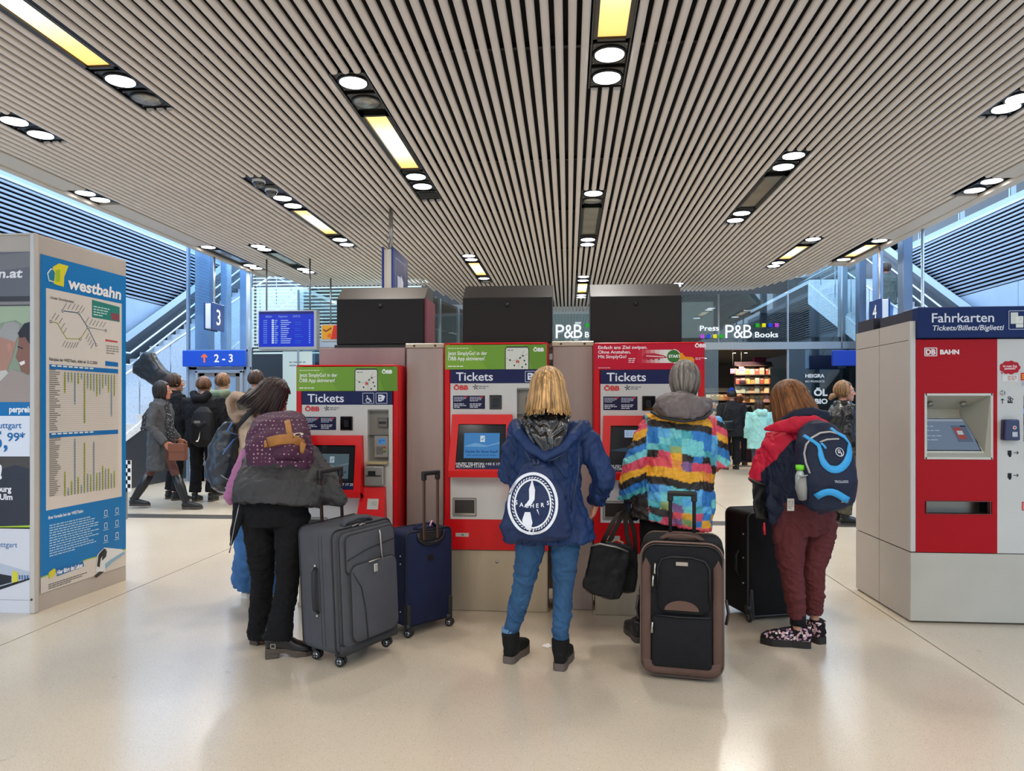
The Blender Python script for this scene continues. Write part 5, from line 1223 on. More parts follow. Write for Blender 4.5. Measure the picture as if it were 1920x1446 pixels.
# paper scrap at her foot
g = G(1025, 1213); o = B().add([(-.03, 0, .002), (.01, -.03, .003), (.03, .0, .006), (.012, .03, .012), (-.02, .032, .003)], [(0, 1, 2), (0, 2, 3, 4)]).build('paper_scrap', mat('#e6e2dc', .6), None, loc=(g.x, g.y, 0)); tag(o, 'white folded paper scrap on the floor beside the ankle boot', 'paper')

# ---------------------------------------------------------------- woman in the patchwork jacket
t, Jf, k = fg('person', 'grey-haired person in bright rainbow patchwork jacket, back turned, at right machine', 4.32, 1265, 1195)
H = 1.7
J = dict(head=Jf(1284, 717, .04), nk=Jf(1279, 762), ch=Jf(1276, 815), wa=Jf(1268, 890), pe=Jf(1256, 965),
         hL=Jf(1228, 985), kL=Jf(1222, 1080, .03), aL=Jf(1208, 1180, .06), hR=Jf(1282, 985), kR=Jf(1285, 1080, .03), aR=Jf(1287, 1180, .08),
         sL=Jf(1222, 792, .0), eL=Jf(1190, 868, -.03), wL=Jf(1176, 938, .02), sR=Jf(1337, 795, .02), eR=Jf(1350, 862, .0), wR=Jf(1318, 870, .28))
MH = body(t, J, H, rotm(R(-12), R(-14)), '#b98a72', hands=(((.05, .1, -1), (1, .2, 0), (.2, 1, 0), .75), None), face=True)
hair(MH, 1.0, t, '#6e675f', .085, 330, 1.0, 1.04, .15, .0, 11, w=.0075)
legs_mesh(t, J, H, cloth('#0f0f11'), r=(.056, .05, .042, .036, .034), vox=.012)
pr = [(Jf(1279, 765), .09, .08), (Jf(1278, 776), .16, .11), (Jf(1278, 792), .215, .125), (Jf(1276, 830), .225, .145), (Jf(1274, 880), .218, .15), (Jf(1268, 925, -.01), .232, .155), (Jf(1261, 960, -.01), .25, .165), (Jf(1257, 981, -.01), .257, .168)]
jk = jacket(t, J, H, NV, pr, sl=(.044, .040, .041, .034), disp=((.03, .12),), vox=.0075, fold=.013)
PAL = dict(y='#e0a32e', k='#2b2625', b='#2f74b8', t='#4aa3ad', a='#6fc0c4', p='#cf4a60', r='#d9525c', v='#7a5a86', g='#8aa066', l='#5aa7d6', o='#d9883a')
ROWS_ = [(735, 'tlptkbpl'), (752, 'lprtkbpr'), (768, 'alpyyypr'), (777, 'lyyyyyyr'), (793, 'tkkkkkkp'), (807, 'bblatbbl'), (822, 'lbataabl'), (836, 'aatgaatl'), (848, 'tkpykbkt'), (862, 'prrovppk'), (878, 'yyyyyyoy'), (895, 'kkkkkkkk'), (911, 'lblatlbb'), (926, 'blatllba'), (940, 'atgvatlb'), (953, 'pkkrypby'), (966, 'ktpvgbyb'), (978, 'rrrprrrr')]
ARM_ = [(735, 't'), (768, 'l'), (786, 'k'), (797, 'p'), (812, 'y'), (824, 'k'), (836, 'b'), (850, 'a'), (862, 'p'), (878, 'y'), (890, 'k'), (903, 'b'), (916, 't'), (926, 'k')]
rl = {k_: lin(v) for k_, v in PAL.items()}; org = V(t.location)
from mathutils import noise
def patch(co):
    q = co+V(t.location)-CAM; r0 = ray(960, 760); fwd = V((-sin(TH), cos(TH), 0)); D_ = q.dot(fwd); X_ = q.dot(V((cos(TH), sin(TH), 0)))/4.32*F+960; Y_ = 760-q.z/4.32*F
    n1 = noise.noise(co*9)*5+noise.noise(co*40)*2; arm = X_ < 1208 or X_ > 1340
    yy = Y_+n1-(X_-1270)*.14; xx = X_+noise.noise(co*11+V((5, 0, 0)))*5
    rows = ROWS_
    if arm: rows = ARM_; yy = Y_+n1+(X_-1190)*.5*(1 if X_ < 1270 else -1)-(0 if X_ < 1270 else -75)
    row = rows[0][1]
    for y0_, rw in rows:
        if yy >= y0_: row = rw
    i = int(max(0, min(7, (xx-1190)/19.5))) if not arm else 0
    c = rl[row[i]]; f = 1+.22*noise.noise(V((co.x*25, co.y*25, co.z*120))); return tuple(min(1, x*f) for x in c)
col_attr(jk, patch, 'patchwork', .5, .3, 25)
gm = mat('#675d5b', .6, var=.1, bump=.3, bs=20)
b = B(); b.tube([Jf(1240, 768, .03), Jf(1238, 762, -.04), Jf(1256, 765, -.14), Jf(1284, 768, -.17), Jf(1312, 764, -.13), Jf(1325, 760, -.02), Jf(1318, 762, .05)], [(.035, .04), (.05, .042), (.062, .044), (.068, .045), (.06, .042), (.048, .04), (.03, .03)], 12, wdir=(0, .3, 1))
b.tube([Jf(1276, 742, -.06), Jf(1276, 752, -.12), Jf(1278, 764, -.15)], [(.10, .03), (.14, .05), (.13, .045)], 14, wdir=(1, 0, 0))
fuse('hood', b, gm, t, .008, 2, ((.03, .06), (.01, .025)), 'grey lined hood')
b = B(); b.tube([Jf(1222, 772, -.06), Jf(1240, 783, -.16), Jf(1282, 790, -.20), Jf(1320, 784, -.15), Jf(1334, 772, -.05)], [(.012, .009)]*5, 8); b.build('hood_edge', mat('#17191c', .6), t)
q = B(); hand(q, J['wL'], (.05, .1, -1), (1, .2, 0), (.2, 1, 0), 1.14, .75); fuse('glove', q, cloth('#1e2733'), t, .0042, 1, label='dark glove')
shoe(t, V((J['aL'].x-.03, J['aL'].y-.06, 0)), R(10), mat('#121212', .5), top=.1, name='shoe'); shoe(t, V((J['aR'].x, J['aR'].y-.06, 0)), R(-8), mat('#121212', .5), top=.1, name='shoe')

# ---------------------------------------------------------------- woman in the red and navy jacket
t, Jf, k = fg('person', 'brown-haired woman in red and navy jacket, burgundy trousers and floral shoes', 4.28, 1500, 1205)
H = 1.62
J = dict(head=Jf(1480, 757, .05), nk=Jf(1490, 800, .02), ch=Jf(1492, 845), wa=Jf(1502, 905), pe=Jf(1508, 965, -.02),
         hL=Jf(1480, 985, -.03), kL=Jf(1484, 1068, -.04), aL=Jf(1496, 1165, -.03), hR=Jf(1538, 985, .03), kR=Jf(1524, 1070, .02), aR=Jf(1527, 1158, .08),
         sL=Jf(1456, 828, .03), eL=Jf(1427, 893, .08), wL=Jf(1462, 930, .22), sR=Jf(1530, 828, .02), eR=Jf(1548, 890, .06), wR=Jf(1500, 900, .28))
MH = body(t, J, H, rotm(R(38), R(-22)), '#c09078', face=True)
hair(MH, 1.03, t, '#6b4222', .135, 400, .75, 1.1, .14, .03, 5, w=.0085)
BU = cloth('#5a2a2c', var=.1)
legs_mesh(t, J, H, BU, r=(.067, .060, .046, .040, .032), hem=.05, hip=(.125, .088), disp=((.012, .06),), vox=.0075, fold=.010)
pr = [(Jf(1488, 797, .02), .08, .08), (Jf(1490, 808, .0), .13, .10), (Jf(1492, 825, -.0), .17, .12), (Jf(1492, 860), .19, .14), (Jf(1498, 905), .195, .15), (Jf(1503, 940), .205, .155), (Jf(1507, 962), .205, .155)]
def flap(b): b.tube([Jf(1470, 880, .0), Jf(1466, 920, -.06), Jf(1460, 955, -.08), Jf(1452, 984, -.06)], [(.07, .03), (.085, .03), (.08, .025), (.03, .015)], 14, wdir=(1, 0, 0))
jk = jacket(t, J, H, NV, pr, sl=(.052, .050, .048, .036), disp=((.03, .1),), vox=.0075, fold=.013, extra=flap)
rd, nv = cloth('#c01c36', rough=.6), cloth('#181f33', rough=.6)
sL, eL, ch = J['sL'], J['eL'], J['ch']
def fn(c, n_):
    # red shoulders and outer sleeve, navy body and under-sleeve
    q = c+V(t.location)-CAM; X_ = q.dot(V((cos(TH), sin(TH), 0)))/4.28*F+960; Y_ = 760-q.z/4.28*F
    if X_ < 1470: return 0 if Y_ < 905-(X_-1415)*1.45 or (X_ < 1428 and Y_ < 905) else 1
    if X_ < 1500: return 0 if Y_ < 824-(X_-1470)*.1 else 1
    return 0 if Y_ < 818 else 1
paint(jk, [rd, nv], fn)
b = B(); b.tube([Jf(1432, 806, -.02), Jf(1462, 800, -.10), Jf(1490, 797, -.15), Jf(1525, 795, -.17), Jf(1550, 803, -.12), Jf(1560, 815, -.05)], [(.012, .01), (.035, .025), (.05, .035), (.052, .04), (.04, .03), (.02, .02)], 12, wdir=(0, 0, 1))
fuse('hood', b, rd, t, .008, 2, ((.016, .05),), 'red folded hood')
b = B(); b.tube([Jf(1465, 792, -.06), Jf(1490, 780, -.11), Jf(1525, 775, -.12), Jf(1552, 780, -.06)], [(.025, .02), (.038, .03), (.04, .03), (.025, .02)], 12, wdir=(0, 0, 1)); fuse('collar', b, nv, t, .008, 2, ((.014, .05),), 'navy collar lining')
B().tube([Jf(1433, 980, -.06), Jf(1433, 992, -.065), Jf(1434, 1003, -.06)], [.005, .008, .006], 8).build('zip_pull', mat('#c81830', .4), t, label='red zip pull')
P = Print(Jf(1476, 958, -.22), (cos(TH), sin(TH), 0)); P.rect(0, -.0, .04, .07, '#cdc9c2', 1); P.dashes(.004, .01, .036, .06, 5, '#8c8a86', 2); P.build('care_label', t)
fl = cloth('#16131a'); rr = random.Random(4)
spots = [(rr.uniform(-.06, .06), rr.uniform(-.02, .27), rr.uniform(0, .13), rr.choice((1, 1, 2, 3))) for _ in range(170)]
def floral(M):
    Mi = M.inverted()
    def f(c, n_):
        q = Mi @ c
        for x, y, z, i in spots:
            if (q.x-x)**2*(0 if abs(q.x) > .02 else 1)+(q.y-y)**2+(q.z-z)**2 < .0065**2: return i
        return 0
    return f
fm3 = [mat('#c9a0a8', .7), mat('#d9cfc9', .7), mat('#8e6d92', .7)]
for hp, an, ly in ((V((J['aL'].x+.075, J['aL'].y-.0, 0)), R(78), 0), (V((J['aR'].x+.03, J['aR'].y-.06, 0)), R(20), 0)):
    M_ = Matrix.Translation(hp) @ Matrix.Rotation(an, 4, 'Z'); o = shoe(t, hp, an, fl, L=.28, top=.10, r=.046, sole=.036, sm=mat('#1f1b1b', .7), name='floral_shoe', deco=(fm3, floral(M_)))
b = B().tube([J['aL']-V((0, 0, .02)), J['aL']+V((0, 0, .05))], [.046, .048], 12); b.build('sock', cloth('#151318'), t)

# ---------------------------------------------------------------- bent traveller with the plum backpack
t, Jf, k = fg('person', 'bent-over traveller in charcoal jacket, black flared trousers and buckled boots', 4.12, 510, 1220)
H = 1.66
J = dict(head=Jf(540, 822, .72), nk=Jf(535, 835, .55), ch=Jf(528, 850, .38), wa=Jf(520, 900, .14), pe=Jf(515, 950, .02),
         hL=Jf(486, 975, .04), kL=Jf(492, 1080, .14), aL=Jf(489, 1190, .2), hR=Jf(548, 975, .0), kR=Jf(540, 1085, .02), aR=Jf(521, 1196, -.03),
         sL=Jf(478, 850, .42), eL=Jf(465, 905, .40), wL=Jf(520, 900, .6), sR=Jf(580, 858, .40), eR=Jf(618, 908, .22), wR=Jf(600, 880, .5))
MH = body(t, J, H, rotm(0, R(-70)), '#a9745c', face=False, hands=(None, ((0, 1, .2), (0, 0, -1), (-1, 0, 0), .3)))
hair(MH, 1.0, t, '#231a17', .09, 120, 1.0)
legs_mesh(t, J, H, cloth('#121214', rough=.95), 'flared_trousers', r=(.064, .056, .043, .041, .052), hem=-.02, hip=(.125, .09), disp=((.015, .08),), vox=.008, fold=.009)
CJ = cloth('#3b3a3a', var=.1, rough=.6)
pr = [(Jf(530, 845, .50), .10, .08), (Jf(528, 858, .36), .20, .11), (Jf(524, 880, .20), .235, .13), (Jf(522, 905, .06), .25, .15), (Jf(522, 930, -.02), .265, .17), (Jf(520, 948, -.03), .262, .17)]
def spread(b):
    b.tube([Jf(560, 895, .08), Jf(600, 915, .04), Jf(630, 932, .02), Jf(648, 945, .02)], [(.10, .06), (.10, .05), (.07, .04), (.02, .02)], 12, wdir=(0, 0, 1))
jk = jacket(t, J, H, CJ, pr, sl=(.048, .046, .044, .036), disp=((.035, .1),), vox=.008, fold=.008, extra=spread)
b = B(); b.tube([Jf(452, 940, -.02), Jf(447, 965, -.03), Jf(440, 995, -.03), Jf(432, 1024, -.02)], [(.05, .03), (.035, .025), (.025, .02), (.008, .008)], 12, wdir=(1, 0, 0)); fuse('hanging_sleeve', b, cloth('#17171a'), t, .008, 2, ((.012, .04),), 'black sleeve tip hanging with a zip')
B().tube([Jf(449, 944, -.09), Jf(440, 985, -.08), Jf(432, 1028, -.04), Jf(430, 1036, -.03)], [.003, .003, .003, .005], 6).build('zip', mat('#9a9a9c', .3, .9), t)
bm_ = mat('#131214', .35, var=.1)
shoe(t, V((J['aL'].x-.03, J['aL'].y-.04, 0)), R(-20), bm_, top=.12, sole=.02, heelh=.035, name='heeled_boot'); o = shoe(t, V((J['aR'].x-.06, J['aR'].y-.03, 0)), R(-68), bm_, top=.12, sole=.02, heelh=.035, name='heeled_boot')
hb = J['aR']; P = Print(hb+V((-.01, -.075, -.035)), (1, 0, 0)); P.frame(0, 0, .026, .022, .004, '#9a9588', 1); P.build('buckle', t)
# plum dotted backpack on the bent back
g = PD(525, 760, 4.3); pb_ = thing('backpack', 'plum backpack with pale dots and tan leather trim on the bent back', 'backpack', (g.x, g.y, 0)); Lg = V(pb_.location)
Q = lambda x, y, d=0: PD(x, y+9, 4.3+d)-Lg
def dots_mat():
    m = mat('#44203c', .75, key='dots', bump=.3, bs=300); nt = m.node_tree; N = nt.nodes; L = nt.links; p = N['Principled BSDF']
    tc = N.new('ShaderNodeTexCoord'); vo = N.new('ShaderNodeTexVoronoi'); vo.inputs['Scale'].default_value = 42; vo.inputs['Randomness'].default_value = .25
    L.new(tc.outputs['Object'], vo.inputs['Vector']); r = N.new('ShaderNodeValToRGB'); r.color_ramp.interpolation = 'CONSTANT'
    r.color_ramp.elements[0].color = (*lin('#b78a9c'), 1); r.color_ramp.elements[1].position = .21; r.color_ramp.elements[1].color = (*lin('#441a36'), 1)
    L.new(vo.outputs['Distance'], r.inputs[0]); L.new(r.outputs[0], p.inputs['Base Color']); return m
DM = dots_mat(); TAN = mat('#a06a2c', .55, var=.15, vs=20, bump=.2)
b = B(); b.tube([Q(525, 781, .22), Q(524, 790, .12), Q(523, 812, -.0), Q(524, 835, -.08), Q(526, 860, -.09), Q(528, 876, -.03)], [(.13, .05), (.165, .10), (.185, .14), (.19, .15), (.185, .14), (.15, .08)], 24, wdir=(1, 0, 0), p=2.8)
sack = fuse('sack', b, DM, pb_, .009, 3, ((.02, .09),))
b = B(); b.tube([Q(512, 838, -.14), Q(524, 842, -.19), Q(548, 838, -.20), Q(570, 845, -.17), Q(572, 862, -.15), Q(550, 870, -.16), Q(516, 868, -.15)], [.04, .05, .05, .045, .045, .05, .04], 12)
fuse('front_pocket', b, DM, pb_, .009, 3)
def strip_on(o, pts, w, m, name, par, th=.004, up=(0, 0, 1)):
    """a strap laid along points, pulled onto the mesh from the viewer's side"""
    tr = bvh(o); fwd = V((-sin(TH), cos(TH), 0)); out = []
    for p in pts:
        h = tr.ray_cast(p-fwd*.6, fwd); out.append((h[0] if h[0] is not None else p)-fwd*th)
    return B().tube(out, [(w/2, th)]*len(out), 8, wdir=up).build(name, m, par)
pts = [Q(492+i*8, 823-6*sin(min(1, i/8)*pi)+max(0, i-6)*2.4, -.3) for i in range(11)]
strip_on(sack, pts, .062, TAN, 'leather_trim', pb_); strip_on(sack, [Q(516+i*4, 781+i*7, -.3) for i in range(6)], .036, TAN, 'leather_strap', pb_, up=(1, 0, 0))
P = onto(sack, Q(545, 808, -.3), (cos(TH), sin(TH), 0), (0, 0, 1)); P.ell(0, 0, .02, .011, '#d8cdb8', 3); P.build('oval_badge', pb_)
PK = cloth('#a4688f', rough=.7)
b = B(); b.tube([Q(463, 835, .1), Q(452, 865, .02), Q(438, 900, -.02), Q(428, 925, -.02), Q(434, 938, -.02)], [(.04, .02), (.05, .02), (.045, .02), (.035, .015), (.02, .012)], 12, wdir=(1, 0, .3)); b.tube([Q(468, 872, -.04), Q(450, 888, -.06), Q(440, 905, -.06)], [(.03, .015)]*3, 10)
fuse('shoulder_strap', b, PK, pb_, .008, 2, ((.012, .04),), 'mauve padded shoulder strap')
B().tube([Q(447, 892, -.06), Q(455, 905, -.08), Q(461, 917, -.08)], [(.018, .003)]*3, 8, wdir=(1, 0, .5)).build('webbing', mat('#8d62a8', .7), pb_)
B().tube([Q(497, 818, -.24), Q(499, 830, -.25)], [.006, .012], 8).build('zip_tab', TAN, pb_)

# ---------------------------------------------------------------- dark-haired woman in beige behind her
t, Jf, k = fg('person', 'dark-haired woman in glasses and beige hooded jacket leaning towards the low machine', 5.15, 490, 1100)
H = 1.64
J = dict(head=Jf(512, 748, .0), nk=Jf(490, 790, .02), ch=Jf(478, 830), wa=Jf(478, 895), pe=Jf(484, 960),
         hL=Jf(470, 975), kL=Jf(468, 1030, .02), aL=Jf(466, 1098, .25), hR=Jf(512, 975), kR=Jf(512, 1035), aR=Jf(512, 1098, .25),
         sL=Jf(452, 805, .05), eL=Jf(470, 870, .1), wL=Jf(510, 880, .1), sR=Jf(500, 805, -.1), eR=Jf(520, 868, -.08), wR=Jf(545, 850, .0))
MH = body(t, J, H, rotm(R(-72), R(-32)), '#a06a52', face=True, glasses=True)
hair(MH, 1.06, t, '#2a1d1a', .12, 420, .8, 1.13, .2, .05, 21, w=.010)
b = B(); b.tube([Jf(505, 735, -.08), Jf(490, 750, -.10), Jf(474, 768, -.10), Jf(470, 785, -.08)], [(.07, .05), (.08, .05), (.06, .04), (.03, .02)], 12, wdir=(1, 0, 0)); 
BG = cloth('#cdb59c', var=.08)
pr = [(Jf(492, 788), .08, .08), (Jf(484, 798), .15, .11), (Jf(478, 815), .18, .13), (Jf(476, 850), .19, .14), (Jf(478, 900), .18, .14), (Jf(482, 950), .2, .15), (Jf(484, 975), .2, .15)]
jacket(t, J, H, BG, pr, sl=(.045, .042, .04, .032), disp=((.03, .1),), vox=.01, fold=.013)
b = B(); b.tube([Jf(480, 765, -.06), Jf(462, 748, -.02), Jf(442, 740, .0), Jf(432, 752, .02), Jf(436, 775, .02), Jf(448, 795, .0)], [(.05, .03), (.055, .03), (.055, .03), (.055, .03), (.05, .03), (.05, .03)], 10, wdir=(0, 1, 0)); b.tube([Jf(472, 775, .02), Jf(452, 775, .04), Jf(445, 800, .03)], [(.06, .03), (.07, .03), (.05, .03)], 12, wdir=(0, 1, 0))
fuse('hood', b, cloth('#b8a08c'), t, .009, 2, ((.01, .04),))
legs_mesh(t, J, H, cloth('#3f6ba0', var=.2), 'wide_jeans', r=(.07, .068, .066, .07, .078), hem=.12, hip=(.11, .08), disp=((.03, .06),), vox=.012)
for s in 'LR': shoe(t, V((J['a'+s].x-.0, J['a'+s].y-.08, 0)), R(-15), mat('#c9c5bd', .6), top=.08, name='sneaker', sm=mat('#d7d3cb', .6))
g = PD(430, 760, 5.1); bp = thing('backpack', 'dark blue glossy backpack slung on the beige-jacketed woman, left edge of the group', 'backpack', (g.x, g.y, 0)); Lg = V(bp.location)
Q = lambda x, y, d=0: PD(x, y, 5.1+d)-Lg
b = B(); b.tube([Q(440, 794), Q(434, 808), Q(427, 840), Q(424, 875), Q(428, 905), Q(436, 920)], [(.05, .08), (.08, .12), (.11, .15), (.12, .16), (.10, .14), (.05, .08)], 20, wdir=(1, 0, .2), p=2.6)
bs_ = fuse('sack', b, mat('#1f2936', .3, var=.35, vs=6, bump=.3, bs=12, spec=.6), bp, .01, 3, ((.03, .08),))
b = B(); b.tube([Q(401, 860, -.05), Q(397, 875, -.06), Q(396, 892, -.05), Q(404, 905, -.05)], [.04, .05, .05, .03], 12); fuse('side_pocket', b, mat('#2c4258', .35, var=.2, vs=8), bp, .01, 2)
strip_on(bs_, [Q(436-i*5, 792+i*9, -.3) for i in range(8)], .012, mat('#4d79b8', .3), 'piping', bp, up=(1, 0, 0))
strip_on(bs_, [Q(398+i*5, 895+i*4, -.3) for i in range(8)], .008, mat('#9aa4ae', .4), 'zip', bp)
B().tube([Q(446, 800, -.1), Q(462, 780, -.12), Q(478, 768, -.1), Q(500, 775, .0)], [(.02, .006)]*4, 8, wdir=(.6, 0, 1)).build('shoulder_strap', mat('#23252a', .7), bp)
# ---------------------------------------------------------------- luggage
def wheel(par, x, y, r=.028, ang=0, twin=True, hub='#c9c9cc', nm='wheel', steep=None):
    M = Matrix.Translation((x, y, r)) @ Matrix.Rotation(ang, 4, 'Z')
    ty = mat('#17171a', .5)
    b = B().use(ty); 
    for s_ in ((-1, 1) if twin else (0,)):
        o = s_*.014
        b.use(ty); b.tube([M @ V((o-.009, 0, 0)), M @ V((o-.005, 0, 0)), M @ V((o+.005, 0, 0)), M @ V((o+.009, 0, 0))], [r*.86, r, r, r*.86], 18)
        b.use(mat(hub, .3, .6)); b.tube([M @ V((o-.0105, 0, 0)), M @ V((o+.0105, 0, 0))], r*.52, 14)
        for q in range(4):
            a = q*pi/2; b.use(ty); b.tube([M @ V((o-.0115*(1 if s_ <= 0 else -1), 0, 0)), M @ V((o-.0115*(1 if s_ <= 0 else -1), cos(a)*r*.5, sin(a)*r*.5))], .003, 5)
    w_ = b.build(nm, None, par)
    f = B().tube([M @ V((0, 0, 0)), M @ V((0, .012, r*1.05)), M @ V((0, .008, r*2.1))], [(.007, .012), (.022, .02), (.024, .026)], 10); f.build('wheel_fork', mat('#1d1c1f', .45), w_)
def rounded(x0, z0, x1, z1, r, n=6):
    pts = []
    for cx, cz, a0 in ((x1-r, z1-r, 0), (x0+r, z1-r, 90), (x0+r, z0+r, 180), (x1-r, z0+r, 270)):
        for i in range(n+1): a = R(a0+90*i/n); pts.append((cx+r*cos(a), cz+r*sin(a)))
    return pts
def loop(b, pts, y, rad, n=6):
    P3 = [V((x, y, z)) for x, z in pts]; P3.append(P3[0]); b.tube(P3, rad, n)
def plate(b, pts, y0, y1, M=None, soft=.0):
    n = len(pts); cx = sum(p[0] for p in pts)/n; cz = sum(p[1] for p in pts)/n; sh = lambda f: [((x-cx)*f+cx, (z-cz)*f+cz) for x, z in pts]
    q = sh(.965); vs = [V((x, y1, z)) for x, z in pts]+[V((x, y0+(y1-y0)*.25, z)) for x, z in pts]+[V((x, y0, z)) for x, z in q]
    fs = [tuple(range(2*n, 3*n))]+[(i, (i+1) % n, (i+1) % n+n, i+n) for i in range(n)]+[(i+n, (i+1) % n+n, (i+1) % n+2*n, i+2*n) for i in range(n)]
    b.add(vs, fs, True)
def case_body(t, W, T, Z0, Z1, m, r=.045, name='shell', puff=.012):
    bm = bmesh.new(); bmesh.ops.create_grid(bm, x_segments=1, y_segments=1, size=1); bm.free()
    pts = rounded(0, Z0, W, Z1, r, 7); n = len(pts); ys = [0, .012, .04, T*.5, T-.04, T-.012, T]; sc = [.955, .985, 1, 1.0, 1, .985, .955]
    cx, cz = W/2, (Z0+Z1)/2; vs = []
    for y, s_ in zip(ys, sc): vs += [V(((x-cx)*s_+cx, y, (z-cz)*s_+cz)) for x, z in pts]
    fs = [tuple(range(n))[::-1], tuple(range(6*n, 7*n))]+[(k_*n+i, k_*n+(i+1) % n, (k_+1)*n+(i+1) % n, (k_+1)*n+i) for k_ in range(6) for i in range(n)]
    return B().add(vs, fs, True).build(name, m, t)
def tele(t, xa, xb, y, z0, z1, m, gm, name='telescopic_handle'):
    b = B()
    for x in (xa, xb): b.rbox(x-.010, y-.006, z0, x+.010, y+.006, z1-.02, .003, 1)
    o = b.build(name, m, t)
    g = B().rbox(xa-.016, y-.014, z1-.028, xb+.016, y+.014, z1, .009, 2)
    for x in (xa, xb): g.rbox(x-.016, y-.013, z1-.06, x+.016, y+.013, z1-.01, .006, 1)
    g.build('grip', gm, o)
def wpos(px, py, z): return PZ(px, py, z)
# grey upright case
a = PD(632, 760, 3.86); b_ = PD(742, 760, 4.22); an = math.atan2(b_.y-a.y, b_.x-a.x); W = .45; T = .29
t = thing('suitcase', 'large charcoal grey soft suitcase on four wheels beside the bent traveller', 'suitcase', (a.x, a.y, 0), an)
GR = cloth('#4a4b50', var=.08, rough=.8, bump=.25, bs=60); GD = mat('#1c1c1f', .6); SV = mat('#b8b4aa', .3, .8)
t.rotation_euler = Euler((0, R(-3), an), 'XYZ')
case_body(t, W, T, .075, .77, GR)
b = B(); 
for y in (.008, .085, .112, T-.008): loop(b, rounded(.004, .079, W-.004, .766, .045), y, .0055)
b.build('piping', GD, t)
b = B(); plate(b, rounded(.03, .115, W-.02, .75, .04), -.035, .005); b.build('front_pocket', GR, t)
b = B(); plate(b, rounded(.055, .52, W-.03, .735, .035), -.048, -.03); b.build('upper_pocket', GR, t)
b = B(); plate(b, rounded(.075, .135, W-.03, .565, .05), -.062, -.03); lp = b.build('lower_pocket', GR, t)
b = B(); loop(b, rounded(.055, .52, W-.03, .735, .035), -.042, .0045); loop(b, rounded(.075, .135, W-.03, .565, .05), -.052, .005); loop(b, rounded(.03, .115, W-.02, .75, .04), -.022, .005)
b.tube([(.085, -.063, .53), (.14, -.064, .44), (.165, -.064, .3), (.175, -.064, .14)], .004, 6); b.tube([(.06, -.05, .60), (.2, -.051, .635), (W-.04, -.05, .655)], .003, 6); b.build('zip', GD, t)
b = B(); plate(b, [(.02, .075), (W-.01, .075), (W-.005, .16), (W*.7, .125), (.02, .13)], -.03, .0); b.build('bottom_guard', mat('#2b2b2f', .7), t)
b = B().tube([(.30, -.052, .725), (.302, -.056, .70), (.305, -.057, .60), (.312, -.058, .545)], [.005, .006, .004, .003], 6); b.build('zip_pull', SV, t)
B().rbox(.235, -.072, .50, .262, -.064, .545, .003, 1).build('zip_tab', mat('#c9c7bf', .3, .5), t); B().tube([(.2, -.066, .565), (.25, -.068, .568), (.285, -.066, .566)], .004, 6).build('zip_slider', SV, t)
b = B().tube([(.12, .05, .77), (.14, .05, .79), (W/2, .05, .80), (W-.14, .05, .79), (W-.12, .05, .77)], [(.02, .008), (.022, .014), (.024, .016), (.022, .014), (.02, .008)], 10, wdir=(0, 1, 0)); b.build('carry_handle', GR, t)
b = B().tube([(-.0, .14, .30), (-.022, .14, .32), (-.026, .14, .42), (-.022, .14, .53), (0, .14, .55)], [(.016, .006)]*5, 8, wdir=(0, 1, 0)); b.build('side_handle', GD, t)
for z in (.285, .565): B().sph((-.006, .14, z), .008).build('rivet', SV, t)
b = B(); b.tube([(.19, -.01, .768), (.21, -.012, .772), (.235, -.01, .768)], .004, 6).tube([(.15, .0, .77), (.19, .0, .776)], .003, 6); b.build('zip_slider', SV, t)
tele(t, W/2-.075, W/2+.075, T-.03, .76, 1.075, mat('#4f3c37', .35, .7), mat('#1d1a1a', .5))
for x, y in ((.06, .04), (W-.05, .03), (.06, T-.05), (W-.05, T-.05)): wheel(t, x+.004, y, ang=R(20))
# navy cabin case
a = PD(762, 760, 4.42); b_ = PD(847, 760, 4.68); an = math.atan2(b_.y-a.y, b_.x-a.x); W = .37; T = .22
t = thing('suitcase', 'dark navy cabin suitcase with raised handle standing before the steel column', 'suitcase', (a.x, a.y, 0), an)
NB = cloth('#1f2747', var=.08, rough=.8, bump=.25, bs=60); case_body(t, W, T, .055, .655, NB, .035)
b = B(); 
for y in (.006, .05, T-.006): loop(b, rounded(.003, .058, W-.003, .652, .035), y, .005)
b.build('piping', GD, t)
b = B().tube([(.085, -.006, .64), (.09, -.012, .60), (.13, -.016, .572), (.19, -.016, .565), (.25, -.016, .572), (.29, -.012, .60), (.295, -.006, .64)], [(.012, .008)]*7, 8, wdir=(0, 0, 1)); b.build('handle_surround', mat('#171619', .4), t)
B().rbox(.10, -.003, .58, .28, .004, .645, .003, 1).build('handle_recess', mat('#2a241f', .5), t)
tele(t, .135, .245, -.004, .59, 1.03, mat('#6b5448', .35, .7), mat('#1a1818', .5))
B().rbox(.155, -.006, .455, .215, .0, .49, .003, 1).build('badge', mat('#15151a', .5), t)
for x in (.0, W-.035): B().rbox(x, -.010, .03, x+.035, .03, .20, .01, 2).build('corner_guard', GD, t)
b = B().tube([(.10, .05, .655), (.12, .05, .68), (W/2, .05, .688), (W-.12, .05, .68), (W-.10, .05, .655)], [(.016, .007)]*5, 8, wdir=(0, 1, 0)); b.build('carry_handle', NB, t)
B().tube([(.2, .02, .672), (.225, .03, .70), (.25, .04, .69)], .006, 6).build('luggage_ribbon', mat('#d8a8b8', .6), t, label='pink and white ribbon')
for z in (.15, .45, .5): B().sph((-.002, .06, z), .006).build('rivet', SV, t)
for x, y in ((.02, .0), (W-.02, .0), (.02, T-.03), (W-.02, T-.03)): wheel(t, x, y, r=.026, ang=R(25))
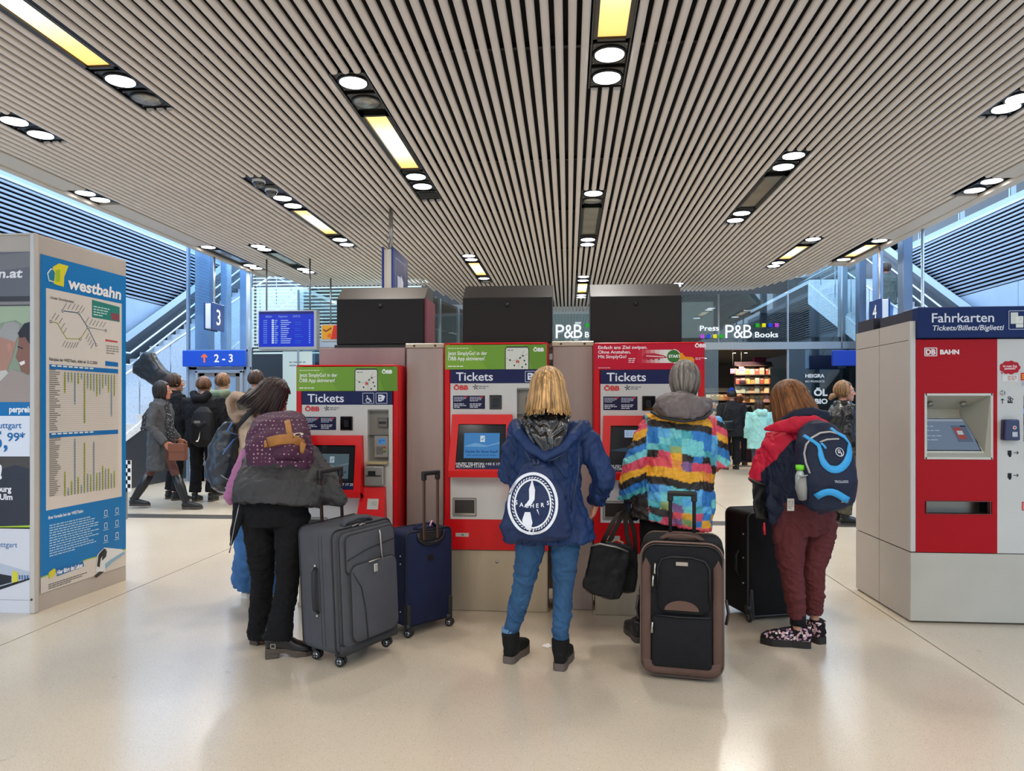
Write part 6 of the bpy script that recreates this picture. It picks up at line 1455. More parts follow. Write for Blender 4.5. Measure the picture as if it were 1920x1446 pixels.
# black and brown case in front
a = PD(1200, 760, 3.80); b_ = PD(1350, 760, 3.70); an = math.atan2(b_.y-a.y, b_.x-a.x); W = .435; T = .27
t = thing('suitcase', 'big black suitcase with brown trim standing nearest, in front of the patchwork jacket', 'suitcase', (a.x, a.y, 0), an)
BK = cloth('#161618', var=.15, rough=.85, bump=.3, bs=80); BR = cloth('#5a453c', var=.1, rough=.8)
case_body(t, W, T, .012, .735, BK, .065)
b = B(); plate(b, rounded(.012, .03, W-.012, .715, .075), -.028, .01); b.build('front_panel', BK, t)
for s_ in (0, 1):
    xa = .012 if not s_ else W-.058; b = B(); q = [(xa, .09), (xa+.046, .05), (xa+.046, .60), (xa+(.02 if not s_ else .026), .645), (xa, .60)] if not s_ else [(xa, .05), (xa+.046, .09), (xa+.046, .60), (xa+.026, .645), (xa, .60)]
    plate(b, q, -.034, -.02); b.build('side_trim', BR, t)
b = B(); plate(b, [(.02, .06), (.06, .035), (W-.06, .035), (W-.02, .06), (W-.02, .115), (W*.75, .085), (W/2, .077), (W*.25, .085), (.02, .115)], -.036, -.022); b.build('bottom_trim', BR, t)
b = B(); loop(b, rounded(.006, .02, W-.006, .725, .08), -.012, .0055, 8); loop(b, rounded(.003, .014, W-.003, .732, .068), T-.01, .0055); b.build('piping', mat('#6d5447', .5), t)
b = B(); loop(b, rounded(.012, .03, W-.012, .715, .075), -.030, .0035, 6); b.build('inner_piping', mat('#2a2422', .5), t)
b = B(); plate(b, rounded(.095, .36, W-.075, .655, .05), -.05, -.026); b.build('upper_pocket', BK, t)
b = B(); plate(b, rounded(.065, .075, W-.065, .345, .02), -.044, -.026); b.build('lower_pocket', BK, t)
b = B(); b.tube([(x, -.052, z) for x, z in [(.095, .50), (.096, .60), (.115, .643), (.16, .657), (.27, .657), (.335, .64), (.358, .60), (.36, .42)]], .005, 6); b.tube([(.07, -.046, .347), (W/2, -.047, .342), (W-.07, -.046, .347)], .005, 6); b.build('zip', mat('#0d0d0e', .5), t)
P = Print((W/2, -.0515, .378)); P.poly([(.088*cos(pi*i/16), .052*sin(pi*i/16)) for i in range(17)], '#5d473e', 1); P.build('arch_patch', t, label='brown half-round patch')
B().rbox(W/2-.03, -.056, .612, W/2+.032, -.05, .632, .002, 1).build('name_plate', mat('#a99f94', .4, .3), t)
for x, z, r_ in ((.072, .535, 0), (.082, .60, .5), (.068, .29, 0)):
    B().tube([(x, -.056, z+.02), (x-.002, -.058, z-.01), (x-.002, -.058, z-.035)], [.006, .004, .007], 6).build('zip_pull', SV, t)
b = B().tube([(.12, .03, .735), (.15, .03, .752), (W/2, .03, .760), (W-.15, .03, .752), (W-.12, .03, .735)], [(.018, .006)]*5, 8, wdir=(0, 1, 0)); b.build('carry_handle', BR, t)
b = B(); plate(b, [(.1, .0), (W-.1, .0), (W-.14, .2), (.14, .2)], -.004, .0); top_ = b.build('top_trim', BR, t); top_.rotation_euler = (R(-90), 0, 0); top_.location = (0, .03, .7345)
tele(t, W/2-.065, W/2+.065, T-.03, .73, .968, mat('#1c1c1e', .4, .5), mat('#111112', .5))
for s_, x in ((0, -.012), (1, W+.012)): B().tube([(x, .09, .28), (x-.012 if not s_ else x+.012, .09, .34), (x, .09, .41)], .008, 8).build('side_handle', mat('#3a3532', .4, .4), t)
for x in (.04, W-.04): wheel(t, x, T-.02, r=.026, twin=False)
# black case by the red jacket
a = PD(1402, 760, 4.74); b_ = PD(1543, 760, 4.78); an = math.atan2(b_.y-a.y, b_.x-a.x); W = .50; T = .30
t = thing('suitcase', 'plain black upright suitcase standing behind the woman in burgundy trousers', 'suitcase', (a.x, a.y, 0), an)
t.rotation_euler = (0, 0, an+R(8))
case_body(t, W, T, .03, .73, cloth('#141416', var=.1, rough=.8), .04); b = B(); 
for y in (.006, T-.006): loop(b, rounded(.004, .033, W-.004, .726, .04), y, .006)
b.build('piping', mat('#39393c', .5), t)
for x in (.0, W-.05): B().rbox(x, -.012, .02, x+.05, .03, .22, .012, 2, taper=(.5, 1)).build('corner_guard', mat('#26262a', .4), t)
for x in (.01, W-.01): wheel(t, x, .0, r=.035, twin=False, hub='#8d8a85'); 
for z in (.25, .42, .58): B().sph((-.003, .05, z), .007).build('rivet', SV, t)
B().tube([(-.003, .1, .3), (-.025, .1, .33), (-.025, .1, .43), (-.003, .1, .46)], .01, 8).build('side_handle', GD, t)
B().tube([(.15, .1, .73), (.18, .1, .75), (.32, .1, .75), (.35, .1, .73)], .009, 8).build('carry_handle', GD, t)
# black holdall hanging from the gloved hand
g = PD(1145, 760, 4.15); t = thing('holdall', 'black holdall hanging by straps from the patchwork-jacket person\'s gloved hand', 'bag', (g.x, g.y, 0)); Lg = V(t.location)
Q = lambda x, y, d=0: PD(x, y, 4.15+d)-Lg
HB = cloth('#17171a', var=.15, rough=.6, bump=.4, bs=14)
bm = B(); 
def slab(b, front, d0, d1):
    n = len(front); A = [Q(x, y, d0) for x, y in front]; C_ = [Q(x, y, d1) for x, y in front]; b.add(A+C_, [tuple(range(n)), tuple(range(n, 2*n))[::-1]]+[(i, i+n, (i+1) % n+n, (i+1) % n) for i in range(n)])
slab(bm, [(1108, 1022), (1118, 1018), (1150, 1022), (1178, 1032), (1182, 1042), (1178, 1066), (1168, 1110), (1160, 1124), (1145, 1124), (1108, 1113), (1092, 1102), (1093, 1090), (1104, 1060), (1106, 1040)], -.10, .02)
fuse('front_pocket', bm, HB, t, .008, 5, ((.022, .06),))
bm = B(); slab(bm, [(1112, 1022), (1140, 1016), (1180, 1022), (1194, 1040), (1195, 1085), (1190, 1110), (1160, 1112), (1112, 1100)], -.02, .22); fuse('sack', bm, HB, t, .009, 5, ((.02, .08),))
b = B(); b.tube([Q(1108, 1024, -.11), Q(1125, 1020, -.12), Q(1155, 1026, -.12), Q(1178, 1035, -.10)], .005, 6); b.build('zip', mat('#8f8d8a', .4, .5), t)
for pts in ([(1128, 1022, -.02), (1146, 985, 0), (1160, 962, .08), (1170, 958, .15)], [(1140, 1022, .0), (1155, 990, .05), (1168, 962, .12)], [(1182, 1030, .0), (1175, 1000, .05), (1172, 965, .12), (1174, 958, .15)], [(1192, 1040, .1), (1190, 1000, .12), (1178, 962, .16)]):
    B().tube([Q(*p) for p in pts], [(.014, .003)]*len(pts), 8, wdir=(1, .3, .4)).build('strap', cloth('#2a2320'), t)
B().tube([Q(1146, 1018, -.0), Q(1155, 1012, .0), Q(1168, 1018, .0), Q(1164, 1026, .0)], .008, 6).build('scarf_tuft', cloth('#8d7a68'), t, label='tan cloth tucked under the straps')
# small black shoulder bag under the red sleeve
g = PD(1425, 760, 4.25); t = thing('shoulder_bag', 'small black leather shoulder bag under the red sleeve, above the black suitcase', 'bag', (g.x, g.y, 0)); Lg = V(t.location)
Q = lambda x, y, d=0: PD(x, y, 4.3+d)-Lg
bm = B(); slab2 = [(1409, 899), (1440, 908), (1441, 975), (1418, 972), (1412, 955), (1411, 920)]
n = len(slab2); A = [Q(x, y, .0) for x, y in slab2]; C_ = [Q(x+4, y, .10) for x, y in slab2]; bm.add(A+C_, [tuple(range(n)), tuple(range(n, 2*n))[::-1]]+[(i, i+n, (i+1) % n+n, (i+1) % n) for i in range(n)])
fuse('pouch', bm, mat('#141415', .35, var=.1, bump=.2, bs=20), t, .006, 4, ((.012, .05),)); B().tube([Q(1403, 897, .0), Q(1422, 905, -.02), Q(1442, 912, -.0)], .007, 6).build('top_bar', mat('#3a3a38', .4), t)
# children's-style hiking backpack on her back
g = PD(1545, 760, 4.05); t = thing('backpack', 'navy backpack with bright blue arches and green-capped bottle on the red-jacketed woman', 'backpack', (g.x, g.y, 0)); Lg = V(t.location)
Q = lambda x, y, d=0: PD(x, y, 4.05+d)-Lg
b = B(); b.tube([Q(1530, 797, .03), Q(1532, 806, -.0), Q(1538, 830, -.04), Q(1546, 865, -.07), Q(1550, 900, -.08), Q(1550, 930, -.06), Q(1550, 944, -.0)], [(.05, .04), (.10, .07), (.135, .10), (.15, .125), (.155, .13), (.145, .12), (.10, .06)], 24, wdir=(cos(TH+R(-8)), sin(TH+R(-8)), 0), p=2.8)
bp = fuse('sack', b, cloth('#1d2438', rough=.65), t, .007, 3, ((.014, .09),))
fw = V((-sin(TH), cos(TH), 0)); UU = (cos(TH), sin(TH), 0)
def band_(pts, w, m, name, th=.005):
    tr = bvh(bp); out = []; 
    for x, y in pts:
        o = Q(x, y, -.8); h = tr.ray_cast(o, ray(x, y).normalized()); 
        if h[0] is not None: out.append((h[0]+h[1]*th*.6, h[1]))
    b = B(); n = len(out); vs = []
    for i, (p, nn) in enumerate(out):
        tg = (out[min(i+1, n-1)][0]-out[max(i-1, 0)][0]).normalized(); sd_ = tg.cross(nn).normalized(); ww = w if not isinstance(w, list) else w[min(len(w)-1, i*len(w)//n)]
        vs += [p-sd_*ww/2, p-sd_*ww*.45+nn*th, p+sd_*ww*.45+nn*th, p+sd_*ww/2, p-nn*th]
    fs = [(i*5+j, i*5+(j+1) % 5, (i+1)*5+(j+1) % 5, (i+1)*5+j) for i in range(n-1) for j in range(5)]+[(0, 1, 2, 3, 4), tuple((n-1)*5+j for j in (4, 3, 2, 1, 0))]
    return b.add(vs, fs, True).build(name, m, t)
CY = mat('#2f9ad6', .55, var=.05); GY = mat('#a9a5a0', .5)
arc = [(1508, 818), (1518, 824), (1528, 830), (1535, 836)]+[(1565-27*cos(a), 845+36*sin(a)) for a in [pi*i/14 for i in range(15)]]+[(1591, 832), (1582, 820), (1567, 812), (1557, 804)]
band_([q for q in arc], [.02, .022, .03, .036, .042, .042, .042, .036, .028, .02], CY, 'blue_arch')
band_([(1530+i*7.4, 938-16*sin(pi*min(1, (i+1.2)/9))) for i in range(9)], .040, CY, 'blue_base_band')
band_([(1519, 888), (1512, 868), (1509, 850), (1512, 834), (1522, 822), (1538, 813), (1556, 811), (1568, 814)], .010, GY, 'grey_piping'); band_([(1537, 830), (1550, 825), (1562, 824), (1572, 824)], .009, GY, 'pocket_zip'); band_([(1540, 832), (1546, 838), (1548, 842)], .012, CY, 'zip_pull')
P = onto(bp, Q(1562, 846, -.1), UU, (0, 0, 1)); P.ring(0, 0, .022, .024, .004, '#c7ccd4', 2, 24); P.ring(-.002, .006, .008, .008, .004, '#c7ccd4', 2, 12); P.line([(-.01, -.004), (.01, -.004), (.004, -.016), (.012, -.018)], .004, '#c7ccd4', 2); P.build('round_badge', t)
P = onto(bp, Q(1560, 900, -.1), UU, (0, 0, 1)); P.text('TROLLKIDS', 0, -.004, .013, '#aeb4c0', 2, .02, al='c', width=.074); P.build('lettering', t)
P = onto(bp, Q(1571, 936, -.1), UU, (0, 0, 1)); P.rect(-.02, -.008, .02, .008, '#b0857c', 3); P.build('care_tag', t)
b = B(); b.tube([Q(1502, 893, -.12), Q(1502, 915, -.13), Q(1505, 936, -.12)], [(.030, .035), (.031, .036), (.022, .026)], 14, wdir=UU); b.build('mesh_pocket', mat('#8e8d88', .6, bump=.4, bs=200), t)
B().tube([Q(1494, 891, -.155), Q(1503, 893, -.165), Q(1527, 889, -.13)], [(.008, .004)]*3, 8).build('pocket_hem', GY, t)
band_([(1500, 905), (1492, 925), (1490, 935)], .02, CY, 'side_patch')
g = Q(1500, 893, -.125)+Lg; bt = thing('water_bottle', 'clear water bottle with bright green cap in the backpack side pocket', 'bottle', g)
B().tube([(0, 0, -.06), (0, 0, .0), (0, 0, .02), (0, 0, .035)], [.026, .026, .020, .014], 16).build('bottle_body', mat('#a9b3ae', .1, coat=.6), bt); B().tube([(0, 0, .035), (0, 0, .062)], .018*1.3, 16).build('cap', mat('#6fd01f', .4), bt)
# ---------------------------------------------------------------- people farther off, left
J_ = dict(kL=(-.05, -.10, .285), aL=(-.055, -.235, .065), kR=(.05, .13, .29), aR=(.055, .215, .055), eL=(-.15, -.03, .655), wL=(-.12, .09, .545), eR=(.15, -.02, .655), wR=(.14, .09, .53), hL=(-.045, -.02, .51), hR=(.045, .02, .51))
t, J, MH = std('striding woman in grey wool coat, patterned scarf and tall black boots', 9.95, 302, 955, 1.77, R(-82), '#b5775f', '#1e1715', '#4b4b4d', '#5d3e38', hem=.305, hl=.11, girth=1.12, cn='coat', pose=J_, cut=.75, n=260, pc=(.05, .045, .034, .03, .022),
               arms=((((0, .5, -1)), (-1, 0, 0), (0, 1, 0), .5), ((0, .6, -.8), (-1, 0, 0), (0, 1, .3), .6)))
for s in 'LR':
    K_, A = J['k'+s], J['a'+s]; b = B().tube([K_*.9+A*.1, K_*.5+A*.5, A, A-V((0, 0, .03))], [.062, .066, .046, .05], 14); b.build('boot_shaft', mat('#141314', .35), t)
b = B(); b.tube([V((0, -.05, 1.50)), V((.05, .03, 1.50)), V((.0, .08, 1.47)), V((-.06, .02, 1.49)), V((0, -.06, 1.5))], [.045, .05, .05, .05, .045], 10); b.tube([V((.10, .09, 1.46)), V((.13, .16, 1.25)), V((.13, .19, 1.05)), V((.13, .2, .93))], [(.06, .03), (.065, .02), (.06, .015), (.05, .01)], 10, wdir=(0, 1, 0)); b.tube([V((.0, -.10, 1.44)), V((.06, -.19, 1.3)), V((.06, -.21, 1.1))], [(.05, .02), (.04, .02), (.05, .015)], 10, wdir=(0, 1, 0))
sc_m = mat('#8d8d90', .9, key='scarf'); nt = sc_m.node_tree; v_ = nt.nodes.new('ShaderNodeTexVoronoi'); v_.inputs['Scale'].default_value = 45; tc = nt.nodes.new('ShaderNodeTexCoord'); rp = nt.nodes.new('ShaderNodeValToRGB'); rp.color_ramp.elements[0].color = (.35, .35, .36, 1); rp.color_ramp.elements[0].position = .2; rp.color_ramp.elements[1].color = (.02, .02, .022, 1); rp.color_ramp.elements[1].position = .3
nt.links.new(tc.outputs['Object'], v_.inputs['Vector']); nt.links.new(v_.outputs['Distance'], rp.inputs[0]); nt.links.new(rp.outputs[0], nt.nodes['Principled BSDF'].inputs['Base Color'])
fuse('scarf', b, sc_m, t, .012, 2, ((.02, .06),))
g = PD(334, 847, 9.75); o = thing('handbag', 'brown leather box handbag in the striding woman\'s hand', 'handbag', g, R(-82)); B().rbox(-.06, -.11, -.12, .06, .11, .11, .01, 1).build('pouch', mat('#6a3a22', .4, var=.1), o); B().rbox(.055, -.112, -.0, .066, .112, .115, .004, 1).build('flap', mat('#6c3a1f', .4), o); B().tube([(0, -.09, .1), (0, -.05, .16), (0, .05, .16), (0, .09, .1)], .008, 6).build('handle', mat('#5d3019', .4), o)
std('man in black hooded coat, brown hair, face turned right, behind the striding woman', 10.9, 326, 925, 1.92, R(-40), '#b3826a', '#35241a', '#111113', '#0f0f11', hem=.42, hl=.045, cut=1.2, girth=1.25, n=160)
t, J, MH = std('ginger-haired youth in black hoodie wearing a black backpack before the lift', 10.7, 382, 940, 1.86, R(4), '#b88a72', '#5a3c28', '#16161a', '#101012', hem=.47, hl=.03, cut=1.3, girth=1.32, n=180, pc=(.06, .056, .05, .046, .05))
b = B(); b.tube([V((-.12, -.08, 1.64)), V((-.06, -.15, 1.55)), V((.06, -.15, 1.55)), V((.12, -.08, 1.64))], [.06, .07, .07, .06], 10); fuse('hood', b, cloth('#16161a'), t, .014, 2)
g = PD(383, 760, 10.42); o = thing('backpack', 'black backpack with white curved tick and two stripes on the youth by the lift', 'backpack', (g.x, g.y, 0)); 
b = B(); b.tube([(0, .0, 1.42), (0, -.03, 1.34), (0, -.06, 1.15), (0, -.06, .95), (0, 0, .86)], [(.06, .04), (.14, .07), (.17, .10), (.17, .10), (.12, .05)], 18, wdir=(1, 0, 0), p=2.8); fuse('sack', b, cloth('#131316', rough=.7), o, .012, 3)
b = B(); b.tube([(-.10, -.135, 1.2), (0, -.15, 1.14), (.10, -.135, 1.2)], .035, 10); fuse('front_pocket', b, cloth('#1b1b1f', rough=.7), o, .01, 2)
P = Print((0, -.19, 0)); P.rect(-.05, 1.215, .04, 1.222, '#b9b6a4', 1); P.rect(-.05, 1.195, .04, 1.202, '#b9b6a4', 1); P.poly([(-.03, .93), (-.012, .918), (.012, .925), (.03, .98), (.038, 1.07), (.022, 1.0), (.004, .95), (-.012, .945)], '#e6e2d8', 1); P.build('white_tick', o)
t, J, MH = std('blond man in pale green hooded jacket with dark backpack facing the lift', 11.3, 417, 925, 1.94, R(-6), '#b88a72', '#6b4c34', '#5e6a58', '#15151a', hem=.47, hl=.035, cut=1.3, girth=1.25, n=160)
b = B(); b.tube([V((-.17, -.06, 1.66)), V((-.08, -.16, 1.62)), V((.08, -.16, 1.62)), V((.17, -.06, 1.66))], [.06, .075, .075, .06], 10); fuse('hood', b, cloth('#71806a'), t, .014, 2)
g = PD(415, 760, 11.1); o = thing('backpack', 'dark grey backpack on the man in the pale green jacket', 'backpack', (g.x, g.y, 0)); b = B(); b.tube([(0, 0, 1.5), (0, -.04, 1.42), (0, -.06, 1.2), (0, 0, 1.0)], [(.10, .05), (.16, .09), (.17, .11), (.10, .05)], 16, wdir=(1, 0, 0)); fuse('sack', b, cloth('#20242a'), o, .014, 3)
std('dark-haired man in olive jacket standing just right of the lift doors', 10.6, 480, 935, 1.95, R(-20), '#b3826a', '#33231b', '#50493d', '#1a1a1e', hem=.46, hl=.04, cut=1.3, girth=1.25, n=160)
# black-wrapped instrument on a back, seen above the striding woman
g = PD(292, 760, 11.25); o = thing('instrument_case', 'black soft instrument case slanting up above the striding woman', 'instrument case', (g.x, g.y, 0))
Lg = V(o.location); Q = lambda x, y, d=0: PD(x, y, 11.25+d)-Lg
b = B(); b.tube([Q(325, 740), Q(308, 715), Q(290, 700), Q(270, 680), Q(262, 672)], [(.12, .08), (.16, .10), (.17, .11), (.24, .10), (.14, .06)], 14, wdir=(cos(R(35)), 0, sin(R(35))), p=3); fuse('case_cover', b, mat('#121213', .4, bump=.4, bs=8), o, .02, 2, ((.04, .12),)); 
B().tube([Q(325, 742), Q(330, 775), Q(332, 800)], .06, 8).build('case_foot', mat('#151517', .6), o)

# ---------------------------------------------------------------- people farther off, right
g = PD(1583, 760, 8.7)
t, J, MH = std('woman in glasses and shiny black leather jacket walking right behind the fare kiosk', 8.7, 1581, 980, 1.73, R(-92), '#bf8a74', '#7a5c3e', mat('#111113', .28, var=.2, bump=.5, bs=14, spec=.6), '#55503f', hem=.50, hl=.05, cut=1.4, girth=1.3, n=260, cn='leather_jacket', pc=(.062, .056, .05, .046, .046))
eyes(MH, 1.0, t, True)
b = B().tube([MH @ V((0, -.10, -.03)), MH @ V((0, -.15, -.05)), MH @ V((.0, -.18, -.09))], [.03, .035, .02], 10); b.build('bun', mat('#8a6a48', .5), t)
B().tube([V((-.0, .09, 1.5)), V((-.16, .12, 1.3)), V((-.18, .10, 1.05))], .01, 6).build('chain_strap', mat('#b5a680', .3, .8), t)
t, J, MH = std('shopper in blue bobble hat and dark coat with a leather handbag in the shop doorway', 16.0, 1372, 877, 1.78, R(6), '#b3826a', '#2a211c', '#232326', '#16181f', hem=.42, hl=.02, cut=1.4, girth=1.25, cn='coat')
B().tube([MH @ V((0, -.01, .02)), MH @ V((0, -.015, .09)), MH @ V((0, -.015, .15)), MH @ V((0, -.02, .19))], [.105, .10, .06, .03], 14).build('hat', cloth('#12388c'), t, label='royal blue knitted hat')
g = PD(1362, 797, 15.75); o = thing('handbag', 'black leather handbag hanging at the blue-hatted shopper\'s side', 'handbag', g); b = B().rbox(-.15, -.05, -.12, .15, .05, .10, .03, 3); b.build('pouch', mat('#1b1d20', .25), o); B().tube([(-.1, 0, .08), (-.04, .02, .3), (.02, .05, .5)], .012, 6).build('strap', mat('#1b1d20', .4), o)
t, J, MH = std('long-haired child in mint green hooded coat in the shop doorway', 14.6, 1424, 860, 1.55, R(10), '#b3826a', '#33241d', '#8fc4c0', '#38404a', hem=.36, hl=.30, cut=1.0, girth=1.35, cn='coat', n=160)
b = B(); b.tube([V((-.09, -.07, 1.34)), V((-.05, -.13, 1.30)), V((.05, -.13, 1.30)), V((.09, -.07, 1.34))], [.05, .07, .07, .05], 10); fuse('hood', b, cloth('#9bcfca'), t, .014, 2)
std('dark-clad shopper browsing beside the book rack', 17.2, 1386, 870, 1.70, R(-30), '#b3826a', '#6e4228', '#191719', '#17171a', hem=.46, hl=.06, girth=1.1)
zb = PD(1662, 585, 13.6).z
# person on the right-hand stairs: stands on a step
g = PD(1664, 760, 14.6); zs = max(.3, .3+(g.y-10.2)*(4.75-.3)/9.6)
std('person in grey-green jacket and jeans on the right stairs behind the sign 4', 14.6, 1664, 0, 1.66, R(20), '#b5775f', '#4a3a30', '#59625c', '#5b83b8', hem=.48, hl=.05, girth=1.2, base=V((g.x+.1, g.y+.3, zs+.17)), pose=dict(aL=(-.055, -.012, .05), aR=(.055, -.012, .05)))

# ---------------------------------------------------------------- screens and hanging sign
def screen_box(name, label, cat, px0, py0, px1, py1, D, th=.16, tilt=0):
    a = PD(px0, py1, D); c = PD(px1, py0, D); w = c.x-a.x; h = c.z-a.z
    o = thing(name, label, cat, (a.x, (a.y+c.y)/2, 0)); z0 = a.z; z1 = c.z
    B().rbox(-.02, 0, z0-.05, w+.05, th, z1+.02, .01, 1).build('housing', mat('#8f9396', .35, .5), o)
    return o, w, z0, z1
o, w_, z0, z1 = screen_box('departure_board', 'blue lit departure board hanging from the ceiling left of the low machine', 'screen', 484, 584, 590, 650, 12.3)
for x in (.1, w_-.1): B().cyl((x, .08, z1+.02), (x, .08, ZC), .015, 8).build('rod', mat('#707478', .3, .7), o)
P = Print((0, -.004, 0)); P.e = .62; h = z1-z0
P.rect(0, z0, w_, z1, '#0030d8', 1); P.rect(0, z1-h*.08, w_, z1, '#081f7c', 1.5); P.text('Abfahrt', w_*.12, z1-h*.17, .035, '#9fc4ff', 3, .0, width=w_*.12); P.text('Departure', w_*.36, z1-h*.17, .035, '#9fc4ff', 3, .0, width=w_*.16); P.text('13:37:13', w_*.62, z1-h*.17, .035, '#9fc4ff', 3, .0, width=w_*.13)
rr = random.Random(9)
for i in range(12):
    z = z1-h*(.24+i*.058); P.rect(w_*.08, z-.014, w_*.15, z-.004, '#7ab0ff', 3); P.rect(w_*.235, z-.02, w_*.275, z+.006, '#d8ecff', 3); P.rect(w_*.29, z-.018, w_*rr.uniform(.32, .36), z, '#7ab0ff', 3); P.rect(w_*.40, z-.016, w_*rr.uniform(.5, .6), z-.004, '#b4d2ff', 3)
    if i % 3: P.dashes(w_*.66, z-.02, w_*.88, z+.004, 1, '#1f7ae0', 3, seed=i, th=.35)
    P.rect(w_*.91, z-.018, w_*.94, z, '#7ab0ff', 3)
P.build('display', o)
o, w_, z0, z1 = screen_box('advert_screen', 'small yellow and red lit advert screen left of the leftmost black cabinet', 'screen', 603, 610, 634, 636, 14.2, .1)
for x in (w_/2,): B().cyl((x, .05, z1+.02), (x, .05, ZC), .015, 8).build('rod', mat('#707478', .3, .7), o)
P = Print((0, -.004, 0)); P.e = .6; h = z1-z0; P.rect(0, z0, w_, z1, '#e6a51e', 1); P.poly([(w_*.55, z0), (w_, z0), (w_, z1), (w_*.75, z1)], '#d0281e', 2); P.line([(w_*.1, z1-h*.3), (w_*.25, z1-h*.45), (w_*.6, z1-h*.2)], .03, '#8a3a12', 3); P.poly([(w_*.3, z0+h*.2), (w_*.5, z0+h*.45), (w_*.7, z0+h*.2), (w_*.5, z0+h*.08)], '#e8641a', 3); P.build('display', o)
g = PD(727, 760, 9.2); zt_ = CH+(HOR-463)*9.2/F; o = thing('pictogram_sign', 'tall blue double-sided pictogram sign hanging on a pole above the black cabinets', 'sign', (g.x, g.y, 0))
B().rbox(-.052, 0, 2.55, .052, .8, zt_-.03, .005, 1).build('sign_box', mat('#a9a49c', .4), o)
for x in (-.075, .055): B().rbox(x, -.02, 2.53, x+.022, .82, zt_, .004, 1).build('sign_board', mat('#1a2c6e', .35), o)
P = Print((.0785, 0, 0), (0, 1, 0)); u0, v0 = .10, 2.75; P.frame(u0, v0, u0+.55, zt_-.12, .014, '#aab2cc', 1); P.poly([(u0+.1, v0+.12), (u0+.3, v0+.1), (u0+.3, v0+.42), (u0+.1, v0+.42)], '#ccd2e2', 1); P.poly([(u0+.3, v0+.1), (u0+.42, v0+.2), (u0+.44, v0+.38), (u0+.3, v0+.46)], '#e3e7f0', 1); P.build('pictogram', o)
B().cyl((.03, .05, zt_-.05), (.03, .05, ZC), .028, 14).build('pole', mat('#a5a09a', .3, .7), o)
b = B(); b.tube([(0, .02, zt_), (-.02, .0, zt_+.08), (.03, .0, zt_+.14)], .003, 5).tube([(0, .02, zt_), (.04, .0, zt_+.1), (-.03, .0, zt_+.17)], .003, 5); b.build('loose_wire', mat('#4c4843', .5), o)
# lit shop name on the glass
def shopname(D, pxP, full, label):
    Y = D; o = thing('shop_sign', label, 'sign', (0, 0, 0)); a = PY(pxP, 635, Y); o.location = (a.x, Y, 0); k = PY(pxP+100, 760, Y).x-PY(pxP, 760, Y).x; k /= 100
    P = Print((0, -.0, 0)); P.e = 1.1; z = lambda py: CH+(HOR-py)*PY(960, 760, 1).length*0+(HOR-py)*(Y/ray(pxP, 760).y)/F
    c = '#e6f4ff'; P.text('P', 0, z(634), 26*k, c, 1, .0, width=16*k); P.text('&', 16*k, z(634), 26*k, c, 1, .0, width=18*k); P.text('B', 34*k, z(634), 26*k, c, 1, .0, width=16*k)
    if full: P.text('Press', -48*k, z(620), 10*k, c, 1, .01, width=36*k); P.text('Books', 56*k, z(633), 10.5*k, c, 1, .01, width=43*k)
    else: P.text('B', 55*k, z(633), 10.5*k, c, 1, .01, width=8*k)
    P.build('letters', o)
    P = Print((0, 0, 0)); P.e = .7
    if full: 
        for i, c in enumerate(('#1fae2a', '#e8e61a', '#1848e0', '#c04ae0')): P.rect((57+i*12)*k, z(614), (64+i*12)*k, z(607), c, 1)
        for i, c in enumerate(('#c04ae0', '#1848e0', '#e8e61a', '#1fae2a')): P.rect((-47+i*12)*k, z(634), (-40+i*12)*k, z(627), c, 1)
    else: P.rect(56*k, z(614), 64*k, z(607), '#1fae2a', 1)
    P.build('colour_squares', o); return o
shopname(16.2, 1360, True, 'glowing white shop name with coloured squares above the bookshop door')
shopname(19.3, 1042, False, 'glowing white shop letters seen between two black cabinets')
# window lettering at the right
o = thing('window_lettering', 'white capital lettering with ÖL and BIO on the dark shop window', 'lettering', (0, 0, 0)); a = PY(1500, 760, 16.24); o.location = (a.x, 16.24, 0); k = PY(1600, 760, 16.24).x-a.x; k /= 100; kz = 16.24/ray(1530, 760).y/F
z = lambda py: CH+(HOR-py)*kz
P = Print((0, 0, 0)); P.text('HEIGRA', 10*k, z(708), 6.5*kz, '#dfe3e3', 1, .03, width=36*k); P.text('BIO PRODUKTE', 10*k, z(717), 3.5*kz, '#c9cdcc', 1, .02, width=36*k); P.text('D', 6*k, z(742), 12*kz, '#dfe3e3', 1, .04); P.text('ÖL', 26*k, z(742), 12*kz, '#dfe3e3', 1, .04, width=26*k); P.text('BIO', 28*k, z(757), 9*kz, '#dfe3e3', 1, .04, width=24*k); P.build('letters', o)
o2 = B().box(a.x-.45, 16.9, 0, a.x+1.5, 16.95, 2.3).build('display_wall', mat('#1d2a28', .6), None); tag(o2, 'dark green display wall behind the shop window at the right', 'display wall')
o = thing('platform_sign', 'plain blue bar standing in for a reflected sign, half hidden behind the fare kiosk', 'sign', (0, 0, 0)); a = PD(1562, 686, 15.0); c = PD(1640, 657, 15.0); B().rbox(a.x, a.y, a.z, c.x, a.y+.1, c.z, .01, 1).build('sign_board', mat('#0b2f8f', .35, emis=.25), o); B().cyl((a.x+.2, a.y+.05, c.z), (a.x+.2, a.y+.05, ZC+.6), .02, 8).build('pole', mat('#8a9099', .3, .6), o)  # solid bar stands in for the blue sign reflection in the glass

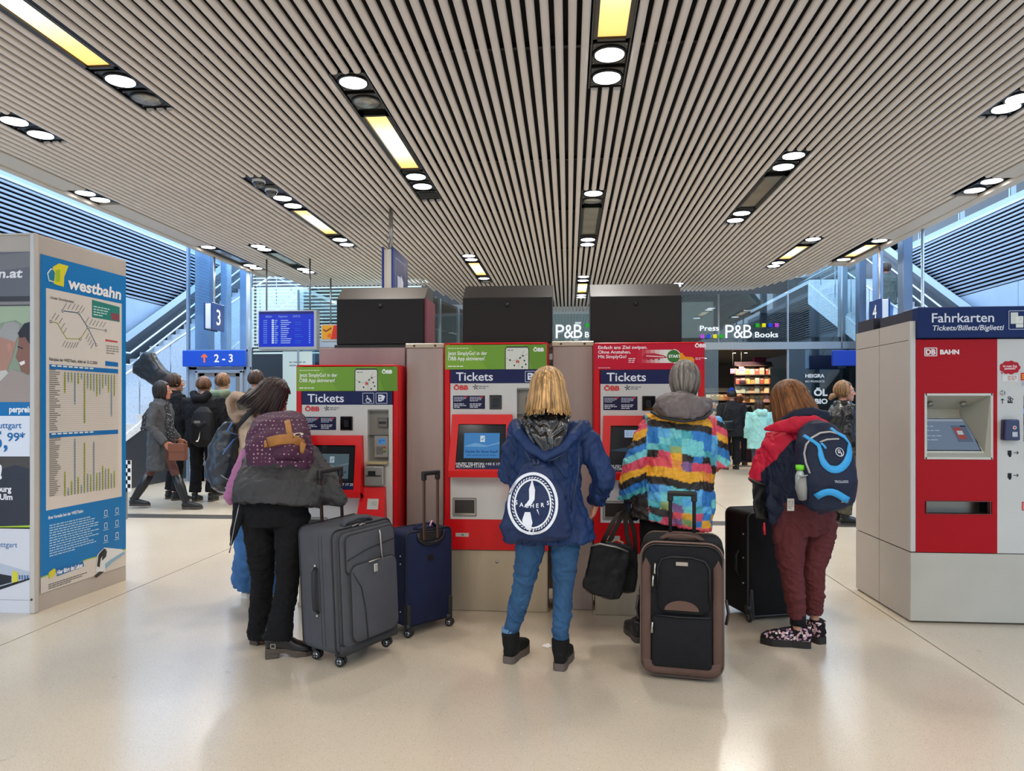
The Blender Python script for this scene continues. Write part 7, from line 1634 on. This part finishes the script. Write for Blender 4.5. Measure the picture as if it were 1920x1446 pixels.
# ---------------------------------------------------------------- bookshop interior
def rack(x0, x1, y, rows, z0, dz, cols, pal, label, grp, blab, bw, bh, seed, back='#3b2030'):
    o = thing('book_rack', label, 'shelf', (x0, y, 0)); W = x1-x0
    B().box(0, .22, 0, W, .26, z0+rows*dz+.1).build('back_panel', mat(back, .6), o)
    for i in range(rows+1): B().box(0, 0, z0+i*dz-.025, W, .22, z0+i*dz).build('shelf_board', mat('#4a3a34', .5), o)
    rr = random.Random(seed); me = None; mm = {}
    for i in range(rows):
        for j in range(cols):
            c = rr.choice(pal)
            if c not in mm:
                b = B().use(mat('#e8dcc6', .7)).box(-bw/2+.003, .002, .004, bw/2-.003, .028, bh-.004); b.use(mat(c, .4)).box(-bw/2, 0, 0, bw/2, .004, bh).box(-bw/2, .026, 0, bw/2, .03, bh).box(-bw/2-.001, 0, 0, -bw/2+.003, .03, bh); b.use(mat('#f1e6cf', .5)).box(-bw*.3, -.0006, bh*.62, bw*.3, 0, bh*.78); mm[c] = b.mesh('book')
            q = inst('book', mm[c], None, (x0+(j+.5)*W/cols, y+.05+rr.uniform(0, .05), z0+i*dz+.001), rr.uniform(-.08, .08), (1, 1, rr.uniform(.85, 1.0))); tag(q, blab, 'book', grp)
    return o
xa = PY(1381, 760, 18.4).x; xb = PY(1452, 760, 18.4).x
rack(xa, xb, 18.4, 9, .35, .235, 8, ('#d9a860', '#e0b878', '#c98a52', '#e8d0a0', '#b8584a', '#cf9a80', '#a8b0a0', '#d4a0a8'), 'tall rack of face-out paperbacks on the right of the bookshop doorway', 'paperbacks on the tall rack', 'face-out paperback on the tall warm-lit rack in the shop doorway', .115, .19, 1)
xa = PY(1325, 760, 20.5).x; xb = PY(1376, 760, 20.5).x
rack(xa, xb, 20.5, 6, .4, .24, 6, ('#a98a60', '#8a6a4a', '#c9a880', '#6a5a50', '#c07050', '#d8c0a0'), 'dim rack of magazines deeper inside the bookshop', 'magazines on the dim rack', 'magazine on the dim rack deep inside the bookshop', .12, .18, 2, '#1d1815')
b = B().rbox(0, 0, 0, .30, .3, 2.7, .01, 1); g = PY(1418, 760, 18.75); o = b.build('magenta_pillar', mat('#8a1d50', .5), None, loc=(g.x, 18.9, 0)); tag(o, 'magenta pillar rising behind the tall book rack', 'pillar')
for px, py in ((1374, 696), (1390, 692)):
    a = PY(px, py, 18.2); o = thing('price_card', 'small pink card above the tall book rack, %s' % ('left one' if px == 1374 else 'right one'), 'card', a, group='pink cards above the rack'); B().box(-.06, 0, -.06, .06, .01, .06).build('card', mat('#d8607c', .5), o); B().cyl((0, .005, .06), (0, .005, 3.0-a.z), .003, 4).build('cord', mat('#555', .5), o)
o = B().rbox(0, 0, 0, .7, .5, .75, .02, 1).build('display_bin', mat('#7d2048', .5), None, loc=(PY(1400, 760, 17.6).x+.35, 17.5, 0)); tag(o, 'dark pink display bin on the floor before the book rack', 'bin')
rr = random.Random(3)
for i in range(9):
    x, y = rr.uniform(3.0, 4.9), rr.uniform(17.5, 23)
    o = thing('shop_spotlight', 'small white spotlight under the dark bookshop ceiling', 'spotlight', (x, y, 2.98), 0, 'spotlights in the bookshop'); B().cyl((0, 0, 0), (0, 0, -.08), .05, 12).build('lamp_can', mat('#222', .4), o); B().cyl((0, 0, -.08), (0, 0, -.085), .042, 12).build('lens', emit('#fff0d8', 6), o)
    if i < 5:
        ld = bpy.data.lights.new('spot', 'SPOT'); ld.energy = 220; ld.spot_size = R(110); ld.color = (1, .85, .62); ld.shadow_soft_size = .05; lo = bpy.data.objects.new('spot', ld); COL.objects.link(lo); lo.parent = o; lo.location = (0, 0, -.1); lo.rotation_euler = (R(25), 0, 0)
dk = B().box(1.9, 16.6, 2.9, 6.2, 26, 3.0).build('trim_3', mat('#15120f', .8)); tag(dk, kind='structure')
# left shop: pale posters, counter and shelf behind the glass
o = thing('shop_counter', 'white lit shop counter with bottles behind the glass left of the low machine', 'counter', (PY(522, 760, 16.5).x, 16.5, 0)); B().rbox(-.3, 0, 0, 1.9, .5, 1.25, .01, 1).build('counter', mat('#b9c6cb', .4), o); B().rbox(-.3, -.02, 1.25, 1.9, .5, 1.29, .005, 1).build('top', mat('#8f1f22', .4), o)
rr = random.Random(5)
for i in range(14): 
    q = B().tube([(0, 0, 0), (0, 0, .16), (0, 0, .2), (0, 0, .25)], [.035, .035, .015, .014], 8).build('bottle', mat(rr.choice(('#cfe4ee', '#8fb8cf', '#d8d8d0', '#6f9fc0')), .15), None, loc=(PY(522, 760, 16.5).x-.2+i*.14, 16.65, 1.291)); tag(q, 'small pale bottle on the red-topped counter behind the left glass', 'bottle', 'bottles on the left counter')
g = PY(527, 760, 14.9); o = thing('glass_poster', 'tall pale grey-green poster on the glass left of the low machine', 'poster', (g.x, 14.985, 0)); k = .0112
B().box(0, 0, .9, .66, .006, 2.62).build('sheet', mat('#b9c9c4', .5), o); P = Print((0, -.0, 0)); P.dashes(.15, 2.28, .6, 2.42, 2, '#7d8a88', 1, seed=4); P.build('small_print', o)
B().box(-5.6, 17.8, 0, -2.9, 17.9, 2.6).build('trim_4', mat('#8fa0a0', .7))['kind'] = 'structure'
bl = thing('blind_screen', 'wide screen of pale horizontal slats behind the glass left of the black cabinets', 'blind', (-7.2, 15.7, 2.62)); me = B().add([(0, 0, 0), (3.9, 0, 0), (3.9, .07, .03), (0, .07, .03), (0, 0, .012), (3.9, 0, .012), (3.9, .07, .042), (0, .07, .042)], [(0, 1, 2, 3), (7, 6, 5, 4), (0, 4, 5, 1), (1, 5, 6, 2), (2, 6, 7, 3), (3, 7, 4, 0)]).mesh('slat', mat('#d9dcc6', .5))
for i in range(25): inst('slat', me, bl, (0, 0, i*.078))
for x in (0, 1.3, 2.6, 3.86): B().box(x, .07, 0, x+.04, .11, 1.95).build('upright', mat('#6b6a60', .5), bl)
ld = bpy.data.lights.new('left_shop_light', 'AREA'); ld.size = 1.6; ld.energy = 70; ld.color = (.85, .95, 1); lo = bpy.data.objects.new('left_shop_light', ld); COL.objects.link(lo); lo.location = (-4.2, 16.4, 3.4)
# checked banner beside the totem
g = PD(242, 760, 9.0); o = thing('checked_banner', 'small black and white checked banner edge just right of the totem', 'banner', (g.x-.12, g.y, 0)); B().box(0, 0, .35, .14, .02, .75).build('sheet', mat('#e6e6e4', .6), o)
P = Print((0, -.001, 0)); [P.rect(.02+i*.04, .35+j*.05, .06+i*.04, .40+j*.05, '#161616', 1) for i in range(3) for j in range(8) if (i+j) % 2]; P.build('checks', o); B().box(.06, .01, 0, .08, .03, .36).build('stand', mat('#777', .4), o)
# street level beyond the right wall: tram and posters under the sky
sl_ = B().box(8.72, 8, 4.7, 16, 42, 5.0).build('street', mat('#6f7377', .8)); tag(sl_, kind='structure')
o = thing('tram', 'yellow tram with rounded windows on the street above the right louvres', 'tram', (0, 0, 0)); x0_ = 10.5; B().rbox(x0_, 15.9, 5.0, x0_+2.2, 18.7, 8.2, .1, 2).build('tram_body', mat('#d8b24c', .4), o)
for y in (16.2, 17.5): B().rbox(x0_-.03, y, 5.9, x0_+.02, y+.7, 6.9, .1, 3).build('window', mat('#9fc0d8', .1, coat=.5), o)
B().box(x0_-.02, 17.2, 5.3, x0_, 17.28, 8.1).build('door_seam', mat('#5a4a22', .5), o)
o = thing('street_poster', 'blue street poster with a red patch above the right louvres', 'poster', (0, 0, 0)); B().rbox(9.6, 17.2, 5.0, 9.7, 18.0, 6.6, .02, 1).build('frame', mat('#c9d2dc', .4), o); B().box(9.58, 17.26, 5.5, 9.6, 17.94, 6.54).build('sheet', mat('#1c3576', .4), o); B().sph((9.57, 17.5, 5.8), .16, (.05, 1, .6)).build('red_patch', mat('#c41f3a', .5), o)
rr = random.Random(8)
for i in range(7):
    y = 19.5+i*2.2; z_ = rr.uniform(7.0, 8.5); o = thing('street_facade', 'pale building front seen above the right louvres, %s' % ['nearest', 'second', 'third', 'fourth', 'fifth', 'sixth', 'farthest'][i], 'building', (12.5, y, 5.0), group='pale fronts along the street')
    B().box(0, 0, 0, 3, 2.1, z_-3).build('wall', mat(rr.choice(('#b9c4d4', '#8a9ab2', '#cfd8e4', '#a3a9b8')), .6), o)
    for j in range(2): B().rbox(-.04, .3+j*.9, .8, .0, .8+j*.9, 2.2, .01, 1).build('window', mat('#3d5478', .2), o)
rail = thing('glass_railing', 'glass street railing with posts along the top of the right louvres', 'railing', (8.6, 0, 5.33))
for i in range(16): B().box(-.01, 2+i*1.8, .02, .01, 2+i*1.8+1.75, 1.05).build('pane', glass((.9, .96, 1), 1), rail); B().box(-.02, 1.96+i*1.8, 0, .02, 2+i*1.8, 1.1).build('post', mat('#9aa4ae', .3, .6), rail)
# bent tall mullion by the right stairs
q = PD(1730, 760, 10.2); o = B().cyl((0, 0, 0), (0, 0, 4.6), .022, 10).build('steel_post', mat('#aebfd2', .3, .6), None, loc=(q.x, q.y, 0)); tag(o, 'thin bright steel post rising behind the left end of the fare kiosk', 'post')
q = PD(350, 760, 11.2)
